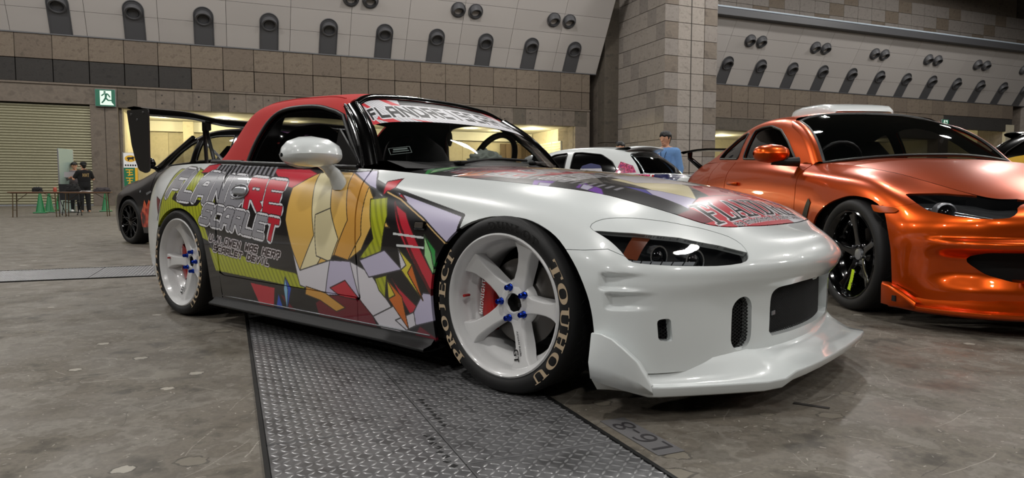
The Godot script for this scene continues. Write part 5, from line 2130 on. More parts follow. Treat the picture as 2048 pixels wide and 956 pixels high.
func _hero_wing() -> void:
	var w := MB.new()
	# blade with a dip at the outer ends
	var rows := []
	for i in 33:
		var z := lerpf(-0.80, 0.80, i / 32.0)
		var k := smoothstep(0.28, 0.55, absf(z))
		var y := 1.205 - 0.03 * k * 0.0 + 0.0 - 0.035 * (1.0 - k)
		var c := Vector3(-3.06 + 0.03 * (1.0 - k), y, z)
		var a := 0.16
		var ring := []
		for p in [[.15, -.004], [.13, .016], [.05, .028], [-.05, .026], [-.15, .012], [-.155, .006], [-.05, -.004], [.06, -.016], [.13, -.018], [.15, -.004]]:
			ring.append(c + Vector3(p[0] * cos(a) + p[1] * sin(a), -p[0] * sin(a) + p[1] * cos(a), 0))
		rows.append(ring)
	w.grid(rows, Vector3.ZERO)
	put(hero, "wing_blade", w, M.black_gloss).set_meta("label", "glossy black rear wing blade")
	for sd in [1.0, -1.0]:
		var e := MB.new()
		e.prism(PackedVector2Array(rounded(vv([-3.208,1.222, -2.885,1.205, -2.895,.83, -2.955,.815, -3.05,.835, -3.10,.90, -3.15,1.0]), 0.02, 3)), 0.798, 0.806)
		put(hero, "wing_end_plate", e if sd > 0 else e.mirrored(), M.black_satin).set_meta("label", "tall black end plate of the rear wing")
		for b in [[-3.14, 1.19], [-3.05, 1.15], [-2.96, 1.19]]:
			var bolt := MB.new()
			bolt.xf = Transform3D(Basis(), Vector3(b[0], b[1], 0.806))
			bolt.lathe([Vector2(.008, 0), Vector2(.007, .004), Vector2(0, .005)], 10)
			put(hero, "wing_bolt", bolt if sd > 0 else bolt.mirrored(), M.steel)
		var s := MB.new()
		s.tube(curve([Vector3(-3.02, 1.19, .36 * sd), Vector3(-3.06, 1.13, .36 * sd), Vector3(-3.0, .98, .36 * sd), Vector3(-2.95, .87, .36 * sd)], 4), 0.014, 6, false, 0.5)
		s.tube(curve([Vector3(-3.09, 1.18, .36 * sd), Vector3(-3.09, 1.12, .36 * sd), Vector3(-3.08, .98, .36 * sd), Vector3(-3.07, .86, .36 * sd)], 4), 0.014, 6, false, 0.5)
		s.box(Vector3(-3.06, 1.145, .36 * sd), Vector3(.11, .07, .016), 0.006)
		put(hero, "wing_stay", s, M.black_satin)
		var rod := MB.new()
		rod.tube([Vector3(-3.13, 1.03, .33 * sd), Vector3(-2.86, .885, .33 * sd)], 0.009, 8)
		put(hero, "wing_strut", rod, M.silver)

# ---------------------------------------------------------------- wheels: outward is +z
func make_wheel(parent: Node, R: float, rim_r: float, turn: float, full: bool, style: String) -> Node3D:
	var w := Node3D.new()
	w.name = "wheel"
	parent.add_child(w, true)
	var white := style == "white"
	var paint: Material = M.white_wheel if white else M.black_gloss
	var g := R - rim_r
	var ty := MB.new()
	ty.lathe([Vector2(rim_r - .012, -.012), Vector2(rim_r - .002, .002), Vector2(rim_r + .008, .010), Vector2(rim_r + g * .38, .0155), Vector2(rim_r + g * .68, .013), Vector2(rim_r + g * .86, .001), Vector2(R - .003, -.014), Vector2(R, -.032), Vector2(R, -.21), Vector2(R - .01, -.228), Vector2(rim_r, -.235)], 72)
	put(w, "tyre", ty, M.black_rubber)
	# tread grooves: dark slots standing proud of nothing, cut as thin blocks
	var tg := MB.new()
	for i in 44:
		var an := TAU * i / 44
		var b := Basis(Vector3(0, 0, 1), an)
		tg.box(b * Vector3(R - .001, 0, -.055), Vector3(.004, .005, .05), 0.0, b * Basis(Vector3(1, 0, 0), 0.5))
		tg.box(b * Vector3(R - .001, 0.02, -.15), Vector3(.004, .005, .06), 0.0, b * Basis(Vector3(1, 0, 0), -0.4))
	tg.lathe([Vector2(R + .0004, -.088), Vector2(R + .0004, -.098)], 48, false)
	tg.lathe([Vector2(R + .0004, -.128), Vector2(R + .0004, -.138)], 48, false)
	put(w, "tread_groove", tg, M.black_matte)
	var rm := MB.new()
	rm.lathe([Vector2(rim_r - .014, -.02), Vector2(rim_r - .001, -.004), Vector2(rim_r, .006), Vector2(rim_r - .006, .0095), Vector2(rim_r - .012, .006), Vector2(rim_r - .016, -.006), Vector2(rim_r - .022, -.014), Vector2(rim_r - .026, -.024), Vector2(rim_r - .030, -.05), Vector2(rim_r - .034, -.075), Vector2(rim_r - .05, -.085), Vector2(rim_r - .054, -.13), Vector2(rim_r - .04, -.2)], 72)
	put(w, "rim", rm, paint)
	# spokes
	var hub_z := -.062
	for i in 5:
		var b := Basis(Vector3(0, 0, 1), deg_to_rad(turn + 72.0 * i))
		var sp := MB.new()
		var st := [[.030, .040, -.068, .03], [.055, .036, -.064, .034], [.080, .0285, -.060, .04], [.115, .0255, -.056, .045], [.150, .0255, -.050, .05], [.180, .0285, -.041, .05], [.200, .034, -.033, .045], [rim_r - .030, .046, -.026, .04], [rim_r - .022, .054, -.024, .036]]
		if not white:
			st = [[.030, .036, -.060, .03], [.055, .03, -.055, .034], [.080, .023, -.05, .04], [.115, .020, -.045, .045], [.150, .020, -.04, .05], [.180, .022, -.034, .05], [.205, .026, -.028, .045], [rim_r - .030, .034, -.024, .04], [rim_r - .022, .04, -.022, .036]]
		var rows := []
		for s in st:
			var r: float = s[0]
			var h: float = s[1]
			var z: float = s[2]
			var e := minf(0.007, h * 0.3)
			rows.append([b * Vector3(r, -h - .004, z - s[3]), b * Vector3(r, -h, z - .012), b * Vector3(r, -h + e * .35, z - .004), b * Vector3(r, -h + e, z - .0005), b * Vector3(r, 0, z - .003), b * Vector3(r, h - e, z - .0005), b * Vector3(r, h - e * .35, z - .004), b * Vector3(r, h, z - .012), b * Vector3(r, h + .004, z - s[3])])
		sp.grid(rows, Vector3(0, 0, 1))
		put(w, "spoke", sp, paint)
	var hb := MB.new()
	hb.lathe([Vector2(.085, -.10), Vector2(.076, -.074), Vector2(.066, -.066), Vector2(.040, -.064), Vector2(.036, -.062), Vector2(.0335, -.066), Vector2(.0335, -.11), Vector2(0, -.11)], 40)
	put(w, "hub", hb, paint)
	var bore := MB.new()
	if white:
		bore.lathe([Vector2(.0335, -.072), Vector2(.03, -.1), Vector2(.0, -.1)], 28)
		bore.box(Vector3(.03, -.004, -.066), Vector3(.014, .014, .012), 0.002)
		put(w, "centre_bore", bore, M.black_matte)
	else:
		bore.lathe([Vector2(.034, -.064), Vector2(.032, -.054), Vector2(.02, -.051), Vector2(0, -.051)], 28)
		put(w, "centre_cap", bore, M.silver)
	for i in 5:
		var b := Basis(Vector3(0, 0, 1), deg_to_rad(turn + 36.0 + 72.0 * i))
		var lg := MB.new()
		lg.xf = Transform3D(Basis(), b * Vector3(.0572, 0, -.066))
		lg.lathe([Vector2(.0135, -.002), Vector2(.0135, .004), Vector2(.0105, .007), Vector2(.0095, .024), Vector2(.0075, .026), Vector2(.006, .021), Vector2(0, .021)], 8 if white else 6, false)
		put(w, "lug_nut", lg, M.lug_blue if white else M.steel)
	if not full:
		return w
	# brake behind the spokes
	var ds := MB.new()
	ds.lathe([Vector2(.155, -.125), Vector2(.155, -.118), Vector2(.09, -.118), Vector2(.085, -.112), Vector2(.08, -.10), Vector2(0, -.10)], 48)
	put(w, "brake_disc", ds, M.rotor)
	if white:
		var cp := MB.new()
		var arc := []
		for i in 11:
			var an := deg_to_rad(lerpf(150, 222, i / 10.0))
			var d := Vector3(cos(an), sin(an), 0)
			arc.append([d * .182 + Vector3(0, 0, -.145), d * .184 + Vector3(0, 0, -.10), d * .176 + Vector3(0, 0, -.088), d * .135 + Vector3(0, 0, -.088), d * .122 + Vector3(0, 0, -.098), d * .12 + Vector3(0, 0, -.13)])
		cp.grid(arc, Vector3(0, 0, 1))
		var co := put(w, "brake_caliper", cp, M.caliper_red)
		var tx := MB.new()
		var an0 := deg_to_rad(186)
		var dirv := Vector3(cos(an0), sin(an0), 0)
		text_mesh(tx, "MIDNIGHT", Vector3(-.168, -.062, -.0865), Vector3(.12, .99, 0).normalized(), Vector3(-.99, .12, 0).normalized(), .017, "Droid Sans", true, .13)
		put(w, "caliper_lettering", tx, M.white_print)
		# valve
		var vl := MB.new()
		vl.tube([Vector3(-.205, .01, -.055), Vector3(-.198, .012, -.02)], .0055, 8)
		put(w, "valve", vl, M.caliper_red)
		# print on the lower spoke
		var b := Basis(Vector3(0, 0, 1), deg_to_rad(turn + 216.0))
		var p1 := MB.new()
		text_mesh(p1, "ADVAN Racing", b * Vector3(.098, -.004, -.0485), b * Vector3(1, 0, .08).normalized(), b * Vector3(0, 1, 0), .010, "Droid Sans", true, .095)
		text_mesh(p1, "GT", b * Vector3(.158, -.024, -.039), b * Vector3(1, 0, .2).normalized(), b * Vector3(0, 1, 0), .022, "Droid Sans", true, .045)
		put(w, "wheel_lettering", p1, M.black_print)
		# lettering on the sidewall
		var tl := MB.new()
		arc_text(tl, "PROJECT", 232.0, 141.0, rim_r + g * .18, g * .56, .0168)
		arc_text(tl, "TOUHOU", 38.0, -58.0, rim_r + g * .18, g * .56, .0168)
		put(w, "tyre_lettering", tl, M.tyre_letter)
		var em := MB.new()
		arc_text(em, "DUNLOP", 101.0, 52.0, rim_r + g * .24, g * .40, .0166)
		put(w, "tyre_embossing", em, mat("rubber_emboss", Color(0.065, 0.065, 0.07), 0.5))
	return w

# letters standing on a circle, reading clockwise, feet to the centre
func arc_text(mb: MB, s: String, a0: float, a1: float, r: float, h: float, z: float) -> void:
	var n := s.length()
	var step := deg_to_rad(a1 - a0) / n
	for i in n:
		var rr := text_tris(s[i], "Droid Serif", true)
		var pts: PackedVector2Array = rr[0]
		var w: float = rr[1]
		var room := absf(step) * (r + h * .5) * 0.88
		var kx := room / maxf(w, 0.55) if w > 0.55 else room * 0.55 / w
		var mid := deg_to_rad(a0) + step * (i + 0.5)
		for t in range(0, pts.size(), 3):
			var q := []
			for k in 3:
				var p := pts[t + k]
				var an := mid - (p.x - w * .5) * kx / (r + h * .5)
				var rad := r + p.y * h
				q.append(Vector3(cos(an) * rad, sin(an) * rad, z - 0.004 * absf(p.y - .35)))
			mb.tri(q[0], q[1], q[2], Vector3(0, 0, 1), Vector3(0, 0, 1), Vector3(0, 0, 1))

func cyc(name: String) -> Color:
	return {"LIME": Color(0.72, 0.75, 0.16), "LIME2": Color(0.72, 0.75, 0.16), "INK": Color(0.075, 0.07, 0.08), "RED": Color(0.80, 0.17, 0.24), "WINE": Color(0.46, 0.09, 0.16),
		"BLUE": Color(0.16, 0.34, 0.80), "SKY": Color(0.55, 0.78, 0.92), "GOLD": Color(0.93, 0.75, 0.39), "GOLD2": Color(0.88, 0.65, 0.30), "CREAM": Color(0.96, 0.91, 0.73),
		"PALE": Color(0.90, 0.89, 0.92), "LILAC": Color(0.80, 0.78, 0.89), "GREEN": Color(0.22, 0.62, 0.30), "MINT": Color(0.66, 0.88, 0.62), "YELL": Color(0.88, 0.82, 0.26), "AMBER": Color(0.86, 0.45, 0.14)}[name]

func livery() -> void:
	var white := Color(0.87, 0.89, 0.89)
	var ink: Color = cyc("INK")
	var cv := Canvas.new(Vector2(-3.35, 0.10), Vector2(3.95, 0.82), 518.0, white)
	var shapes := [
		["LIME", [-2.613,0.836, -2.622,0.682, -2.651,0.535, -2.681,0.416, -1.974,0.395, -1.762,0.483, -1.823,0.658, -2.172,0.807, -2.342,0.833]],
		["INK", [-2.241,0.808, -2.214,0.852, -1.398,0.821, -0.884,0.787, -0.616,0.711, -0.417,0.630, -0.236,0.543, -0.283,0.102, -1.983,0.113, -1.994,0.274, -1.998,0.447, -2.072,0.524, -1.928,0.554, -1.996,0.683]],
		["INK", [-2.14,0.47, -1.93,0.42, -1.93,0.10, -2.14,0.10]],
		["RED", [-2.262,0.806, -2.256,0.848, -2.127,0.856, -2.112,0.803]],
		["RED", [-1.565,0.815, -1.262,0.806, -1.151,0.776, -1.262,0.708, -1.374,0.727, -1.508,0.789]],
		["LIME2", [-2.022,0.409, -1.970,0.287, -1.176,0.261, -1.121,0.295, -1.235,0.332, -1.423,0.342, -1.718,0.389]],
		["RED", [-1.642,0.253, -1.420,0.246, -1.463,0.126, -1.576,0.128]],
		["WINE", [-1.379,0.218, -1.354,0.216, -1.252,0.136, -1.314,0.136]],
		["BLUE", [-1.321,0.306, -1.278,0.254, -1.343,0.140, -1.342,0.248]],
		["SKY", [-1.321,0.306, -1.309,0.244, -1.343,0.140, -1.342,0.248]],
		["BLUE", [-1.396,0.221, -1.369,0.139, -1.436,0.149]],
		["GOLD", [-1.308,0.570, -1.308,0.720, -1.164,0.788, -1.077,0.510, -1.193,0.346, -1.246,0.435]],
		["CREAM", [-1.164,0.788, -1.045,0.790, -0.931,0.516, -1.082,0.355, -1.193,0.346, -1.077,0.510]],
		["GOLD", [-1.045,0.790, -0.939,0.786, -0.846,0.582, -0.930,0.430, -1.082,0.355, -0.931,0.516]],
		["GOLD2", [-0.939,0.786, -0.773,0.724, -0.748,0.523, -0.833,0.415, -0.930,0.430, -0.846,0.582]],
		["GOLD", [-0.773,0.724, -0.572,0.559, -0.682,0.566, -0.745,0.462, -0.833,0.415, -0.748,0.523]],
		["CREAM", [-1.08,0.60, -0.98,0.63, -0.90,0.50, -0.96,0.40, -1.06,0.42]],
		["LILAC", [-0.939,0.786, -0.808,0.792, -0.712,0.707, -0.773,0.724]],
		["LIME", [-0.729,0.670, -0.628,0.679, -0.598,0.608, -0.621,0.436, -0.756,0.428, -0.669,0.512]],
		["PALE", [-1.246,0.435, -1.193,0.346, -0.960,0.407, -1.013,0.249, -1.202,0.277]],
		["LILAC", [-0.960,0.407, -0.820,0.412, -0.767,0.252, -0.903,0.260, -1.013,0.249]],
		["PALE", [-0.820,0.412, -0.689,0.373, -0.550,0.224, -0.696,0.192, -0.767,0.252]],
		["WINE", [-1.013,0.249, -0.903,0.260, -0.767,0.252, -0.696,0.192, -0.659,0.113, -1.076,0.117, -1.097,0.207]],
		["RED", [-0.972,0.286, -0.860,0.328, -0.767,0.252, -0.904,0.255]],
		["GOLD2", [-1.154,0.276, -1.011,0.260, -0.877,0.208, -0.946,0.183, -1.056,0.222, -1.168,0.238]],
		["WINE", [-1.213,0.112, -1.073,0.141, -1.001,0.111, -1.234,0.110]],
		["LILAC", [-0.756,0.420, -0.596,0.470, -0.493,0.400, -0.698,0.354]],
		["LIME", [-0.660,0.353, -0.586,0.371, -0.604,0.279, -0.639,0.306]],
		["RED", [-0.579,0.657, -0.493,0.619, -0.304,0.374, -0.309,0.314, -0.375,0.368, -0.508,0.532]],
		["RED", [-0.557,0.361, -0.518,0.327, -0.420,0.264, -0.457,0.221]],
		["PALE", [-0.696,0.192, -0.546,0.255, -0.495,0.160, -0.628,0.117]],
		["LILAC", [-0.379,0.320, -0.298,0.321, -0.307,0.223, -0.436,0.186, -0.440,0.239]],
		["PALE", [-0.436,0.186, -0.495,0.160, -0.556,0.193, -0.440,0.239]],
		["WINE", [-0.413,0.188, -0.294,0.140, -0.455,0.141]],
		["GREEN", [-0.371,0.540, -0.305,0.485, -0.300,0.364, -0.365,0.460]],
		["MINT", [-0.371,0.540, -0.330,0.475, -0.300,0.364, -0.365,0.460]],
		["YELL", [-0.515,0.482, -0.435,0.423, -0.381,0.290, -0.499,0.399]],
		["AMBER", [-0.435,0.423, -0.461,0.390, -0.381,0.290]],
		["PALE", [-0.515,0.482, -0.469,0.419, -0.499,0.399]],
		["AMBER", [-0.585,0.355, -0.501,0.293, -0.480,0.164, -0.583,0.277]],
		["YELL", [-0.585,0.355, -0.542,0.295, -0.583,0.277]],
		["RED", [-0.692,0.742, -0.629,0.753, -0.615,0.717, -0.663,0.687]],
		["LILAC", [-0.606,0.707, -0.187,0.615, -0.202,0.546, -0.243,0.503, -0.388,0.597, -0.521,0.662]],
		["RED", [-0.573,0.671, -0.558,0.693, -0.511,0.664, -0.520,0.644]],
		["WINE", [-2.743,0.673, -2.658,0.652, -2.669,0.570]],
	]
	for s in shapes:
		var pts := vv(s[1])
		cv.poly(pts, cyc(s[0]))
		if s[0] in ["LIME", "LIME2"]:
			# darker diagonal stripes printed on the lime fields
			var box := Rect2(pts[0], Vector2.ZERO)
			for p in pts:
				box = box.expand(p)
			var k := -0.6
			while k < box.size.x + 0.6:
				var a := Vector2(box.position.x + k, box.position.y)
				var band := PackedVector2Array([a, a + Vector2(0.014, 0), a + Vector2(0.014 - 0.55 * box.size.y, box.size.y), a + Vector2(-0.55 * box.size.y, box.size.y)])
				for g in Geometry2D.intersect_polygons(band, PackedVector2Array(pts)):
					cv.poly(g, Color(0.60, 0.63, 0.13))
				k += 0.034
		if s[0] != "INK":
			cv.line(pts + [pts[0]], 0.005, ink.lerp(cyc(s[0]), 0.25))
	# barrel stripes under the soft top
	for i in 15:
		var t := i / 15.0
		var a := Vector2(lerpf(-2.11, -1.49, t), lerpf(0.792, 0.775, t))
		cv.poly([a, a + Vector2(0.021, 0), a + Vector2(-0.006, 0.055), a + Vector2(-0.027, 0.055)], Color(0.55, 0.55, 0.58))
	for i in 5:
		var a := Vector2(-2.05 + i * 0.035, 0.50 - i * 0.006)
		cv.poly([a, a + Vector2(0.016, -0.002), a + Vector2(0.076, -0.105), a + Vector2(0.06, -0.105)], Color(0.30, 0.30, 0.33))
	# dark stripes across the red field near the front wheel
	for i in 6:
		var a := Vector2(-0.575 + i * 0.04, 0.66 - i * 0.055)
		cv.line([a, a + Vector2(0.15, -0.22)], 0.009, Color(0.36, 0.06, 0.10))
	cv.line(vv([-0.545,0.537, -0.377,0.528]), 0.009, white, true)
	cv.line(vv([-0.521,0.493, -0.373,0.491]), 0.009, white, true)
	cv.line(vv([-0.645,0.697, -0.546,0.668, -0.388,0.593, -0.240,0.500]), 0.020, ink)
	cv.line(vv([-0.645,0.699, -0.546,0.670, -0.388,0.595, -0.240,0.502]), 0.006, Color(0.88, 0.74, 0.5))
	cv.line(vv([-0.616,0.711, -0.187,0.615, -0.203,0.543, -0.220,0.519]), 0.013, ink)
	cv.line(vv([-2.600,0.836, -2.618,0.697, -2.675,0.535]), 0.012, ink)
	cv.poly(vv([-2.48,0.66, -2.46,0.70, -2.30,0.665, -2.12,0.655, -2.16,0.625, -2.3,0.62]), ink)
	# lettering: dark rim, white rim, fill
	var grey := Color(0.60, 0.60, 0.63)
	for w in [
		["FLANDRE", vv([-2.57,0.69, -1.37,0.612, -1.39,0.728, -2.51,0.812]), 0.044, grey, [5, 6]],
		["SCARLET", vv([-2.10,0.548, -1.40,0.478, -1.37,0.56, -2.06,0.622]), 0.027, Color(0.62, 0.62, 0.65), [6]]]:
		strokes(cv, w[0], w[1], w[2] + 0.036, ink, 0.5, {}, false)
		strokes(cv, w[0], w[1], w[2] + 0.028, Color(0.92, 0.92, 0.94), 0.5, {}, false)
		strokes(cv, w[0], w[1], w[2] + 0.006, Color(0.2, 0.2, 0.22), 0.5)
		var cols := {}
		for i in w[4]:
			cols[i] = Color(0.80, 0.15, 0.23)
		strokes(cv, w[0], w[1], w[2], w[3], 0.5, cols)
	for w in [["U.N.OWEN WAS HER?", vv([-2.015,0.445, -1.365,0.388, -1.350,0.418, -2.0,0.474])], ["SCARLET DEVIL", vv([-1.975,0.394, -1.46,0.351, -1.447,0.375, -1.962,0.420])]]:
		strokes(cv, w[0], w[1], 0.0245, ink, 0.5, {}, false)
		strokes(cv, w[0], w[1], 0.0205, Color(0.90, 0.88, 0.90), 0.5, {}, false)
		strokes(cv, w[0], w[1], 0.0095, Color(0.13, 0.04, 0.07), 0.5)
	var m := mat("livery_side", Color.WHITE, 0.3, 0.0, 1.0)
	m.albedo_texture = cv.tex()
	# hood print; canvas y runs from the near side to the far side
	var hc := Canvas.new(Vector2(-0.8, -0.75), Vector2(1.5, 1.5), 800.0, ink)
	var hz := [
		["LILAC", [-0.70,-0.30, -0.2,-0.62, -0.05,-0.66, -0.4,-0.1, -0.68,0.2]],
		["WINE", [-0.50,0.60, -0.30,0.66, -0.05,0.2, -0.35,-0.1, -0.62,0.1]],
		["RED", [-0.42,0.50, -0.20,0.58, 0.0,0.25, -0.2,0.05]],
		["GOLD", [-0.40,0.25, 0.02,0.18, 0.12,0.05, 0.06,-0.25, -0.35,-0.05]],
		["GOLD2", [-0.30,0.20, 0.0,0.12, 0.08,0.0, -0.2,0.02]],
		["CREAM", [0.10,0.32, 0.39,0.40, 0.45,0.30, 0.30,0.05, 0.12,0.02]],
		["PALE", [0.02,0.22, 0.20,0.30, 0.30,-0.1, 0.05,-0.2]],
		["LILAC", [0.25,0.44, 0.52,0.46, 0.46,0.30, 0.33,0.36]],
		["RED", [0.30,0.05, 0.45,0.18, 0.50,-0.25, 0.25,-0.35]],
		["BLUE", [0.217,0.43, 0.365,0.46, 0.30,0.40]],
		["BLUE", [0.40,-0.28, 0.52,-0.36, 0.5,-0.42, 0.36,-0.38]],
		["RED", [0.525,0.56, 0.66,0.46, 0.69,0.2, 0.69,-0.30, 0.55,-0.38, 0.44,-0.2, 0.44,0.26]],
		["WINE", [0.505,0.57, 0.57,0.54, 0.575,0.42, 0.50,0.45]],
		["PALE", [0.54,-0.10, 0.66,-0.14, 0.68,-0.36, 0.56,-0.36]],
		["GREEN", [-0.545,0.70, -0.57,0.52, -0.64,0.38, -0.655,0.58]],
		["MINT", [-0.56,0.66, -0.585,0.53, -0.64,0.40, -0.63,0.56]],
		["AMBER", [-0.40,0.66, -0.33,0.60, -0.36,0.48, -0.45,0.54]],
		["BLUE", [-0.02,0.66, 0.05,0.65, 0.0,0.54, -0.08,0.57]],
		["LILAC", [-0.0,0.65, 0.05,0.65, 0.02,0.59, -0.03,0.6]],
		["BLUE", [0.13,0.60, 0.27,0.63, 0.21,0.55, 0.085,0.49]],
		["LILAC", [0.15,0.60, 0.19,0.61, 0.17,0.54, 0.11,0.52]],
	]
	for s in hz:
		var pts := []
		for p in vv(s[1]):
			pts.append(Vector2(p.x, -p.y))
		var c := cyc(s[0])
		if s[0] == "BLUE":
			c = Color(0.50, 0.26, 0.72) if pts[0].x < 0.2 else Color(0.30, 0.28, 0.68)
		hc.poly(pts, c)
		hc.line(pts + [pts[0]], 0.004, ink.lerp(c, 0.3))
	# white and grey hatching along the near side of the hood
	for i in 26:
		var x := -0.66 + i * 0.036
		var z := 0.60 - i * 0.003
		hc.poly([Vector2(x, -z), Vector2(x + 0.016, -z), Vector2(x + 0.006, -z + 0.07), Vector2(x - 0.01, -z + 0.07)], Color(0.58, 0.57, 0.60))
	for w in [["FLANDRE", [Vector2(-0.18, -0.56), Vector2(-0.14, 0.05), Vector2(-0.27, 0.05), Vector2(-0.31, -0.56)]], ["SCARLET", [Vector2(0.02, -0.52), Vector2(0.04, -0.05), Vector2(-0.06, -0.05), Vector2(-0.08, -0.52)]]]:
		strokes(hc, w[0], w[1], 0.042, ink, 0.4)
		strokes(hc, w[0], w[1], 0.034, Color(0.86, 0.86, 0.88), 0.4)
		strokes(hc, w[0], w[1], 0.018, Color(0.55, 0.55, 0.58), 0.4)
	var fl := [Vector2(0.598, -0.448), Vector2(0.600, 0.33), Vector2(0.500, 0.36), Vector2(0.482, -0.43)]
	for o in [Vector2(0.007, 0), Vector2(-0.007, 0), Vector2(0, 0.008), Vector2(0, -0.008), Vector2(0.005, 0.006), Vector2(-0.005, -0.006), Vector2(0.005, -0.006), Vector2(-0.005, 0.006)]:
		print_text(hc, "FLANDRE", [fl[0] + o, fl[1] + o, fl[2] + o, fl[3] + o], Color(0.92, 0.90, 0.92), "Droid Serif")
	print_text(hc, "FLANDRE", fl, ink, "Droid Serif")
	var em := [Vector2(0.632, -0.36), Vector2(0.630, 0.30), Vector2(0.604, 0.30), Vector2(0.606, -0.36)]
	for o in [Vector2(0.004, 0), Vector2(-0.004, 0), Vector2(0, 0.004), Vector2(0, -0.004)]:
		print_text(hc, "the Embodiment of Scarlet Devil", [em[0] + o, em[1] + o, em[2] + o, em[3] + o], Color(0.92, 0.90, 0.92))
	print_text(hc, "the Embodiment of Scarlet Devil", em, ink)
	# bare white margin on the far side
	hc.poly([Vector2(-0.8, 0.60), Vector2(0.1, 0.52), Vector2(0.45, 0.44), Vector2(0.62, 0.36), Vector2(0.7, 0.75), Vector2(-0.8, 0.75)], white)
	m = mat("livery_hood", Color.WHITE, 0.3, 0.0, 1.0)
	m.albedo_texture = hc.tex()

func banner() -> void:
	var cv := Canvas.new(Vector2.ZERO, Vector2(1.3, 0.16), 1000.0, Color(0.80, 0.80, 0.82))
	for i in 60:
		var x := i * 0.024
		cv.poly([Vector2(x, 0), Vector2(x + 0.006, 0), Vector2(x - 0.10 + 0.006, 0.16), Vector2(x - 0.10, 0.16)], Color(0.62, 0.62, 0.65))
	var red := Color(0.78, 0.16, 0.20)
	for q in [[0.0,0.03, 0.05,0.0, 0.11,0.0, 0.02,0.10], [0.05,0.16, 0.09,0.16, 0.15,0.085, 0.11,0.085], [0.26,0.16, 0.32,0.16, 0.36,0.115, 0.30,0.115], [0.10,0.03, 0.17,0.0, 0.24,0.0, 0.16,0.06], [0.3,0.02, 0.42,0.0, 0.36,0.0], [1.06,0.16, 1.12,0.16, 1.16,0.11, 1.10,0.11], [1.2,0.0, 1.27,0.0, 1.22,0.06]]:
		cv.poly(vv(q), red)
	var ink := Color(0.05, 0.05, 0.06)
	cv.poly(vv([0.40,0.16, 1.04,0.16, 1.08,0.115, 0.36,0.12]), ink)
	var fr := vv([0.07,0.038, 1.24,0.038, 1.24,0.098, 0.07,0.098])
	strokes(cv, "FLANDREISCARLET", fr, 0.034, Color(0.84, 0.84, 0.86), 0.55, {}, false)
	strokes(cv, "FLANDREISCARLET", fr, 0.0175, ink, 0.55)
	var m := mat("sun_strip", Color.WHITE, 0.55)
	m.albedo_texture = cv.tex()

# ================================================================ the other cars
class CarSide extends Ask:
	var zmin := 0.25
	func ok(p: Vector3) -> bool:
		return p.z > zmin

class FrontOnly extends Ask:
	var xmin := 0.4
	func ok(p: Vector3) -> bool:
		return p.x > xmin

class PlanUV extends Ask:
	func uv(p: Vector3) -> Vector2:
		return Vector2(p.x * 0.25, -p.y * 0.25)

# row of body panels cut from one surface; seams are lists of (x, y), from front to back
func body_panels(car: Node3D, net: Net, seams: Array, names: Array, paints: Array, holes: Array, ask: Ask, uvs: Ask = null, plain: Net = null) -> void:
	var um := (net.nu - 1.0) / net.su
	var vm := (net.nv - 1.0) / net.sv
	var lines := []
	for s in seams:
		lines.append(net.path(vv(s), 0, 1, 0.05, ask))
	for i in seams.size() + 1:
		var o := PackedVector2Array()
		if i == 0:
			o.append(Vector2(-0.2, vm + 0.2)); o.append(Vector2(-0.2, -0.2))
		else:
			var a: PackedVector2Array = lines[i - 1]
			o.append(Vector2(a[a.size() - 1].x + 0.012, vm + 0.2))
			for k in range(a.size() - 1, -1, -1):
				o.append(a[k] + Vector2(0.012, 0))
			o.append(Vector2(a[0].x + 0.012, -0.2))
		if i == seams.size():
			o.append(Vector2(um + 0.2, -0.2)); o.append(Vector2(um + 0.2, vm + 0.2))
		else:
			var b: PackedVector2Array = lines[i]
			o.append(Vector2(b[0].x - 0.012, -0.2))
			for q in b:
				o.append(q - Vector2(0.012, 0))
			o.append(Vector2(b[b.size() - 1].x - 0.012, vm + 0.2))
		var mb := MB.new()
		net.cut(mb, o, holes, uvs, 0.012)
		if i == 0 or i == seams.size():
			var both := MB.new()
			both.add(mb); both.add(mb.mirrored())
			put(car, names[i], both, paints[i])
		else:
			put(car, names[i], mb, paints[i])
			put(car, names[i], mb.mirrored(), paints[i])
	var inner := MB.new()
	(plain if plain else net).cut(inner, PackedVector2Array([Vector2(-0.2, 0.02), Vector2(um + 0.2, 0.02), Vector2(um + 0.2, vm - 0.08), Vector2(-0.2, vm - 0.08)]), holes.slice(0, 2), null, 0.0, -0.07)
	var ib := MB.new()
	ib.add(inner); ib.add(inner.mirrored())
	put(car, "inner_body", ib, M.black_matte)

func arch_hole(net: Net, pts: Array, ask: Ask) -> PackedVector2Array:
	var p := net.path(curve(vv(pts), 3), 0, 1, 0.025, ask)
	var a := p[0].x
	var b := p[p.size() - 1].x
	p.append(Vector2(b, -0.5)); p.append(Vector2(a, -0.5))
	return p

func arch_pts(cx: float, cy: float, r: float) -> Array:
	var o := []
	o.append_array([cx - r - 0.005, 0.05])
	for i in 13:
		var an := PI - PI * i / 12.0
		o.append_array([cx + cos(an) * r, cy + sin(an) * r])
	o.append_array([cx + r + 0.005, 0.05])
	return o

func liners(car: Node3D, list: Array, zo: float, r: float) -> void:
	var mb := MB.new()
	for c in list:
		for sd in [-1.0, 1.0]:
			var rows := []
			for i in 13:
				var an := PI * i / 12
				var zz := zo - 0.1 * smoothstep(0.4, 0.9, sin(an))
				rows.append([Vector3(c[0] + cos(an) * r, maxf(0.12, c[1] + sin(an) * r), sd * zz), Vector3(c[0] + cos(an) * r, maxf(0.12, c[1] + sin(an) * r), sd * 0.5)])
			mb.grid(rows, Vector3.ZERO)
			mb.box(Vector3(c[0], 0.38, sd * 0.48), Vector3(r * 2.1, 0.55, 0.02))
	put(car, "wheel_arch_liner", mb, M.black_matte)

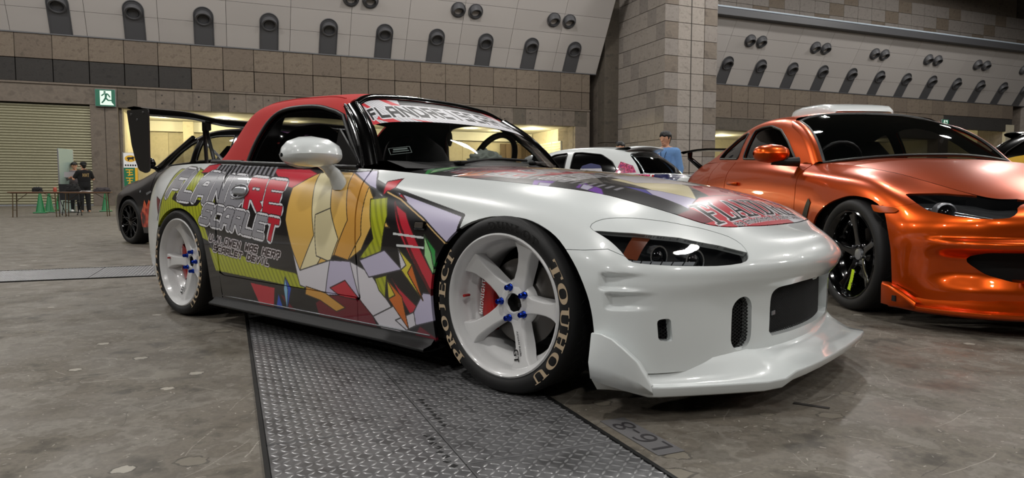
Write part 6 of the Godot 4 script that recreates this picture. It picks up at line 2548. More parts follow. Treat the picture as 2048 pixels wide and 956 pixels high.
# lid between two edges: rows of [x, half width, edge height, middle height]
func lid(rows: Array, n := 12, power := 2.2) -> MB:
	var g := []
	var sm := []
	var pts := []
	for r in rows:
		pts.append(Vector4(r[0], r[1], r[2], r[3]))
	for i in pts.size() - 1:
		var p0: Vector4 = pts[i - 1] if i > 0 else pts[0] * 2.0 - pts[1]
		var p3: Vector4 = pts[i + 2] if i < pts.size() - 2 else pts[i + 1] * 2.0 - pts[i]
		for k in 5:
			var t := k / 5.0
			sm.append(pts[i].cubic_interpolate(pts[i + 1], p0, p3, t))
	sm.append(pts[pts.size() - 1])
	for p in sm:
		var row := []
		for j in n * 2 + 1:
			var t := float(j) / n - 1.0
			row.append(Vector3(p.x, lerpf(p.w, p.z, pow(absf(t), power)), p.y * t))
		g.append(row)
	var mb := MB.new()
	mb.grid(g, Vector3.UP)
	return mb

func edge_points(net: Net, u0: float, u1: float, n: int) -> Array:
	var vm := (net.nv - 1.0) / net.sv
	var o := []
	for i in n:
		o.append(net.at(Vector2(lerpf(u0, u1, float(i) / (n - 1)), vm)))
	return o

# roof with glass; wins is a list of window outlines in side view
func greenhouse(car: Node3D, T: Array, wins: Array, roof: Material, side_glass: Material, zmin := 0.3, called := "roof") -> Net:
	var net := Net.new(v3_list(T), 8, 7, Vector3(0, 1, 0.5), false, false, true)
	var ask := CarSide.new()
	ask.zmin = zmin
	var um := (net.nu - 1.0) / net.su
	var vm := (net.nv - 1.0) / net.sv
	var holes := []
	for w in wins:
		holes.append(net.path(rounded(vv(w), 0.03, 3), 0, 1, 0.04, ask, true))
	var mb := MB.new()
	net.cut(mb, PackedVector2Array([Vector2(-0.1, -0.2), Vector2(um + 0.1, -0.2), Vector2(um + 0.1, vm + 0.1), Vector2(-0.1, vm + 0.1)]), holes, null, 0.015)
	var both := MB.new()
	both.add(mb); both.add(mb.mirrored())
	put(car, called, both, roof)
	var lin := MB.new()
	net.cut(lin, PackedVector2Array([Vector2(-0.1, -0.2), Vector2(um + 0.1, -0.2), Vector2(um + 0.1, vm + 0.1), Vector2(-0.1, vm + 0.1)]), holes, null, 0.0, -0.02)
	both = MB.new()
	both.add(lin); both.add(lin.mirrored())
	put(car, "roof_lining", both, M.black_matte)
	for h in holes:
		var g := MB.new()
		var big := Geometry2D.offset_polygon(h, 0.03)
		net.cut(g, big[0], [], null, 0.0, -0.012)
		put(car, "side_window", g, side_glass)
		put(car, "side_window", g.mirrored(), side_glass)
		var s := MB.new()
		var pts := []
		for q in h:
			pts.append(net.at(q))
		s.tube(pts, 0.009, 5, true)
		put_pair(car, "window_seal", s, M.black_satin)
	return net

func v3_list(T: Array) -> Array:
	var o := []
	for t in T:
		o.append(v3(t))
	return o

# screen between a lower and an upper curve (half curves, z >= 0)
func screen(base: Array, head: Array, bulge: Vector3) -> Net:
	var W := []
	var n := base.size() - 1
	for i in range(-n, n + 1):
		var s := -1.0 if i < 0 else 1.0
		var b: Vector3 = base[absi(i)] * Vector3(1, 1, s)
		var h: Vector3 = head[absi(i)] * Vector3(1, 1, s)
		var col := []
		for k in 4:
			var t := k / 3.0
			col.append(b.lerp(h, t) + bulge * sin(PI * t))
		W.append(col)
	return Net.new(W, 5, 6, bulge)

func whole(net: Net, lift := 0.0) -> MB:
	var um := (net.nu - 1.0) / net.su
	var vm := (net.nv - 1.0) / net.sv
	var mb := MB.new()
	net.cut(mb, PackedVector2Array([Vector2(-.1, -.1), Vector2(um + .1, -.1), Vector2(um + .1, vm + .1), Vector2(-.1, vm + .1)]), [], null, 0.0, lift)
	return mb

func frame_of(net: Net, r: float) -> MB:
	var um := (net.nu - 1.0) / net.su
	var vm := (net.nv - 1.0) / net.sv
	var pts := []
	for i in 24:
		pts.append(net.at(Vector2(um * i / 24.0, 0)))
	for i in 10:
		pts.append(net.at(Vector2(um, vm * i / 10.0)))
	for i in 24:
		pts.append(net.at(Vector2(um * (1.0 - i / 24.0), vm)))
	for i in 10:
		pts.append(net.at(Vector2(0, vm * (1.0 - i / 10.0))))
	var mb := MB.new()
	mb.tube(pts, r, 6, true)
	return mb

func seats(car: Node3D, x: float, y: float, zs: Array) -> void:
	for z in zs:
		var s := MB.new()
		var P := []
		for i in 10:
			var row := []
			for j in 8:
				var t := j / 7.0
				var an := TAU * i / 10.0
				var w := lerpf(0.24, 0.12, smoothstep(0.6, 0.85, t))
				row.append(Vector3(x - 0.2 * t, y + 0.68 * t, z) + Vector3(cos(an) * 0.07, 0, sin(an) * w) * (1.0 if j < 7 else 0.4))
			P.append(row)
		s.grid(P, Vector3.ZERO, true)
		put(car, "seat", s, M.black_matte)

# ---------------------------------------------------------------- orange coupe on the right
class OrangePress extends Ask:
	func push(p: Vector3) -> float:
		if p.x < 0.40 or p.z > 0.86:
			return 0.0
		var side := 1.0 - smoothstep(0.70, 0.83, p.z)
		var d := 0.045 * (1.0 - smoothstep(0.452, 0.475, p.y)) * smoothstep(0.36, 0.45, p.y) * side
		# hollow below the ledge towards the intake
		d -= 0.035 * (1.0 - smoothstep(0.36, 0.43, p.y)) * smoothstep(0.2, 0.3, p.y) * side
		return d

func build_orange_car() -> void:
	var yaw := deg_to_rad(86.0)
	var right := Vector3(-sin(yaw), 0, cos(yaw))
	var car := thing("coupe", "metallic orange coupe with black wheels parked at the right", "car", Vector3(2.0, 0, -4.05) - right * 0.87, -yaw)
	var C := v3_list([
		[.865,.14,0, .868,.25,0, .872,.36,0, .88,.46,0, .87,.555,0, .81,.625,0, .70,.672,0],
		[.855,.14,.25, .858,.25,.25, .862,.36,.25, .868,.46,.25, .86,.555,.25, .80,.623,.24, .692,.67,.22],
		[.82,.14,.45, .823,.25,.45, .827,.36,.45, .833,.46,.45, .825,.555,.445, .765,.618,.425, .665,.663,.39],
		[.75,.14,.62, .755,.25,.62, .76,.36,.62, .768,.46,.62, .76,.555,.61, .715,.612,.565, .622,.662,.49],
		[.64,.14,.75, .645,.25,.75, .65,.36,.75, .657,.46,.752, .645,.555,.738, .59,.635,.675, .50,.697,.55],
		[.525,.14,.835, .53,.25,.84, .533,.36,.842, .535,.46,.845, .515,.56,.825, .44,.662,.755, .36,.735,.585],
		[.425,.13,.872, .425,.25,.88, .425,.36,.885, .42,.46,.886, .395,.575,.862, .315,.698,.79, .22,.768,.60],
		[.2,.13,.88, .2,.25,.888, .2,.37,.897, .2,.5,.90, .19,.63,.876, .14,.752,.80, .08,.80,.615],
		[0,.13,.88, 0,.25,.89, 0,.38,.90, 0,.51,.905, 0,.65,.88, -.04,.778,.806, -.08,.828,.63],
		[-.25,.13,.862, -.25,.25,.873, -.25,.37,.884, -.25,.5,.894, -.25,.65,.88, -.26,.79,.812, -.28,.858,.65],
		[-.5,.13,.85, -.5,.25,.862, -.5,.37,.87, -.5,.5,.876, -.5,.64,.872, -.5,.80,.822, -.52,.885,.672],
		[-.78,.13,.845, -.78,.25,.86, -.78,.37,.868, -.78,.5,.872, -.78,.645,.869, -.78,.81,.83, -.78,.90,.71],
		[-1.2,.13,.845, -1.2,.25,.86, -1.2,.37,.868, -1.2,.5,.872, -1.2,.65,.87, -1.2,.825,.836, -1.2,.925,.748],
		[-1.65,.13,.845, -1.65,.25,.86, -1.65,.37,.868, -1.65,.51,.873, -1.65,.66,.872, -1.65,.84,.838, -1.65,.948,.753],
		[-2.1,.13,.85, -2.1,.25,.864, -2.1,.37,.873, -2.1,.52,.88, -2.1,.67,.878, -2.1,.85,.838, -2.1,.966,.748],
		[-2.5,.13,.862, -2.5,.26,.876, -2.5,.38,.886, -2.5,.53,.893, -2.5,.68,.886, -2.5,.86,.83, -2.5,.983,.725],
		[-2.8,.13,.865, -2.8,.26,.876, -2.8,.39,.886, -2.8,.54,.892, -2.8,.69,.88, -2.8,.865,.81, -2.8,.99,.695],
		[-3.12,.17,.83, -3.12,.28,.845, -3.12,.4,.855, -3.12,.55,.858, -3.12,.7,.845, -3.12,.87,.775, -3.12,.98,.655],
		[-3.38,.2,.72, -3.4,.3,.735, -3.4,.42,.745, -3.4,.56,.745, -3.39,.71,.73, -3.36,.865,.68, -3.33,.955,.57],
		[-3.5,.22,.45, -3.53,.3,.46, -3.53,.42,.465, -3.53,.56,.465, -3.52,.71,.46, -3.49,.86,.43, -3.45,.945,.37],
		[-3.53,.22,0, -3.56,.3,0, -3.56,.42,0, -3.56,.56,0, -3.55,.71,0, -3.52,.86,0, -3.48,.945,0]])
	var net := Net.new(C, 8, 9, Vector3(0, 0, 1), true, true)
	var ask := CarSide.new()
	var plain_net := Net.new(C, 4, 4, Vector3(0, 0, 1), true, true)
	net.displace(OrangePress.new())
	var hf := arch_hole(net, [-.43,.05, -.435,.30, -.415,.47, -.35,.56, -.21,.633, -.08,.668, .0,.678, .10,.673, .21,.652, .327,.592, .40,.47, .425,.35, .428,.05], ask)
	var hr := arch_hole(net, arch_pts(-2.7, .30, .37), ask)
	var lamp := net.path(rounded(vv([.352,.690, .45,.694, .60,.676, .70,.655, .775,.60, .79,.572, .745,.567, .66,.577, .54,.603, .46,.640]), 0.015, 2), 0, 1, 0.025, ask, true)
	var fo := FrontOnly.new()
	fo.xmin = 0.45
	var mouth := net.path(rounded(vv([0.0,.262, .35,.252, .50,.262, .60,.295, .665,.352, .668,.385, .63,.405, .3,.412, 0.0,.414]), 0.02, 2).slice(2, -2), 2, 1, 0.03, fo)
	mouth.append(Vector2(-0.4, mouth[mouth.size() - 1].y)); mouth.append(Vector2(-0.4, mouth[0].y))
	var op: Material = M.orange_paint
	body_panels(car, net, [[.20,.05, .20,.60, .30,.628, .385,.622, .44,.632, .50,.66, .52,.70], [-.66,.05, -.675,.45, -.70,.68, -.76,.93], [-1.93,.05, -1.95,.4, -1.99,.7, -2.03,.97], [-2.32,.05, -2.36,.4, -2.42,.7, -2.45,.99]],
		["front_bumper", "front_fender", "front_door", "rear_door", "rear_quarter"], [op, op, op, op, op], [hf, hr, lamp, mouth], ask, null, plain_net)
	liners(car, [[0.0, .31], [-2.7, .31]], 0.84, .39)
	# dark mouth with an orange splitter fin inside
	var mo := MB.new()
	mo.box(Vector3(0.60, 0.33, 0), Vector3(0.02, 0.22, 1.34))
	put(car, "intake_back", mo, M.black_matte)
	for sd in [1.0, -1.0]:
		var fin := MB.new()
		fin.prism(pv([.63, .255, .82, .258, .84, .40, .63, .41]), 0.34, 0.36)
		fin.box(Vector3(0.74, 0.265, 0.22), Vector3(0.2, 0.012, 0.5))
		put(car, "intake_duct", fin if sd > 0 else fin.mirrored(), op)
	# lip
	var out_e := v3([.965,.125,0, .962,.125,.2, .945,.123,.38, .905,.12,.54, .84,.118,.66, .74,.116,.76, .62,.118,.85, .52,.125,.895, .44,.14,.912, .40,.15,.915])
	var in_e := v3([.85,.19,0, .845,.19,.2, .81,.19,.4, .75,.19,.56, .68,.19,.66, .60,.19,.735, .52,.195,.80, .45,.2,.84, .42,.205,.86, .40,.21,.87])
	var top := []
	var under := []
	for i in out_e.size():
		var row := []
		for k in 6:
			var t := k / 5.0
			var p: Vector3 = in_e[i].lerp(out_e[i], t)
			p.y = lerpf(in_e[i].y, out_e[i].y, smoothstep(0.0, 0.7, t) * 0.85 + t * 0.15)
			row.append(p)
		top.append(row)
		var o: Vector3 = out_e[i]
		under.append([o, o + Vector3(0.003, -0.012, 0.002), o + Vector3(-0.006, -0.028, -0.004), Vector3(in_e[i].x, 0.085, in_e[i].z)])
	var lp := MB.new()
	lp.grid(top, Vector3.UP)
	lp.grid(under, Vector3(1, 0, 0.3))
	var fin2 := v3([.398,.222,.912, .46,.215,.912, .53,.185,.892, .60,.14,.86])
	var fr := []
	for i in fin2.size():
		var p: Vector3 = fin2[i]
		fr.append([p + Vector3(0, -.002, -.035), p, p + Vector3(0, -.02, .006), Vector3(p.x, 0.105, p.z + .004), Vector3(p.x, 0.095, p.z - .03)])
	lp.grid(fr, Vector3(0, 0, 1))
	var lb := MB.new()
	lb.add(lp); lb.add(lp.mirrored())
	put(car, "front_lip", lb, op)
	var dk := MB.new()
	dk.box(Vector3(0.49, 0.145, 0.905), Vector3(0.035, 0.03, 0.012))
	put_pair(car, "lip_slot", dk, M.black_matte)
	# side marker
	var mk := MB.new()
	net.cut(mk, net.path(rounded(vv([.215,.628, .38,.615, .415,.602, .40,.588, .30,.585, .255,.592]), 0.012, 3), 0, 1, 0.02, ask, true), [], null, 0.004, 0.006)
	put_pair(car, "side_marker", mk, mat("orange_lens", Color(0.72, 0.30, 0.08), 0.15, 0.1, 1.0))
	# vent behind the front wheel
	var vt := MB.new()
	net.cut(vt, net.path(vv([-.46,.63, -.50,.66, -.60,.47, -.60,.40, -.55,.40]), 0, 1, 0.03, ask, true), [], null, 0.0, 0.004)
	put_pair(car, "fender_vent", vt, M.black_satin)
	# headlights
	for sd in [1.0, -1.0]:
		var h := Node3D.new()
		h.name = "headlight"
		car.add_child(h, true)
		var g := Geometry2D.offset_polygon(lamp, -0.01)[0]
		var a := MB.new(); net.cut(a, g, [], null, 0.006, -0.003)
		put(h, "cover_glass", a if sd > 0 else a.mirrored(), M.lamp_cover)
		a = MB.new(); net.cut(a, g, [], null, 0.0, -0.06)
		put(h, "housing", a if sd > 0 else a.mirrored(), mat("lamp_grey", Color(0.34, 0.35, 0.36), 0.28, 0.5))
		a = MB.new()
		var q := net.locate(Vector2(.56, .635), 0, 1, ask)
		var P := net.at(q) - net.normal_at(q) * 0.05
		var dv := Vector3(0.95, 0, 0.3).normalized()
		a.xf = Transform3D(Basis(Vector3.UP.cross(dv).normalized(), Vector3.UP, dv), P)
		a.lathe([Vector2(.052, -.03), Vector2(.05, .03), Vector2(.042, .034), Vector2(.036, .01)], 24)
		put(h, "projector_ring", a if sd > 0 else a.mirrored(), M.silver)
		var a2 := MB.new()
		a2.xf = a.xf
		a2.lathe([Vector2(.038, .0), Vector2(.03, .02), Vector2(0, .03)], 20)
		put(h, "projector_lens", a2 if sd > 0 else a2.mirrored(), M.black_gloss)
		var bar := MB.new()
		for i in 3:
			bar.tube([P + Vector3(-.10, .018 - i * .016, .06), P + Vector3(-.04, .014 - i * .016, .03)], .005, 6)
			bar.tube([P + Vector3(.05, .0 - i * .014, -.02), P + Vector3(.17, -.03 - i * .008, -.13)], .006, 6)
		put(h, "reflector_bar", bar if sd > 0 else bar.mirrored(), M.chrome)
	# hood with a raised middle
	var hood := lid([[.695, .20, .672, .676], [.66, .385, .664, .685], [.60, .478, .668, .708], [.49, .545, .70, .742], [.35, .58, .738, .785], [.21, .595, .771, .822], [.07, .61, .803, .852], [-.09, .625, .831, .878], [-.29, .645, .86, .903], [-.50, .665, .884, .922], [-.68, .69, .897, .936]], 14, 2.6)
	put(car, "hood", hood, op)
	var cw := lid([[-.66, .69, .885, .925], [-.70, .70, .885, .93], [-.80, .70, .88, .93]])
	put(car, "cowl", cw, M.black_satin)
	var dk3 := lid([[.66, .35, .64, .65], [.3, .58, .70, .74], [-.2, .63, .80, .83], [-.75, .69, .85, .88]])
	put(car, "engine_tray", dk3, M.black_matte)
	# greenhouse
	var T := [
		[-.70,.892,.712, -1.0,1.08,.648, -1.295,1.25,.578, -1.33,1.29,.48, -1.36,1.315,.25, -1.37,1.322,0],
		[-1.05,.912,.738, -1.25,1.1,.674, -1.47,1.274,.588, -1.49,1.31,.47, -1.5,1.336,.25, -1.5,1.342,0],
		[-1.45,.935,.749, -1.55,1.12,.688, -1.68,1.285,.594, -1.7,1.318,.465, -1.7,1.342,.25, -1.7,1.347,0],
		[-1.9,.955,.751, -1.9,1.12,.692, -1.95,1.275,.594, -1.97,1.306,.46, -1.97,1.328,.25, -1.97,1.333,0],
		[-2.3,.973,.738, -2.25,1.11,.684, -2.22,1.236,.594, -2.25,1.268,.46, -2.26,1.29,.25, -2.26,1.295,0],
		[-2.65,.985,.718, -2.6,1.07,.67, -2.55,1.145,.588, -2.59,1.175,.46, -2.6,1.195,.25, -2.6,1.2,0],
		[-2.92,.99,.688, -2.9,1.02,.645, -2.87,1.05,.575, -2.92,1.068,.45, -2.94,1.08,.25, -2.94,1.083,0],
		[-3.13,.982,.652, -3.14,.985,.61, -3.15,.988,.54, -3.17,.99,.44, -3.18,.992,.25, -3.18,.992,0]]
	greenhouse(car, T, [[-.985,.935, -1.90,.985, -1.90,1.225, -1.78,1.243, -1.60,1.24, -1.40,1.19, -1.20,1.08], [-2.02,.99, -2.52,1.015, -2.42,1.10, -2.25,1.175, -2.10,1.212, -2.02,1.22]], op, M.smoked_glass)
	# windscreen
	var base := v3([-.47,.945,0, -.485,.943,.2, -.535,.932,.4, -.60,.915,.57, -.675,.90,.675])
	var head := v3([-1.375,1.318,0, -1.37,1.315,.15, -1.355,1.305,.31, -1.33,1.28,.45, -1.29,1.245,.545])
	var ws := screen(base, head, Vector3(0.03, 0.045, 0))
	put(car, "windscreen", whole(ws, 0.004), M.windscreen)
	put(car, "windscreen_seal", frame_of(ws, 0.012), M.black_satin)
	# painted pillars beside the screen
	var pil := MB.new()
	var rows := []
	for i in 13:
		var t := i / 12.0
		var p := ws.at(Vector2((ws.nu - 1.0) / ws.su, 3.0 * t))
		rows.append([p + Vector3(0.004, 0.004, 0.0), p + Vector3(-.01, .01, .022), p + Vector3(-.03, .004, .045), p + Vector3(-.06, -.02, .058)])
	pil.grid(rows, Vector3(0.3, 0.3, 1))
	put_pair(car, "windscreen_pillar", pil, op)
	# interior
	var dash := lid([[-.6, .66, .86, .86], [-.85, .68, .88, .88], [-1.0, .68, .86, .86], [-1.05, .68, .7, .7]])
	put(car, "dashboard", dash, M.black_matte)
	seats(car, -1.6, .45, [.36, -.36])
	var sw := MB.new()
	var ring := []
	for i in 22:
		var an := TAU * i / 22
		ring.append(Vector3(-1.08, .90, .36) + Vector3(0, 0, 1) * cos(an) * .18 + Vector3(.42, .9, 0).normalized() * sin(an) * .18)
	sw.tube(ring, .018, 8, true)
	sw.tube([Vector3(-1.05, .88, .36), Vector3(-.9, .82, .36)], .04, 8)
	put(car, "steering_wheel", sw, M.black_satin)
	# door mirror
	for sd in [1.0, -1.0]:
		var m := MB.new()
		var c := Vector3(-.92, .975, .955)
		var rr := []
		for s in [[-.13, .02], [-.12, .045], [-.08, .062], [0.0, .068], [.07, .058], [.105, .04], [.118, .012]]:
			var rg := []
			for k in 15:
				var an := TAU * k / 14.0
				rg.append(c + Vector3((0.1 if cos(an) > 0 else 0.045) * cos(an) * s[1] / .068, sin(an) * s[1], s[0]))
			rr.append(rg)
		m.grid(rr, Vector3.ZERO)
		if sd < 0:
			continue
		var mob := put(car, "door_mirror", m if sd > 0 else m.mirrored(), op)
		var ar := MB.new()
		ar.tube([c + Vector3(.0, -.045, -.02), c + Vector3(.03, -.06, -.12), c + Vector3(.05, -.06, -.20)], [.035, .03, .035], 8)
		put(mob, "mirror_arm", ar if sd > 0 else ar.mirrored(), M.black_satin)
		var hd := MB.new()
		var q := net.locate(Vector2(-1.80, .77), 0, 1, ask)
		var P := net.at(q)
		hd.tube(curve([P + Vector3(.085, 0, .005), P + Vector3(.05, 0, .03), P + Vector3(-.05, .004, .03), P + Vector3(-.085, .006, .005)], 4), .014, 8)
		put(car, "door_handle", hd if sd > 0 else hd.mirrored(), op)
	# rear wing
	var wg := MB.new()
	var wr := []
	for i in 15:
		var z := lerpf(-.78, .78, i / 14.0)
		var k := smoothstep(.6, .78, absf(z))
		var c := Vector3(-3.38, 1.15 - .03 * k, z)
		wr.append([c + Vector3(.11, -.005, 0), c + Vector3(.06, .018, 0), c + Vector3(-.08, .02, 0), c + Vector3(-.12, .008, 0), c + Vector3(-.02, -.012, 0), c + Vector3(.11, -.005, 0)])
	wg.grid(wr, Vector3.ZERO)
	for sd in [1.0, -1.0]:
		wg.tube([Vector3(-3.36, 1.14, .72 * sd), Vector3(-3.33, 1.06, .73 * sd), Vector3(-3.25, .96, .64 * sd)], [.03, .03, .035], 8, false, 0.5)
	put(car, "rear_wing", wg, M.black_gloss)
	var dl := lid([[-3.12, .65, .98, .992], [-3.33, .57, .955, .985], [-3.45, .37, .945, .965], [-3.48, .1, .945, .95]])
	put(car, "trunk_lid", dl, op)
	var tl := MB.new()
	net.cut(tl, net.path(vv([-3.24,.88, -3.38,.87, -3.40,.76, -3.28,.76]), 0, 1, 0.04, ask, true), [], null, 0.0, 0.004)
	put_pair(car, "tail_lamp", tl, M.caliper_red)
	# wheels
	for w in [[0.0, 0.87, true, 96.0], [-2.7, 0.87, true, 20.0], [0.0, -0.87, false, 0.0], [-2.7, -0.87, false, 40.0]]:
		var wh := make_wheel(car, 0.33, 0.2635, w[3], w[2], "black")
		wh.position = Vector3(w[0], 0.33, w[1])
		if w[1] < 0:
			wh.rotation.y = PI
		if w[0] == 0.0 and w[1] > 0:
			var st := MB.new()
			for i in 8:
				var a0 := deg_to_rad(268.0) - .015 * i
				var r0 := .09 + i * .016
				var n := Vector3(0, 0, 1)
				var d0 := Vector3(cos(a0), sin(a0), 0)
				var s0 := Vector3(-d0.y, d0.x, 0) * .015
				st.quad(d0 * r0 - s0 + n * (-.036 + r0 * .06), d0 * r0 + s0 + n * (-.036 + r0 * .06), d0 * (r0 + .0162) + s0 + n * (-.036 + r0 * .06), d0 * (r0 + .0162) - s0 + n * (-.036 + r0 * .06), n)
			put(wh, "spoke_sticker", st, mat("sticker_lime", Color(0.78, 0.90, 0.12), 0.4))
			var gt := MB.new()
			text_mesh(gt, "GT", Vector3(.012, -.168, -.0235), Vector3(0, -1, 0), Vector3(1, 0, 0), -.022, "Droid Sans", true, .03)
			put(wh, "wheel_lettering", gt, M.black_print)
	# white roof box
	var box := thing("roof_box", "white rounded roof box on the roof of the orange coupe", "box", car.position + Basis(Vector3.UP, -yaw) * Vector3(-1.88, 1.338, -.13), -yaw)
	var bx := MB.new()
	var br := []
	for s in [[-.36, .22, .05], [-.35, .27, .08], [-.32, .30, .10], [-.15, .315, .11], [.1, .31, .10], [.24, .29, .075], [.29, .27, .045], [.31, .24, .02]]:
		var rg := []
		for p in [[-1.0, 0.0], [-1.0, .45], [-.965, .75], [-.9, .93], [-.7, 1.0], [0.0, 1.03], [.7, 1.0], [.9, .93], [.965, .75], [1.0, .45], [1.0, 0.0]]:
			rg.append(Vector3(s[0], p[1] * s[2] + .006, p[0] * s[1]))
		br.append(rg)
	bx.grid(br, Vector3.UP)
	bx.box(Vector3(-.02, .008, 0), Vector3(.62, .012, .5))
	put(box, "shell", bx, M.white_paint)
	var cl := MB.new()
	cl.box(Vector3(-.3, 0.0, .2), Vector3(.06, .02, .06), .005)
	cl.box(Vector3(.25, 0.0, .2), Vector3(.06, .02, .06), .005)
	cl.box(Vector3(-.3, 0.0, -.2), Vector3(.06, .02, .06), .005)
	cl.box(Vector3(.25, 0.0, -.2), Vector3(.06, .02, .06), .005)
	put(box, "clamp", cl, M.black_satin)

func put_pair(parent: Node, called: String, mb: MB, m: Material) -> void:
	put(parent, called, mb, m)
	put(parent, called, mb.mirrored(), m)

# body columns from stations [x, half width, shoulder height, shoulder half width]
func auto_cols(st: Array, sill: float) -> Array:
	var C := []
	for s in st:
		var h: float = s[2]
		var z: float = s[1]
		var zt: float = s[3]
		C.append([
			Vector3(s[0] * 0.985, sill, maxf(z - .03, 0.0)), Vector3(s[0], lerpf(sill, h, .16), maxf(z - .012, 0.0)), Vector3(s[0], lerpf(sill, h, .34), z),
			Vector3(s[0], lerpf(sill, h, .54), z), Vector3(s[0] * .998, lerpf(sill, h, .73), maxf(z - .015, 0.0)), Vector3(s[0] * .99, lerpf(sill, h, .90), lerpf(z, zt, .5)), Vector3(s[0] * .975, h, zt)])
	return C

func print_tex(cols: Array, sd: int, freq := 0.012) -> NoiseTexture2D:
	var offs := []
	for i in cols.size():
		offs.append(0.25 + 0.5 * i / (cols.size() - 1.0))
	return noise_tex(freq, cols, offs, 512, 3, sd)

func build_grey_car() -> void:
	var yaw := deg_to_rad(216.0)
	var right := Vector3(-sin(yaw), 0, cos(yaw))
	var car := thing("hatchback", "dark grey hatchback with pink and purple printed roof behind the roadster", "car", Vector3(-5.18, 0, -9.27) + right * 0.86, -yaw)
	var st := [[.80,0,.80,0], [.785,.3,.80,.26], [.71,.58,.81,.46], [.58,.76,.82,.56], [.40,.84,.84,.62], [.18,.868,.86,.655], [0,.875,.88,.67], [-.3,.868,.945,.69], [-.6,.86,.99,.73], [-1.3,.86,1.03,.768], [-2.0,.86,1.05,.772], [-2.6,.875,1.07,.76], [-3.05,.85,1.08,.73], [-3.32,.74,1.08,.62], [-3.42,.42,1.08,.36], [-3.45,0,1.08,0]]
	var net := Net.new(auto_cols(st, .16), 7, 6, Vector3(0, 0, 1), true, true)
	var ask := CarSide.new()
	var hf := arch_hole(net, arch_pts(0, .32, .335), ask)
	var hr := arch_hole(net, arch_pts(-2.62, .32, .335), ask)
	var lamp := net.path(rounded(vv([.28,.73, .45,.755, .68,.755, .72,.70, .55,.66, .40,.67]), .02, 2), 0, 1, .03, ask, true)
	var gp: Material = M.grey_paint
	body_panels(car, net, [[.12,.05, .12,.62, .30,.68, .36,.86], [-.55,.05, -.57,.5, -.62,1.05], [-1.62,.05, -1.62,.5, -1.65,1.08], [-2.35,.05, -2.35,.5, -2.45,1.1]], ["front_bumper", "front_fender", "front_door", "rear_door", "rear_quarter"], [gp, gp, gp, gp, gp], [hf, hr, lamp], ask)
	liners(car, [[0.0, .32], [-2.62, .32]], .84, .345)
	var lm := MB.new()
	net.cut(lm, lamp, [], null, 0.0, -.01)
	put_pair(car, "headlight", lm, mat("headlamp_clear", Color(.35, .36, .37), .15, .5, 1.0))
	# red and orange flame print behind the front wheel
	var fp := MB.new()
	var pu := PlanUV.new()
	net.cut(fp, net.path(vv([-.335,.24, -.34,.42, -.40,.50, -.44,.60, -.50,.52, -.55,.60, -.66,.55, -.9,.40, -.9,.22]), 0, 1, .04, ask, true), [], pu, 0.0, .003)
	var fm := mat("flame_print", Color.WHITE, .3, 0, .8)
	fm.albedo_texture = print_tex([Color(.25, .06, .05), Color(.75, .18, .10), Color(.9, .45, .3), Color(.55, .1, .08)], 8, .03)
	put_pair(car, "flame_print", fp, fm)
	var em := MB.new()
	net.cut(em, net.path(_pill(Vector2(-.33, .71), .016, .016), 0, 1, .02, ask, true), [], null, 0.0, .004)
	put_pair(car, "side_repeater", em, M.clear_strip)
	var sl := MB.new()
	net.cut(sl, net.path(vv([-.50,.66, -.62,.70, -.60,.72, -.48,.69]), 0, 1, .03, ask, true), [], null, 0.0, .004)
	put_pair(car, "fender_vent", sl, M.silver)
	put(car, "hood", lid([[.78, .24, .80, .81], [.70, .45, .81, .83], [.57, .55, .82, .86], [.39, .61, .84, .895], [.17, .645, .86, .92], [-.01, .66, .885, .94], [-.3, .68, .94, .98], [-.52, .70, .972, 1.01]]), gp)
	var T := [
		[-.52,.985,.722, -.86,1.19,.662, -1.20,1.372,.588, -1.27,1.415,.48, -1.32,1.44,.25, -1.33,1.445,0],
		[-1.0,1.02,.757, -1.22,1.23,.70, -1.50,1.415,.602, -1.56,1.45,.48, -1.6,1.472,.25, -1.6,1.477,0],
		[-1.65,1.04,.772, -1.72,1.25,.712, -1.85,1.43,.61, -1.9,1.463,.48, -1.9,1.483,.25, -1.9,1.488,0],
		[-2.3,1.062,.768, -2.33,1.25,.71, -2.4,1.42,.61, -2.43,1.452,.48, -2.45,1.472,.25, -2.45,1.477,0],
		[-2.8,1.075,.748, -2.8,1.24,.695, -2.82,1.38,.60, -2.85,1.415,.48, -2.87,1.432,.25, -2.87,1.437,0],
		[-3.2,1.08,.69, -3.13,1.22,.645, -3.05,1.34,.57, -3.08,1.365,.46, -3.1,1.382,.25, -3.1,1.387,0],
		[-3.38,1.08,.5, -3.29,1.2,.49, -3.2,1.31,.46, -3.21,1.33,.4, -3.22,1.345,.22, -3.22,1.35,0]]
	var rp := mat("roof_print", Color.WHITE, .3, 0, .8)
	rp.albedo_texture = print_tex([Color(.35, .12, .45), Color(.80, .45, .80), Color(.93, .85, .92), Color(.85, .50, .72), Color(.45, .40, .75)], 17, .01)
	rp.uv1_triplanar = true
	rp.uv1_scale = Vector3.ONE * 1.2
	var GN := greenhouse(car, T, [[-.82,1.04, -1.42,1.065, -1.45,1.34, -1.30,1.30, -1.05,1.19], [-1.54,1.075, -2.24,1.095, -2.24,1.36, -1.85,1.375, -1.58,1.355], [-2.34,1.10, -2.72,1.115, -2.70,1.31, -2.34,1.35]], M.black_gloss, M.windscreen)
	var gnet := GN
	var rs := MB.new()
	gnet.cut(rs, PackedVector2Array([Vector2(0.1, 2.35), Vector2(6.1, 2.35), Vector2(6.1, 5.2), Vector2(0.1, 5.2)]), [], null, 0.0, 0.005)
	var rs2 := MB.new()
	rs2.add(rs); rs2.add(rs.mirrored())
	put(car, "roof_skin", rs2, rp)
	var pb := MB.new()
	var pr := []
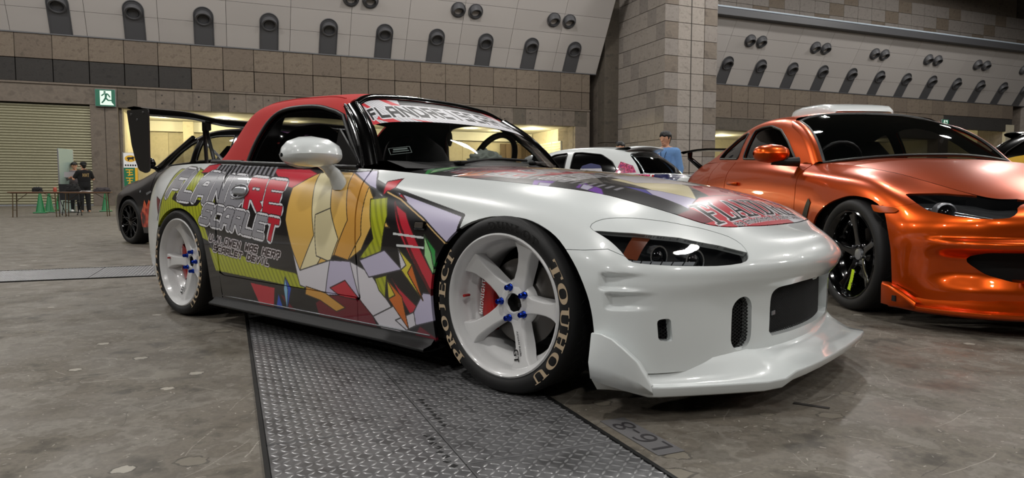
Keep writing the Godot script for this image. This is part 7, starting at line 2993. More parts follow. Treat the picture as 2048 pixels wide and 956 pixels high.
	for i in 13:
		var t := i / 12.0
		var p := Vector3(-.52, .985, .722).lerp(Vector3(-1.22, 1.38, .592), t)
		pr.append(p + Vector3(0, .012, .01))
	pb.tube(pr, .032, 6)
	put_pair(car, "windscreen_pillar", pb, M.black_gloss)
	var ws := screen(v3([-.34,1.02,0, -.35,1.018,.25, -.40,1.01,.48, -.50,.99,.69]), v3([-1.32,1.442,0, -1.31,1.438,.2, -1.27,1.42,.42, -1.20,1.375,.56]), Vector3(.03, .04, 0))
	put(car, "windscreen", whole(ws, .004), M.windscreen)
	seats(car, -1.45, .6, [.36, -.36])
	seats(car, -2.3, .6, [.36, -.36])
	for sd in [1.0, -1.0]:
		var m := MB.new()
		m.blob(Vector3(-.70, 1.07, .94), Vector3(.07, .08, .11), 14, 10)
		m.tube([Vector3(-.69, 1.03, .90), Vector3(-.69, 1.0, .78)], .025, 6)
		put(car, "door_mirror", m if sd > 0 else m.mirrored(), M.black_gloss)
	var tail := MB.new()
	net.cut(tail, net.path(vv([-3.1,1.02, -3.3,1.02, -3.32,.85, -3.15,.85]), 0, 1, .05, ask, true), [], null, 0.0, .003)
	put_pair(car, "tail_lamp", tail, M.caliper_red)
	for w in [[0.0, -0.86], [-2.62, -0.86], [0.0, .86], [-2.62, .86]]:
		var wh := mesh_wheel(car, .305, .235)
		wh.position = Vector3(w[0], .305, w[1])
		if w[1] < 0:
			wh.rotation.y = PI

# black wheel with a net of thin spokes
func mesh_wheel(parent: Node, R: float, rim: float) -> Node3D:
	var w := Node3D.new()
	w.name = "wheel"
	parent.add_child(w, true)
	var g := R - rim
	var ty := MB.new()
	ty.lathe([Vector2(rim - .01, -.01), Vector2(rim + .006, .008), Vector2(rim + g * .5, .014), Vector2(R - .012, .0), Vector2(R, -.03), Vector2(R, -.2), Vector2(rim, -.22)], 40)
	put(w, "tyre", ty, M.black_rubber)
	var rm := MB.new()
	rm.lathe([Vector2(rim, .004), Vector2(rim - .012, .004), Vector2(rim - .02, -.02), Vector2(rim - .03, -.16), Vector2(0, -.17)], 40)
	put(w, "rim", rm, M.black_gloss)
	for i in 20:
		var sp := MB.new()
		var a0 := TAU * (i / 2) / 10.0
		var a1 := a0 + (0.42 if i % 2 else -0.42)
		sp.tube([Vector3(cos(a0) * .05, sin(a0) * .05, -.02), Vector3(cos((a0 + a1) / 2) * .13, sin((a0 + a1) / 2) * .13, -.022), Vector3(cos(a1) * (rim - .02), sin(a1) * (rim - .02), -.012)], .0075, 5)
		put(w, "spoke", sp, M.dark_trim)
	var hb := MB.new()
	hb.lathe([Vector2(.06, -.05), Vector2(.055, -.015), Vector2(.03, -.005), Vector2(0, -.005)], 20)
	put(w, "hub", hb, M.black_gloss)
	return w

func hatch(called: String, label: String, at: Vector3, yaw: float, paint: Material, glass: Material, roofpaint: Material) -> Array:
	var car := thing(called, label, "car", at, -yaw)
	var st := [[.80,0,.66,0], [.785,.3,.66,.26], [.71,.56,.67,.44], [.58,.73,.70,.54], [.40,.81,.73,.59], [.18,.835,.76,.62], [0,.84,.785,.63], [-.3,.838,.83,.65], [-.62,.835,.87,.69], [-1.2,.84,.89,.735], [-1.8,.845,.91,.74], [-2.4,.85,.93,.735], [-2.8,.845,.945,.71], [-3.1,.80,.95,.67], [-3.26,.66,.95,.56], [-3.31,.36,.95,.32], [-3.33,0,.95,0]]
	var net := Net.new(auto_cols(st, .15), 7, 6, Vector3(0, 0, 1), true, true)
	var ask := CarSide.new()
	var hf := arch_hole(net, arch_pts(0, .31, .32), ask)
	var hr := arch_hole(net, arch_pts(-2.6, .31, .32), ask)
	body_panels(car, net, [[.12,.05, .12,.55, .30,.60, .36,.80], [-.50,.05, -.52,.5, -.57,1.0], [-1.75,.05, -1.75,.5, -1.78,1.0]], ["front_bumper", "front_fender", "door", "rear_quarter"], [paint, paint, paint, paint], [hf, hr], ask)
	liners(car, [[0.0, .31], [-2.6, .31]], .81, .33)
	put(car, "hood", lid([[.78, .24, .66, .67], [.70, .43, .67, .695], [.57, .53, .70, .74], [.39, .58, .73, .785], [.17, .61, .76, .82], [-.01, .62, .785, .84], [-.3, .64, .83, .875], [-.60, .675, .868, .905]]), paint)
	var T := [
		[-.62,.87,.695, -.95,1.05,.645, -1.25,1.23,.575, -1.30,1.27,.47, -1.34,1.295,.25, -1.35,1.30,0],
		[-1.1,.888,.735, -1.3,1.10,.68, -1.55,1.29,.585, -1.6,1.325,.47, -1.6,1.345,.25, -1.6,1.35,0],
		[-1.7,.906,.742, -1.75,1.12,.69, -1.9,1.305,.59, -1.93,1.34,.47, -1.95,1.36,.25, -1.95,1.365,0],
		[-2.15,.922,.74, -2.15,1.12,.69, -2.22,1.298,.59, -2.25,1.33,.47, -2.27,1.352,.25, -2.27,1.357,0],
		[-2.52,.938,.728, -2.5,1.11,.68, -2.48,1.262,.585, -2.52,1.295,.47, -2.56,1.315,.25, -2.56,1.32,0],
		[-2.86,.948,.70, -2.78,1.08,.65, -2.66,1.215,.57, -2.70,1.25,.46, -2.73,1.27,.25, -2.73,1.275,0]]
	var gn := greenhouse(car, T, [[-.92,.915, -1.70,.935, -1.72,1.262, -1.52,1.245, -1.28,1.15], [-1.80,.94, -2.44,.955, -2.52,1.0, -2.44,1.12, -2.26,1.225, -1.95,1.262, -1.82,1.262]], roofpaint, glass)
	var ws := screen(v3([-.45,.905,0, -.46,.903,.22, -.5,.895,.44, -.6,.873,.665]), v3([-1.34,1.297,0, -1.33,1.293,.2, -1.30,1.275,.4, -1.25,1.232,.55]), Vector3(.03, .04, 0))
	put(car, "windscreen", whole(ws, .004), M.windscreen)
	var rw := screen(v3([-3.12,.955,0, -3.11,.955,.25, -3.06,.953,.46, -2.90,.952,.67]), v3([-2.73,1.27,0, -2.725,1.267,.2, -2.705,1.25,.42, -2.66,1.215,.555]), Vector3(-.02, .02, 0))
	put(car, "rear_window", whole(rw, .004), M.smoked_glass)
	put(car, "rear_window_seal", frame_of(rw, .012), M.chrome)
	put(car, "tailgate_top", lid([[-2.84, .70, .946, .95], [-3.02, .66, .95, .953], [-3.17, .54, .95, .953], [-3.22, .31, .95, .953], [-3.25, .1, .95, .95]]), paint)
	var sp := MB.new()
	var rows := []
	for i in 17:
		var z := lerpf(-.55, .55, i / 16.0)
		var k := pow(absf(z) / .55, 4)
		var c := Vector3(-2.62 + .10 * k, 1.31 - .03 * k, z)
		rows.append([c + Vector3(.16, .0, 0), c + Vector3(.05, .035, 0), c + Vector3(-.10, .045, 0), c + Vector3(-.22 + .08 * k, .035, 0), c + Vector3(-.21 + .08 * k, .015, 0), c + Vector3(-.05, -.015, 0), c + Vector3(.12, -.02, 0)])
	sp.grid(rows, Vector3.ZERO)
	put(car, "roof_spoiler", sp, paint)
	var wp := MB.new()
	wp.tube([Vector3(-3.13, .97, 0.0), Vector3(-3.02, 1.06, .25)], .008, 5)
	put(car, "rear_wiper", wp, M.black_satin)
	var tail := MB.new()
	net.cut(tail, net.path(vv([-3.02,.93, -3.22,.93, -3.24,.72, -3.06,.72]), 0, 1, .05, ask, true), [], null, 0.0, .003)
	put_pair(car, "tail_lamp", tail, M.caliper_red)
	for sd in [1.0, -1.0]:
		var m := MB.new()
		m.blob(Vector3(-.80, .965, .90), Vector3(.06, .065, .10), 12, 8)
		m.tube([Vector3(-.78, .93, .85), Vector3(-.78, .91, .72)], .022, 6)
		put(car, "door_mirror", m if sd > 0 else m.mirrored(), paint)
	seats(car, -1.4, .42, [.36, -.36])
	for w in [[0.0, -.83], [-2.6, -.83], [0.0, .83], [-2.6, .83]]:
		var wh := mesh_wheel(car, .295, .225)
		wh.position = Vector3(w[0], .295, w[1])
		if w[1] < 0:
			wh.rotation.y = PI
	return [car, net, gn, ask]

func build_white_hatch() -> void:
	var r := hatch("hatchback", "white hatchback with dark windows and pink print on its tail", Vector3(-.32, 0, -11.4), deg_to_rad(212.0), M.white_paint, M.black_gloss, M.white_paint)
	var car: Node3D = r[0]
	var net: Net = r[1]
	var ask: Ask = r[3]
	var fm := mat("pink_print", Color.WHITE, .25, 0, .9)
	fm.albedo_texture = print_tex([Color(.30, .05, .12), Color(.78, .12, .32), Color(.93, .50, .66), Color(.80, .15, .35), Color(.30, .14, .42)], 23, .02)
	fm.uv1_triplanar = true
	fm.uv1_scale = Vector3.ONE * 1.6
	var fp := MB.new()
	net.cut(fp, net.path(vv([-2.5,.92, -2.8,.94, -3.0,.935, -3.0,.70, -2.9,.5, -2.5,.7]), 0, 1, .04, ask, true), [], null, 0.0, .003)
	put_pair(car, "pink_print", fp, fm)
	var gn: Net = r[2]
	var gp := MB.new()
	gn.cut(gp, gn.path(vv([-2.50,.955, -2.80,.965, -2.74,1.06, -2.56,1.12]), 0, 1, .03, ask, true), [], null, 0.0, .003)
	put_pair(car, "pink_print", gp, fm)
	var bp := MB.new()
	net.cut(bp, net.path(vv([-3.05,.94, -3.27,.94, -3.27,.5, -3.0,.5, -3.05,.7]), 0, 1, .04, ask, true), [], null, 0.0, .0032)
	put_pair(car, "navy_print", bp, mat("navy_print", Color(.10, .11, .28), .25, 0, .9))
	var bd := MB.new()
	gn.cut(bd, gn.path(rounded(vv([-1.95,.96, -2.32,.965, -2.28,1.06, -2.12,1.10, -1.98,1.06]), .03, 3), 0, 1, .03, ask, true), [], null, 0.0, .004)
	put_pair(car, "window_decal", bd, mat("decal_pale", Color(.78, .78, .80), .5))
	var bd2 := MB.new()
	gn.cut(bd2, gn.path(rounded(vv([-1.97,1.03, -2.30,1.03, -2.27,1.075, -2.12,1.105, -1.99,1.07]), .02, 3), 0, 1, .03, ask, true), [], null, 0.0, .005)
	put_pair(car, "window_decal", bd2, mat("decal_navy", Color(.16, .18, .38), .5))

func build_small_cars() -> void:
	var yaw := deg_to_rad(86.0)
	var r := hatch("hatchback", "black car with a yellow band along its side at the right edge", Vector3(5.98, 0, -4.75), yaw, M.black_gloss, M.black_gloss, M.black_gloss)
	var car: Node3D = r[0]
	var net: Net = r[1]
	var gn: Net = r[2]
	var yb := MB.new()
	gn.cut(yb, gn.path(vv([-1.9,.925, -2.3,.94, -2.6,.95, -2.8,.955, -2.78,.99, -2.6,1.02, -2.3,1.06, -1.9,1.09]), 0, 1, .04, r[3], true), [], null, 0.0, .004)
	put_pair(car, "yellow_band", yb, mat("yellow_print", Color(.85, .68, .12), .3, 0, .8))
	var wb := MB.new()
	net.cut(wb, net.path(vv([-2.6,.86, -3.0,.87, -3.0,.92, -2.6,.91]), 0, 1, .04, r[3], true), [], null, 0.0, .004)
	put_pair(car, "white_print", wb, M.white_print)

# ================================================================ people
class Body:
	var o: Vector3
	var c: float
	var n: Vector3i
	var f := PackedFloat32Array()

	func _init(lo: Vector3, hi: Vector3, cell: float) -> void:
		o = lo; c = cell
		var s := (hi - lo) / cell
		n = Vector3i(int(ceil(s.x)) + 1, int(ceil(s.y)) + 1, int(ceil(s.z)) + 1)
		f.resize(n.x * n.y * n.z)
		f.fill(1.0)

	# tapered capsule, flattened in z by 'flat'
	func bone(a: Vector3, b: Vector3, ra: float, rb: float, k := 0.03, fl := Vector3.ONE) -> void:
		var m := maxf(ra, rb) * 1.3 + k + c * 2
		var lo := (a.min(b) - Vector3.ONE * m - o) / c
		var hi := (a.max(b) + Vector3.ONE * m - o) / c
		var ab := (b - a) * fl
		var L := maxf(ab.length_squared(), 1e-9)
		for x in range(maxi(0, int(lo.x)), mini(n.x, int(hi.x) + 1)):
			for y in range(maxi(0, int(lo.y)), mini(n.y, int(hi.y) + 1)):
				for z in range(maxi(0, int(lo.z)), mini(n.z, int(hi.z) + 1)):
					var p := (o + Vector3(x, y, z) * c - a) * fl
					var t := clampf(p.dot(ab) / L, 0.0, 1.0)
					var d := (p - ab * t).length() - lerpf(ra, rb, t)
					var i := (x * n.y + y) * n.z + z
					var e := f[i]
					var h := maxf(k - absf(d - e), 0.0) / k
					f[i] = minf(d, e) - h * h * k * 0.25

	func grad(p: Vector3) -> Vector3:
		var q := (p - o) / c
		var x := clampi(int(round(q.x)), 1, n.x - 2)
		var y := clampi(int(round(q.y)), 1, n.y - 2)
		var z := clampi(int(round(q.z)), 1, n.z - 2)
		var i := (x * n.y + y) * n.z + z
		return Vector3(f[i + n.y * n.z] - f[i - n.y * n.z], f[i + n.z] - f[i - n.z], f[i + 1] - f[i - 1]).normalized()

	# surface nets; cut below / above planes keep only part of the surface
	func skin(mb: MB, ylo := -1e9, yhi := 1e9) -> void:
		var vid := {}
		var vp := []
		var sy := n.z
		var sx := n.y * n.z
		for x in n.x - 1:
			for y in n.y - 1:
				for z in n.z - 1:
					var i := x * sx + y * sy + z
					var s := 0
					var cs := [i, i + sx, i + sy, i + sx + sy, i + 1, i + sx + 1, i + sy + 1, i + sx + sy + 1]
					for q in 8:
						if f[cs[q]] < 0.0:
							s += 1
					if s == 0 or s == 8:
						continue
					var acc := Vector3.ZERO
					var cnt := 0
					for e in [[0, 1], [2, 3], [4, 5], [6, 7], [0, 2], [1, 3], [4, 6], [5, 7], [0, 4], [1, 5], [2, 6], [3, 7]]:
						var fa := f[cs[e[0]]]
						var fb := f[cs[e[1]]]
						if (fa < 0.0) != (fb < 0.0):
							var t := fa / (fa - fb)
							acc += Vector3(e[0] & 1, (e[0] >> 1) & 1, e[0] >> 2).lerp(Vector3(e[1] & 1, (e[1] >> 1) & 1, e[1] >> 2), t)
							cnt += 1
					vid[i] = vp.size()
					vp.append(o + (Vector3(x, y, z) + acc / cnt) * c)
		var nn := []
		for p in vp:
			nn.append(grad(p))
		for i in vid:
			var a := f[i]
			for ax in 3:
				var st: int = [sx, sy, 1][ax]
				var b: float = f[i + st]
				if (a < 0.0) == (b < 0.0):
					continue
				var u: int = [sy, 1, sx][ax]
				var w: int = [1, sx, sy][ax]
				if not (vid.has(i - u) and vid.has(i - w) and vid.has(i - u - w)):
					continue
				var q := [vid[i], vid[i - u], vid[i - u - w], vid[i - w]]
				var my: float = (vp[q[0]].y + vp[q[2]].y) * 0.5
				if my < ylo or my > yhi:
					continue
				mb.tri(vp[q[0]], vp[q[1]], vp[q[2]], nn[q[0]], nn[q[1]], nn[q[2]])
				mb.tri(vp[q[0]], vp[q[2]], vp[q[3]], nn[q[0]], nn[q[2]], nn[q[3]])

# joints in metres, figure faces +z; arms: [shoulder, elbow, wrist] for right (-x) and left (+x)
func person(label: String, at: Vector3, turn: float, arms: Array, shirt: Color, trousers: Color, hair: Color, sleeve_long: bool, cap: bool, head_turn := 0.0, head_tilt := 0.0) -> Node3D:
	var t := thing("person", label, "person", at, turn)
	var skin_m := mat("skin_%d" % M.size(), Color(.80, .60, .48), .55)
	var hips := Vector3(0, .93, 0)
	var legs := []
	for s in [-1.0, 1.0]:
		legs.append([Vector3(.085 * s, .90, 0), Vector3(.10 * s, .50, .015), Vector3(.11 * s, .09, -.01), Vector3(.125 * s, .045, .15)])
	var b := Body.new(Vector3(-.52, -.02, -.42), Vector3(.52, 1.56, .52), .021)
	var fl := Vector3(.72, 1, 1.12)
	# trunk
	b.bone(Vector3(0, .95, 0), Vector3(0, 1.16, .0), .115, .11, .06, fl)
	b.bone(Vector3(0, 1.16, .0), Vector3(0, 1.36, -.005), .115, .125, .06, fl)
	b.bone(Vector3(-.12, 1.38, -.01), Vector3(.12, 1.38, -.01), .07, .07, .05)
	b.bone(Vector3(0, 1.40, -.01), Vector3(0, 1.52, .015), .052, .05, .03)
	for l in legs:
		b.bone(l[0], l[1], .085, .06, .03)
		b.bone(l[1], l[2], .056, .038, .03)
		b.bone(l[2] - Vector3(0, .02, .03), l[3], .04, .032, .02)
	for a in arms:
		b.bone(a[0], a[1], .05, .04, .03)
		b.bone(a[1], a[2], .038, .028, .02)
	var mb := MB.new()
	b.skin(mb)
	# hands with five fingers
	for a in arms:
		var d: Vector3 = (a[2] - a[1]).normalized()
		var side := d.cross(Vector3(0, 0, 1) if absf(d.z) < .8 else Vector3(0, 1, 0)).normalized()
		var up := side.cross(d).normalized()
		var hb := Body.new(a[2] - Vector3.ONE * .13, a[2] + Vector3.ONE * .13 + d * .1, .0075)
		hb.bone(a[2], a[2] + d * .05, .026, .026, .02)
		hb.bone(a[2] + d * .05 - side * .022, a[2] + d * .08 - side * .024, .017, .015, .015)
		hb.bone(a[2] + d * .05 + side * .022, a[2] + d * .08 + side * .024, .017, .015, .015)
		for k in 4:
			var r0 := a[2] as Vector3 + d * .082 + side * (-.030 + .02 * k)
			var ln: float = [.055, .066, .07, .06][k]
			var m1 := r0 + d * ln * .5 + up * .006
			hb.bone(r0, m1, .0095, .0088, .006)
			hb.bone(m1, m1 + (d * .7 + up * .7).normalized() * ln * .5, .0088, .0078, .006)
		var th := a[2] as Vector3 + d * .03 + side * .026
		hb.bone(th, th + (d * .6 + side * .7).normalized() * .04, .012, .0105, .01)
		hb.bone(th + (d * .6 + side * .7).normalized() * .04, th + (d * .6 + side * .7).normalized() * .04 + d * .03, .0105, .009, .006)
		hb.skin(mb)
	# head
	var hd := Basis(Vector3.UP, head_turn) * Basis(Vector3.RIGHT, head_tilt)
	var hc := Vector3(0, 1.60, .03)
	var hb2 := Body.new(hc - Vector3.ONE * .17, hc + Vector3.ONE * .17, .0085)
	hb2.bone(hc + hd * Vector3(0, .03, -.02), hc + hd * Vector3(0, .035, .02), .083, .08, .03)
	hb2.bone(hc + hd * Vector3(0, -.02, .02), hc + hd * Vector3(0, -.075, .048), .066, .04, .04)
	hb2.bone(hc + hd * Vector3(0, .012, .094), hc + hd * Vector3(0, -.022, .110), .009, .013, .012)
	hb2.bone(hc + hd * Vector3(-.012, -.055, .092), hc + hd * Vector3(.012, -.055, .092), .008, .008, .01)
	hb2.bone(hc + hd * Vector3(0, -.05, -.02), hc + Vector3(0, -.12, -.015), .055, .05, .03)
	for s in [-1.0, 1.0]:
		hb2.bone(hc + hd * Vector3(.082 * s, .02, -.005), hc + hd * Vector3(.08 * s, -.022, .004), .016, .011, .01)
	hb2.skin(mb, hc.y - .125)
	put(t, "body", mb, skin_m)
	var eye := MB.new()
	for s in [-1.0, 1.0]:
		eye.blob(hc + hd * Vector3(.033 * s, .012, .085), Vector3(.012, .006, .008), 10, 8, hd)
		eye.tube([hc + hd * Vector3(.018 * s, .034, .094), hc + hd * Vector3(.048 * s, .034, .080)], .0035, 5)
	put(t, "eyes", eye, M.black_matte)
	var mo := MB.new()
	mo.blob(hc + hd * Vector3(0, -.055, .094), Vector3(.022, .0035, .008), 10, 8, hd)
	put(t, "mouth", mo, mat("lip_%d" % M.size(), Color(.62, .36, .32), .5))
	# hair
	var hr := Body.new(hc - Vector3.ONE * .18, hc + Vector3.ONE * .18, .0095)
	hr.bone(hc + hd * Vector3(0, .052, -.035), hc + hd * Vector3(0, .056, .015), .09, .083, .03)
	hr.bone(hc + hd * Vector3(0, .01, -.06), hc + hd * Vector3(0, -.05, -.06), .068, .05, .03)
	for s in [-1.0, 1.0]:
		hr.bone(hc + hd * Vector3(.066 * s, .06, .0), hc + hd * Vector3(.078 * s, .005, .02), .03, .014, .02)
		hr.bone(hc + hd * Vector3(.02 * s, .095, .06), hc + hd * Vector3(.045 * s, .058, .085), .03, .014, .02)
	var hm := MB.new()
	hr.skin(hm)
	put(t, "hair", hm, mat("hair_%d" % M.size(), hair, .5))
	# shirt and trousers follow the body
	var sb := Body.new(Vector3(-.52, .80, -.42), Vector3(.52, 1.56, .52), .021)
	sb.bone(Vector3(0, .92, 0), Vector3(0, 1.16, .0), .145, .128, .06, fl)
	sb.bone(Vector3(0, 1.16, .0), Vector3(0, 1.36, -.005), .132, .14, .06, fl)
	sb.bone(Vector3(-.13, 1.385, -.01), Vector3(.13, 1.385, -.01), .083, .083, .05)
	for a in arms:
		if sleeve_long:
			sb.bone(a[0], a[1], .066, .054, .03)
			sb.bone(a[1], a[1].lerp(a[2], .9), .052, .043, .02)
		else:
			sb.bone(a[0], a[0].lerp(a[1], .72), .068, .064, .03)
	var sm := MB.new()
	sb.skin(sm, -1e9, 1.455)
	var so := put(t, "shirt", sm, mat("shirt_%d" % M.size(), shirt, .9))
	var col := MB.new()
	for s in [-1.0, 1.0]:
		col.tube(curve([Vector3(.0, 1.475, -.075), Vector3(.055 * s, 1.47, -.04), Vector3(.062 * s, 1.45, .02), Vector3(.02 * s, 1.39, .098)], 4), .016, 6, false, .6)
	put(so, "collar", col, so.get_surface_override_material(0))
	var tb := Body.new(Vector3(-.34, .04, -.3), Vector3(.34, 1.08, .34), .021)
	tb.bone(Vector3(0, .93, 0), Vector3(0, 1.0, 0), .135, .13, .05, fl)
	for l in legs:
		tb.bone(l[0], l[1], .105, .078, .03)
		tb.bone(l[1], l[2], .078, .062, .03)
	var tm := MB.new()
	tb.skin(tm)
	put(t, "trousers", tm, mat("trousers_%d" % M.size(), trousers, .9))
	for l in legs:
		var sh := MB.new()
		sh.blob(l[2].lerp(l[3], .55) - Vector3(0, .005, 0), Vector3(.055, .05, .14), 14, 8)
		put(t, "shoe", sh, M.white_print if cap else M.black_satin)
	if cap:
		var cp := MB.new()
		cp.blob(hc + hd * Vector3(0, .065, -.015), Vector3(.102, .085, .115), 18, 10, hd)
		cp.box(hc + hd * Vector3(0, .058, .135), Vector3(.14, .01, .10), .004, hd)
		put(t, "cap", cp, M.black_matte)
	return t

func build_people() -> void:
	var down := [[Vector3(-.19, 1.38, -.01), Vector3(-.25, 1.10, -.03), Vector3(-.24, .86, .04)], [Vector3(.19, 1.38, -.01), Vector3(.25, 1.10, -.03), Vector3(.24, .86, .04)]]
	var p := person("person with short black hair in a light blue denim shirt", Vector3(2.62, 0, -11.75), -.55, down, Color(.42, .58, .78), Color(.10, .10, .13), Color(.03, .03, .035), true, false, -.25, .12)
	var ly := MB.new()
	ly.tube(curve([Vector3(-.055, 1.46, .03), Vector3(-.045, 1.36, .125), Vector3(-.01, 1.22, .145), Vector3(0, 1.16, .145)], 4), .005, 5)
	ly.tube(curve([Vector3(.055, 1.46, .03), Vector3(.045, 1.36, .125), Vector3(.01, 1.22, .145), Vector3(0, 1.16, .145)], 4), .005, 5)
	var lo := put(p, "lanyard", ly, mat("lanyard_navy", Color(.06, .08, .2), .7))
	var bd := MB.new()
	bd.box(Vector3(0, 1.10, .15), Vector3(.075, .11, .006), .002)
	put(lo, "name_badge", bd, M.white_print)
	for s in [-1.0, 1.0]:
		var pk := MB.new()
		pk.box(Vector3(.085 * s, 1.26, .128), Vector3(.095, .10, .01), .004)
		put(p, "breast_pocket", pk, mat("denim_pocket_%d" % int(s), Color(.38, .54, .75), .9))
	person("person with dark hair mostly hidden behind the white hatchback's roof", Vector3(2.22, 0, -14.1), -.4, down, Color(.12, .12, .14), Color(.1, .1, .12), Color(.04, .035, .035), true, false, 0.2, .1)
	var hold := [[Vector3(-.19, 1.38, -.01), Vector3(-.30, 1.15, .06), Vector3(-.34, 1.16, .30)], [Vector3(.19, 1.38, -.01), Vector3(.30, 1.15, .06), Vector3(.24, 1.18, .30)]]
	var q := person("person in a black T-shirt and cap standing with back turned at the table", hall(-4.55, 0, 27.2), HALL_TURN + PI + .5, hold, Color(.03, .03, .035), Color(.03, .03, .035), Color(.03, .03, .03), false, true)
	var bp := MB.new()
	text_mesh(bp, "HHT", Vector3(.10, 1.22, -.172), Vector3(-1, 0, 0), Vector3(0, 1, 0), .12, "Droid Sans", true, .2)
	put(q, "back_print", bp, mat("print_gold", Color(.62, .52, .32), .6))
	var hold2 := [[Vector3(-.19, 1.38, -.01), Vector3(-.28, 1.12, .08), Vector3(-.18, 1.18, .32)], [Vector3(.19, 1.38, -.01), Vector3(.28, 1.12, .08), Vector3(.18, 1.18, .32)]]
	person("person in a grey top and dark cap facing the table, holding a sheet", hall(-4.92, 0, 27.75), HALL_TURN + .25, hold2, Color(.45, .43, .44), Color(.05, .05, .06), Color(.03, .03, .03), true, true)
	var sh := MB.new()
	var rows := []
	for i in 9:
		rows.append([Vector3(-.26 + i * .065, -.09, .012 * sin(i * 1.3)), Vector3(-.26 + i * .065, .09, .012 * sin(i * 1.3 + .6))])
	sh.grid(rows, Vector3(0, 0, 1))
	var so := put(self, "paper_sheet", sh, mat("paper_grey", Color(.62, .61, .62), .8))
	tag(so, "grey sheet held up between the two people at the table", "sheet")
	so.position = hall(-5.0, 1.30, 27.38)
	so.rotation.y = HALL_TURN + .25

# ================================================================ the table corner at the left
func build_desk_corner() -> void:
	var wood := mat("table_brown", Color(.40, .28, .20), .5)
	var tube_m := mat("table_leg", Color(.36, .30, .22), .4, .5)
	for k in 2:
		var t := thing("folding_table", "brown folding table, left one of the two set end to end" if k == 0 else "brown folding table, right one of the two set end to end", "table", hall(-5.08 + k * 1.26, 0, 23.2), HALL_TURN, "folding tables at the left")
		var top := MB.new()
		top.box(Vector3(0, .70, 0), Vector3(1.24, .03, .45), .006)
		put(t, "table_top", top, wood)
		var ap := MB.new()
		ap.box(Vector3(0, .675, .2), Vector3(1.1, .02, .02))
		ap.box(Vector3(0, .675, -.2), Vector3(1.1, .02, .02))
		put(t, "frame", ap, tube_m)
		for sx in [-1.0, 1.0]:
			for sz in [-1.0, 1.0]:
				var lg := MB.new()
				lg.tube([Vector3(.5 * sx, .685, .19 * sz), Vector3(.52 * sx, 0.0, .20 * sz)], .014, 8)
				put(t, "leg", lg, tube_m)
			var st := MB.new()
			st.tube([Vector3(.515 * sx, .20, -.2), Vector3(.515 * sx, .20, .2)], .01, 6)
			st.tube([Vector3(.51 * sx, .45, -.2), Vector3(.2 * sx, .67, 0)], .008, 6)
			put(t, "stretcher", st, tube_m)
	var cone_m := mat("cone_green", Color(.03, .42, .22), .45)
	var cone := MB.new()
	cone.lathe([Vector2(0.0, .72), Vector2(.02, .72), Vector2(.03, .70), Vector2(.135, .06), Vector2(.15, .04)], 24)
	var foot := MB.new()
	foot.box(Vector3(0, .02, 0), Vector3(.38, .04, .38), .015)
	var cm := cone.mesh()
	var fm := foot.mesh()
	var cl := ["green traffic cone beside the concrete column", "green traffic cone under the table, leftmost one", "green traffic cone under the table, second from the left", "green traffic cone under the table, nearest the white partition", "green traffic cone farthest back by the shutter"]
	var ci := 0
	for s in [[-4.18, 28.86], [-5.86, 27.3], [-5.85, 28.5], [-5.36, 28.8], [-6.0, 30.8]]:
		var t := thing("traffic_cone", cl[ci], "cone", hall(s[0], 0, s[1]), HALL_TURN, "green traffic cones at the left")
		var c := put(t, "cone", cm, cone_m)
		c.rotation.x = -PI / 2
		put(t, "base", fm, cone_m)
		ci += 1
	var pt := thing("partition_panel", "tall pale green-white partition panel standing behind the table", "partition", hall(-5.12, 0, 27.5), HALL_TURN + 1.28)
	var pb := MB.new()
	pb.box(Vector3(0, 1.1, 0), Vector3(.9, 2.14, .035), .006)
	put(pt, "board", pb, mat("partition_white", Color(.62, .70, .66), .5))
	pb = MB.new()
	for sx in [-1.0, 1.0]:
		pb.box(Vector3(.45 * sx, 1.08, 0), Vector3(.03, 2.16, .045), .006)
	put(pt, "frame", pb, M.silver)
	pb = MB.new()
	for sx in [-1.0, 1.0]:
		pb.box(Vector3(.4 * sx, .015, 0), Vector3(.05, .03, .4), .008)
	put(pt, "foot", pb, M.silver)
	# camp chair
	var ch := thing("camp_chair", "black fabric folding chair in front of the two people", "chair", hall(-4.42, 0, 24.3), HALL_TURN + .4)
	var fb := MB.new()
	var rows := []
	for i in 7:
		var x := lerpf(-.24, .24, i / 6.0)
		var sag := .04 * (1.0 - pow(x / .24, 2))
		rows.append([Vector3(x, .44 - sag, .22), Vector3(x, .42 - sag, 0), Vector3(x, .43 - sag, -.2)])
	fb.grid(rows, Vector3.UP)
	put(ch, "seat", fb, M.black_matte)
	fb = MB.new()
	rows = []
	for i in 7:
		var x := lerpf(-.25, .25, i / 6.0)
		var sag := .04 * (1.0 - pow(x / .25, 2))
		rows.append([Vector3(x, .46, -.2 - sag), Vector3(x, .7, -.24 - sag), Vector3(x, .95, -.28 - sag)])
	fb.grid(rows, Vector3(0, 0, 1))
	put(ch, "backrest", fb, M.black_matte)
	for s in [[-1.0, 1.0], [1.0, 1.0], [-1.0, -1.0], [1.0, -1.0]]:
		var lg := MB.new()
		lg.tube([Vector3(.24 * s[0], .44, -.2 * s[1]), Vector3(.2 * s[0], .02, .24 * s[1])], .012, 6)
		lg.blob(Vector3(.2 * s[0], .02, .24 * s[1]), Vector3(.022, .02, .022), 8, 6)
		put(ch, "leg", lg, M.dark_trim)
	for sx in [-1.0, 1.0]:
		var po := MB.new()
		po.tube([Vector3(.25 * sx, .44, -.2), Vector3(.25 * sx, .96, -.28)], .012, 6)
		put(ch, "back_post", po, M.dark_trim)
	# things lying on the tables
	var cap := MB.new()
	cap.add(_bag(.25, .13, .27, 5))
	cap.box(Vector3(.02, .009, .15), Vector3(.17, .014, .13), .005)
	_rest("hat", cap, M.black_matte, "black cap lying on the left folding table", "hat", -5.05, 23.25)
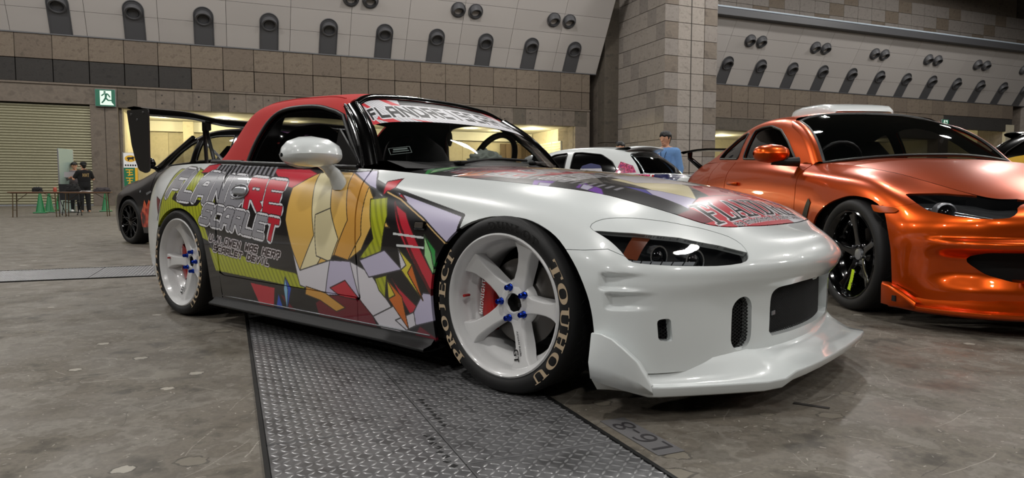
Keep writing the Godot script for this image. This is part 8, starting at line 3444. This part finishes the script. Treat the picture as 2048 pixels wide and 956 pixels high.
	_rest("backpack", _bag(.36, .20, .22, 3), M.black_matte, "soft black backpack lying on the table before the chair", "bag", -4.18, 23.25)
	_rest("jacket", _bag(.42, .12, .26, 9), mat("jacket_grey", Color(.2, .18, .19), .9), "dark grey crumpled jacket at the right end of the tables", "jacket", -3.44, 23.25)
	var pap := MB.new()
	for i in 4:
		pap.box(Vector3(.01 * i, .004 + .008 * i, .008 * i), Vector3(.26, .007, .2), 0.0, Basis(Vector3.UP, .12 * i))
	_rest("paper_stack", pap, M.white_print, "stack of white papers on the right folding table", "papers", -3.86, 23.2)
	var bt := MB.new()
	bt.xf = Transform3D(Basis(Vector3.RIGHT, -PI / 2), Vector3.ZERO)
	bt.lathe([Vector2(0, 0), Vector2(.045, 0), Vector2(.048, .08), Vector2(.04, .11), Vector2(.03, .13), Vector2(0, .13)], 16)
	_rest("cup", bt, mat("cup_red", Color(.62, .25, .18), .4), "small red cup on the left folding table beside the backpack", "cup", -4.62, 23.25)
	# black box on the floor next to the grey car
	var bx := MB.new()
	bx.box(Vector3(0, .365, 0), Vector3(.40, .73, .4), .012)
	bx.box(Vector3(0, .74, 0), Vector3(.42, .02, .42), .004)
	var bo := put(self, "black_box", bx, M.black_satin)
	tag(bo, "black box standing on the floor between table and grey car", "box")
	bo.position = hall(-2.86, 0, 24.4)
	bo.rotation.y = HALL_TURN
	# upright delivery banner
	var bn := thing("banner", "upright banner with yellow oval emblem over a green field", "banner", hall(-4.62, 0, 40.0), HALL_TURN)
	var pole := MB.new()
	pole.tube([Vector3(-.34, 0, 0), Vector3(-.34, 2.75, 0)], .015, 6)
	pole.tube([Vector3(-.34, 2.72, 0), Vector3(.32, 2.72, 0)], .01, 6)
	pole.box(Vector3(-.34, .03, 0), Vector3(.4, .06, .4), .01)
	put(bn, "pole", pole, M.silver)
	var w1 := MB.new()
	w1.box(Vector3(0, 2.33, 0), Vector3(.62, .74, .006))
	put(bn, "white_field", w1, M.white_print)
	var g1 := MB.new()
	g1.box(Vector3(-.06, 1.2, 0), Vector3(.5, 1.52, .006))
	put(bn, "green_field", g1, mat("banner_green", Color(.05, .42, .28), .6))
	g1 = MB.new()
	g1.box(Vector3(.25, 1.2, 0), Vector3(.12, 1.52, .006))
	put(bn, "yellow_edge", g1, mat("banner_yellow", Color(.88, .68, .14), .6))
	var ov := []
	for i in 24:
		ov.append(Vector2(cos(TAU * i / 24) * .26, 2.42 + sin(TAU * i / 24) * .17))
	g1 = MB.new()
	g1.prism(PackedVector2Array(ov), .004, .008)
	put(bn, "emblem_oval", g1, M.banner_yellow)
	g1 = MB.new()
	g1.prism(pv([-.17, 2.44, -.10, 2.50, .04, 2.49, .12, 2.53, .19, 2.47, .14, 2.42, .16, 2.32, .12, 2.32, .09, 2.39, -.04, 2.38, -.07, 2.30, -.12, 2.30, -.11, 2.38]), .008, .012)
	put(bn, "emblem_mark", g1, M.black_print)
	g1 = MB.new()
	for i in 5:
		g1.box(Vector3(-.22 + i * .11, 2.08, .006), Vector3(.07, .09, .004))
	put(bn, "small_print", g1, M.dark_trim)
	g1 = MB.new()
	for k in 3:
		var y := 1.72 - k * .42
		g1.box(Vector3(-.06, y + .13, .006), Vector3(.34, .05, .004))
		g1.box(Vector3(-.06, y, .006), Vector3(.26, .045, .004))
		g1.box(Vector3(-.06, y, .0062), Vector3(.05, .30, .004))
		g1.box(Vector3(-.02, y - .13, .006), Vector3(.24, .05, .004), 0.0, Basis(Vector3(0, 0, 1), .2 - k * .15))
	put(bn, "banner_characters", g1, M.banner_yellow)

func _rest(called: String, mb: MB, m: Material, label: String, category: String, a: float, b: float) -> void:
	var o := put(self, called, mb, m)
	tag(o, label, category)
	o.position = hall(a, .716, b)
	o.rotation.y = HALL_TURN

func _bag(w: float, h: float, d: float, sd: int) -> MB:
	var mb := MB.new()
	var nz := noise(3.0, 2, sd)
	var P := []
	for i in 20:
		var row := []
		for j in 11:
			var ph := PI * .5 * j / 10.0
			var th := TAU * i / 20.0
			var dv := Vector3(sin(ph) * cos(th), cos(ph), sin(ph) * sin(th))
			row.append(Vector3(signf(dv.x) * pow(absf(dv.x), .7) * w, maxf(dv.y, 0.0) * h, signf(dv.z) * pow(absf(dv.z), .7) * d) * (.5 * (1.0 + .35 * nz.get_noise_3dv(dv))) * Vector3(1, 2, 1))
		P.append(row)
	mb.grid(P, Vector3.ZERO, true)
	return mb
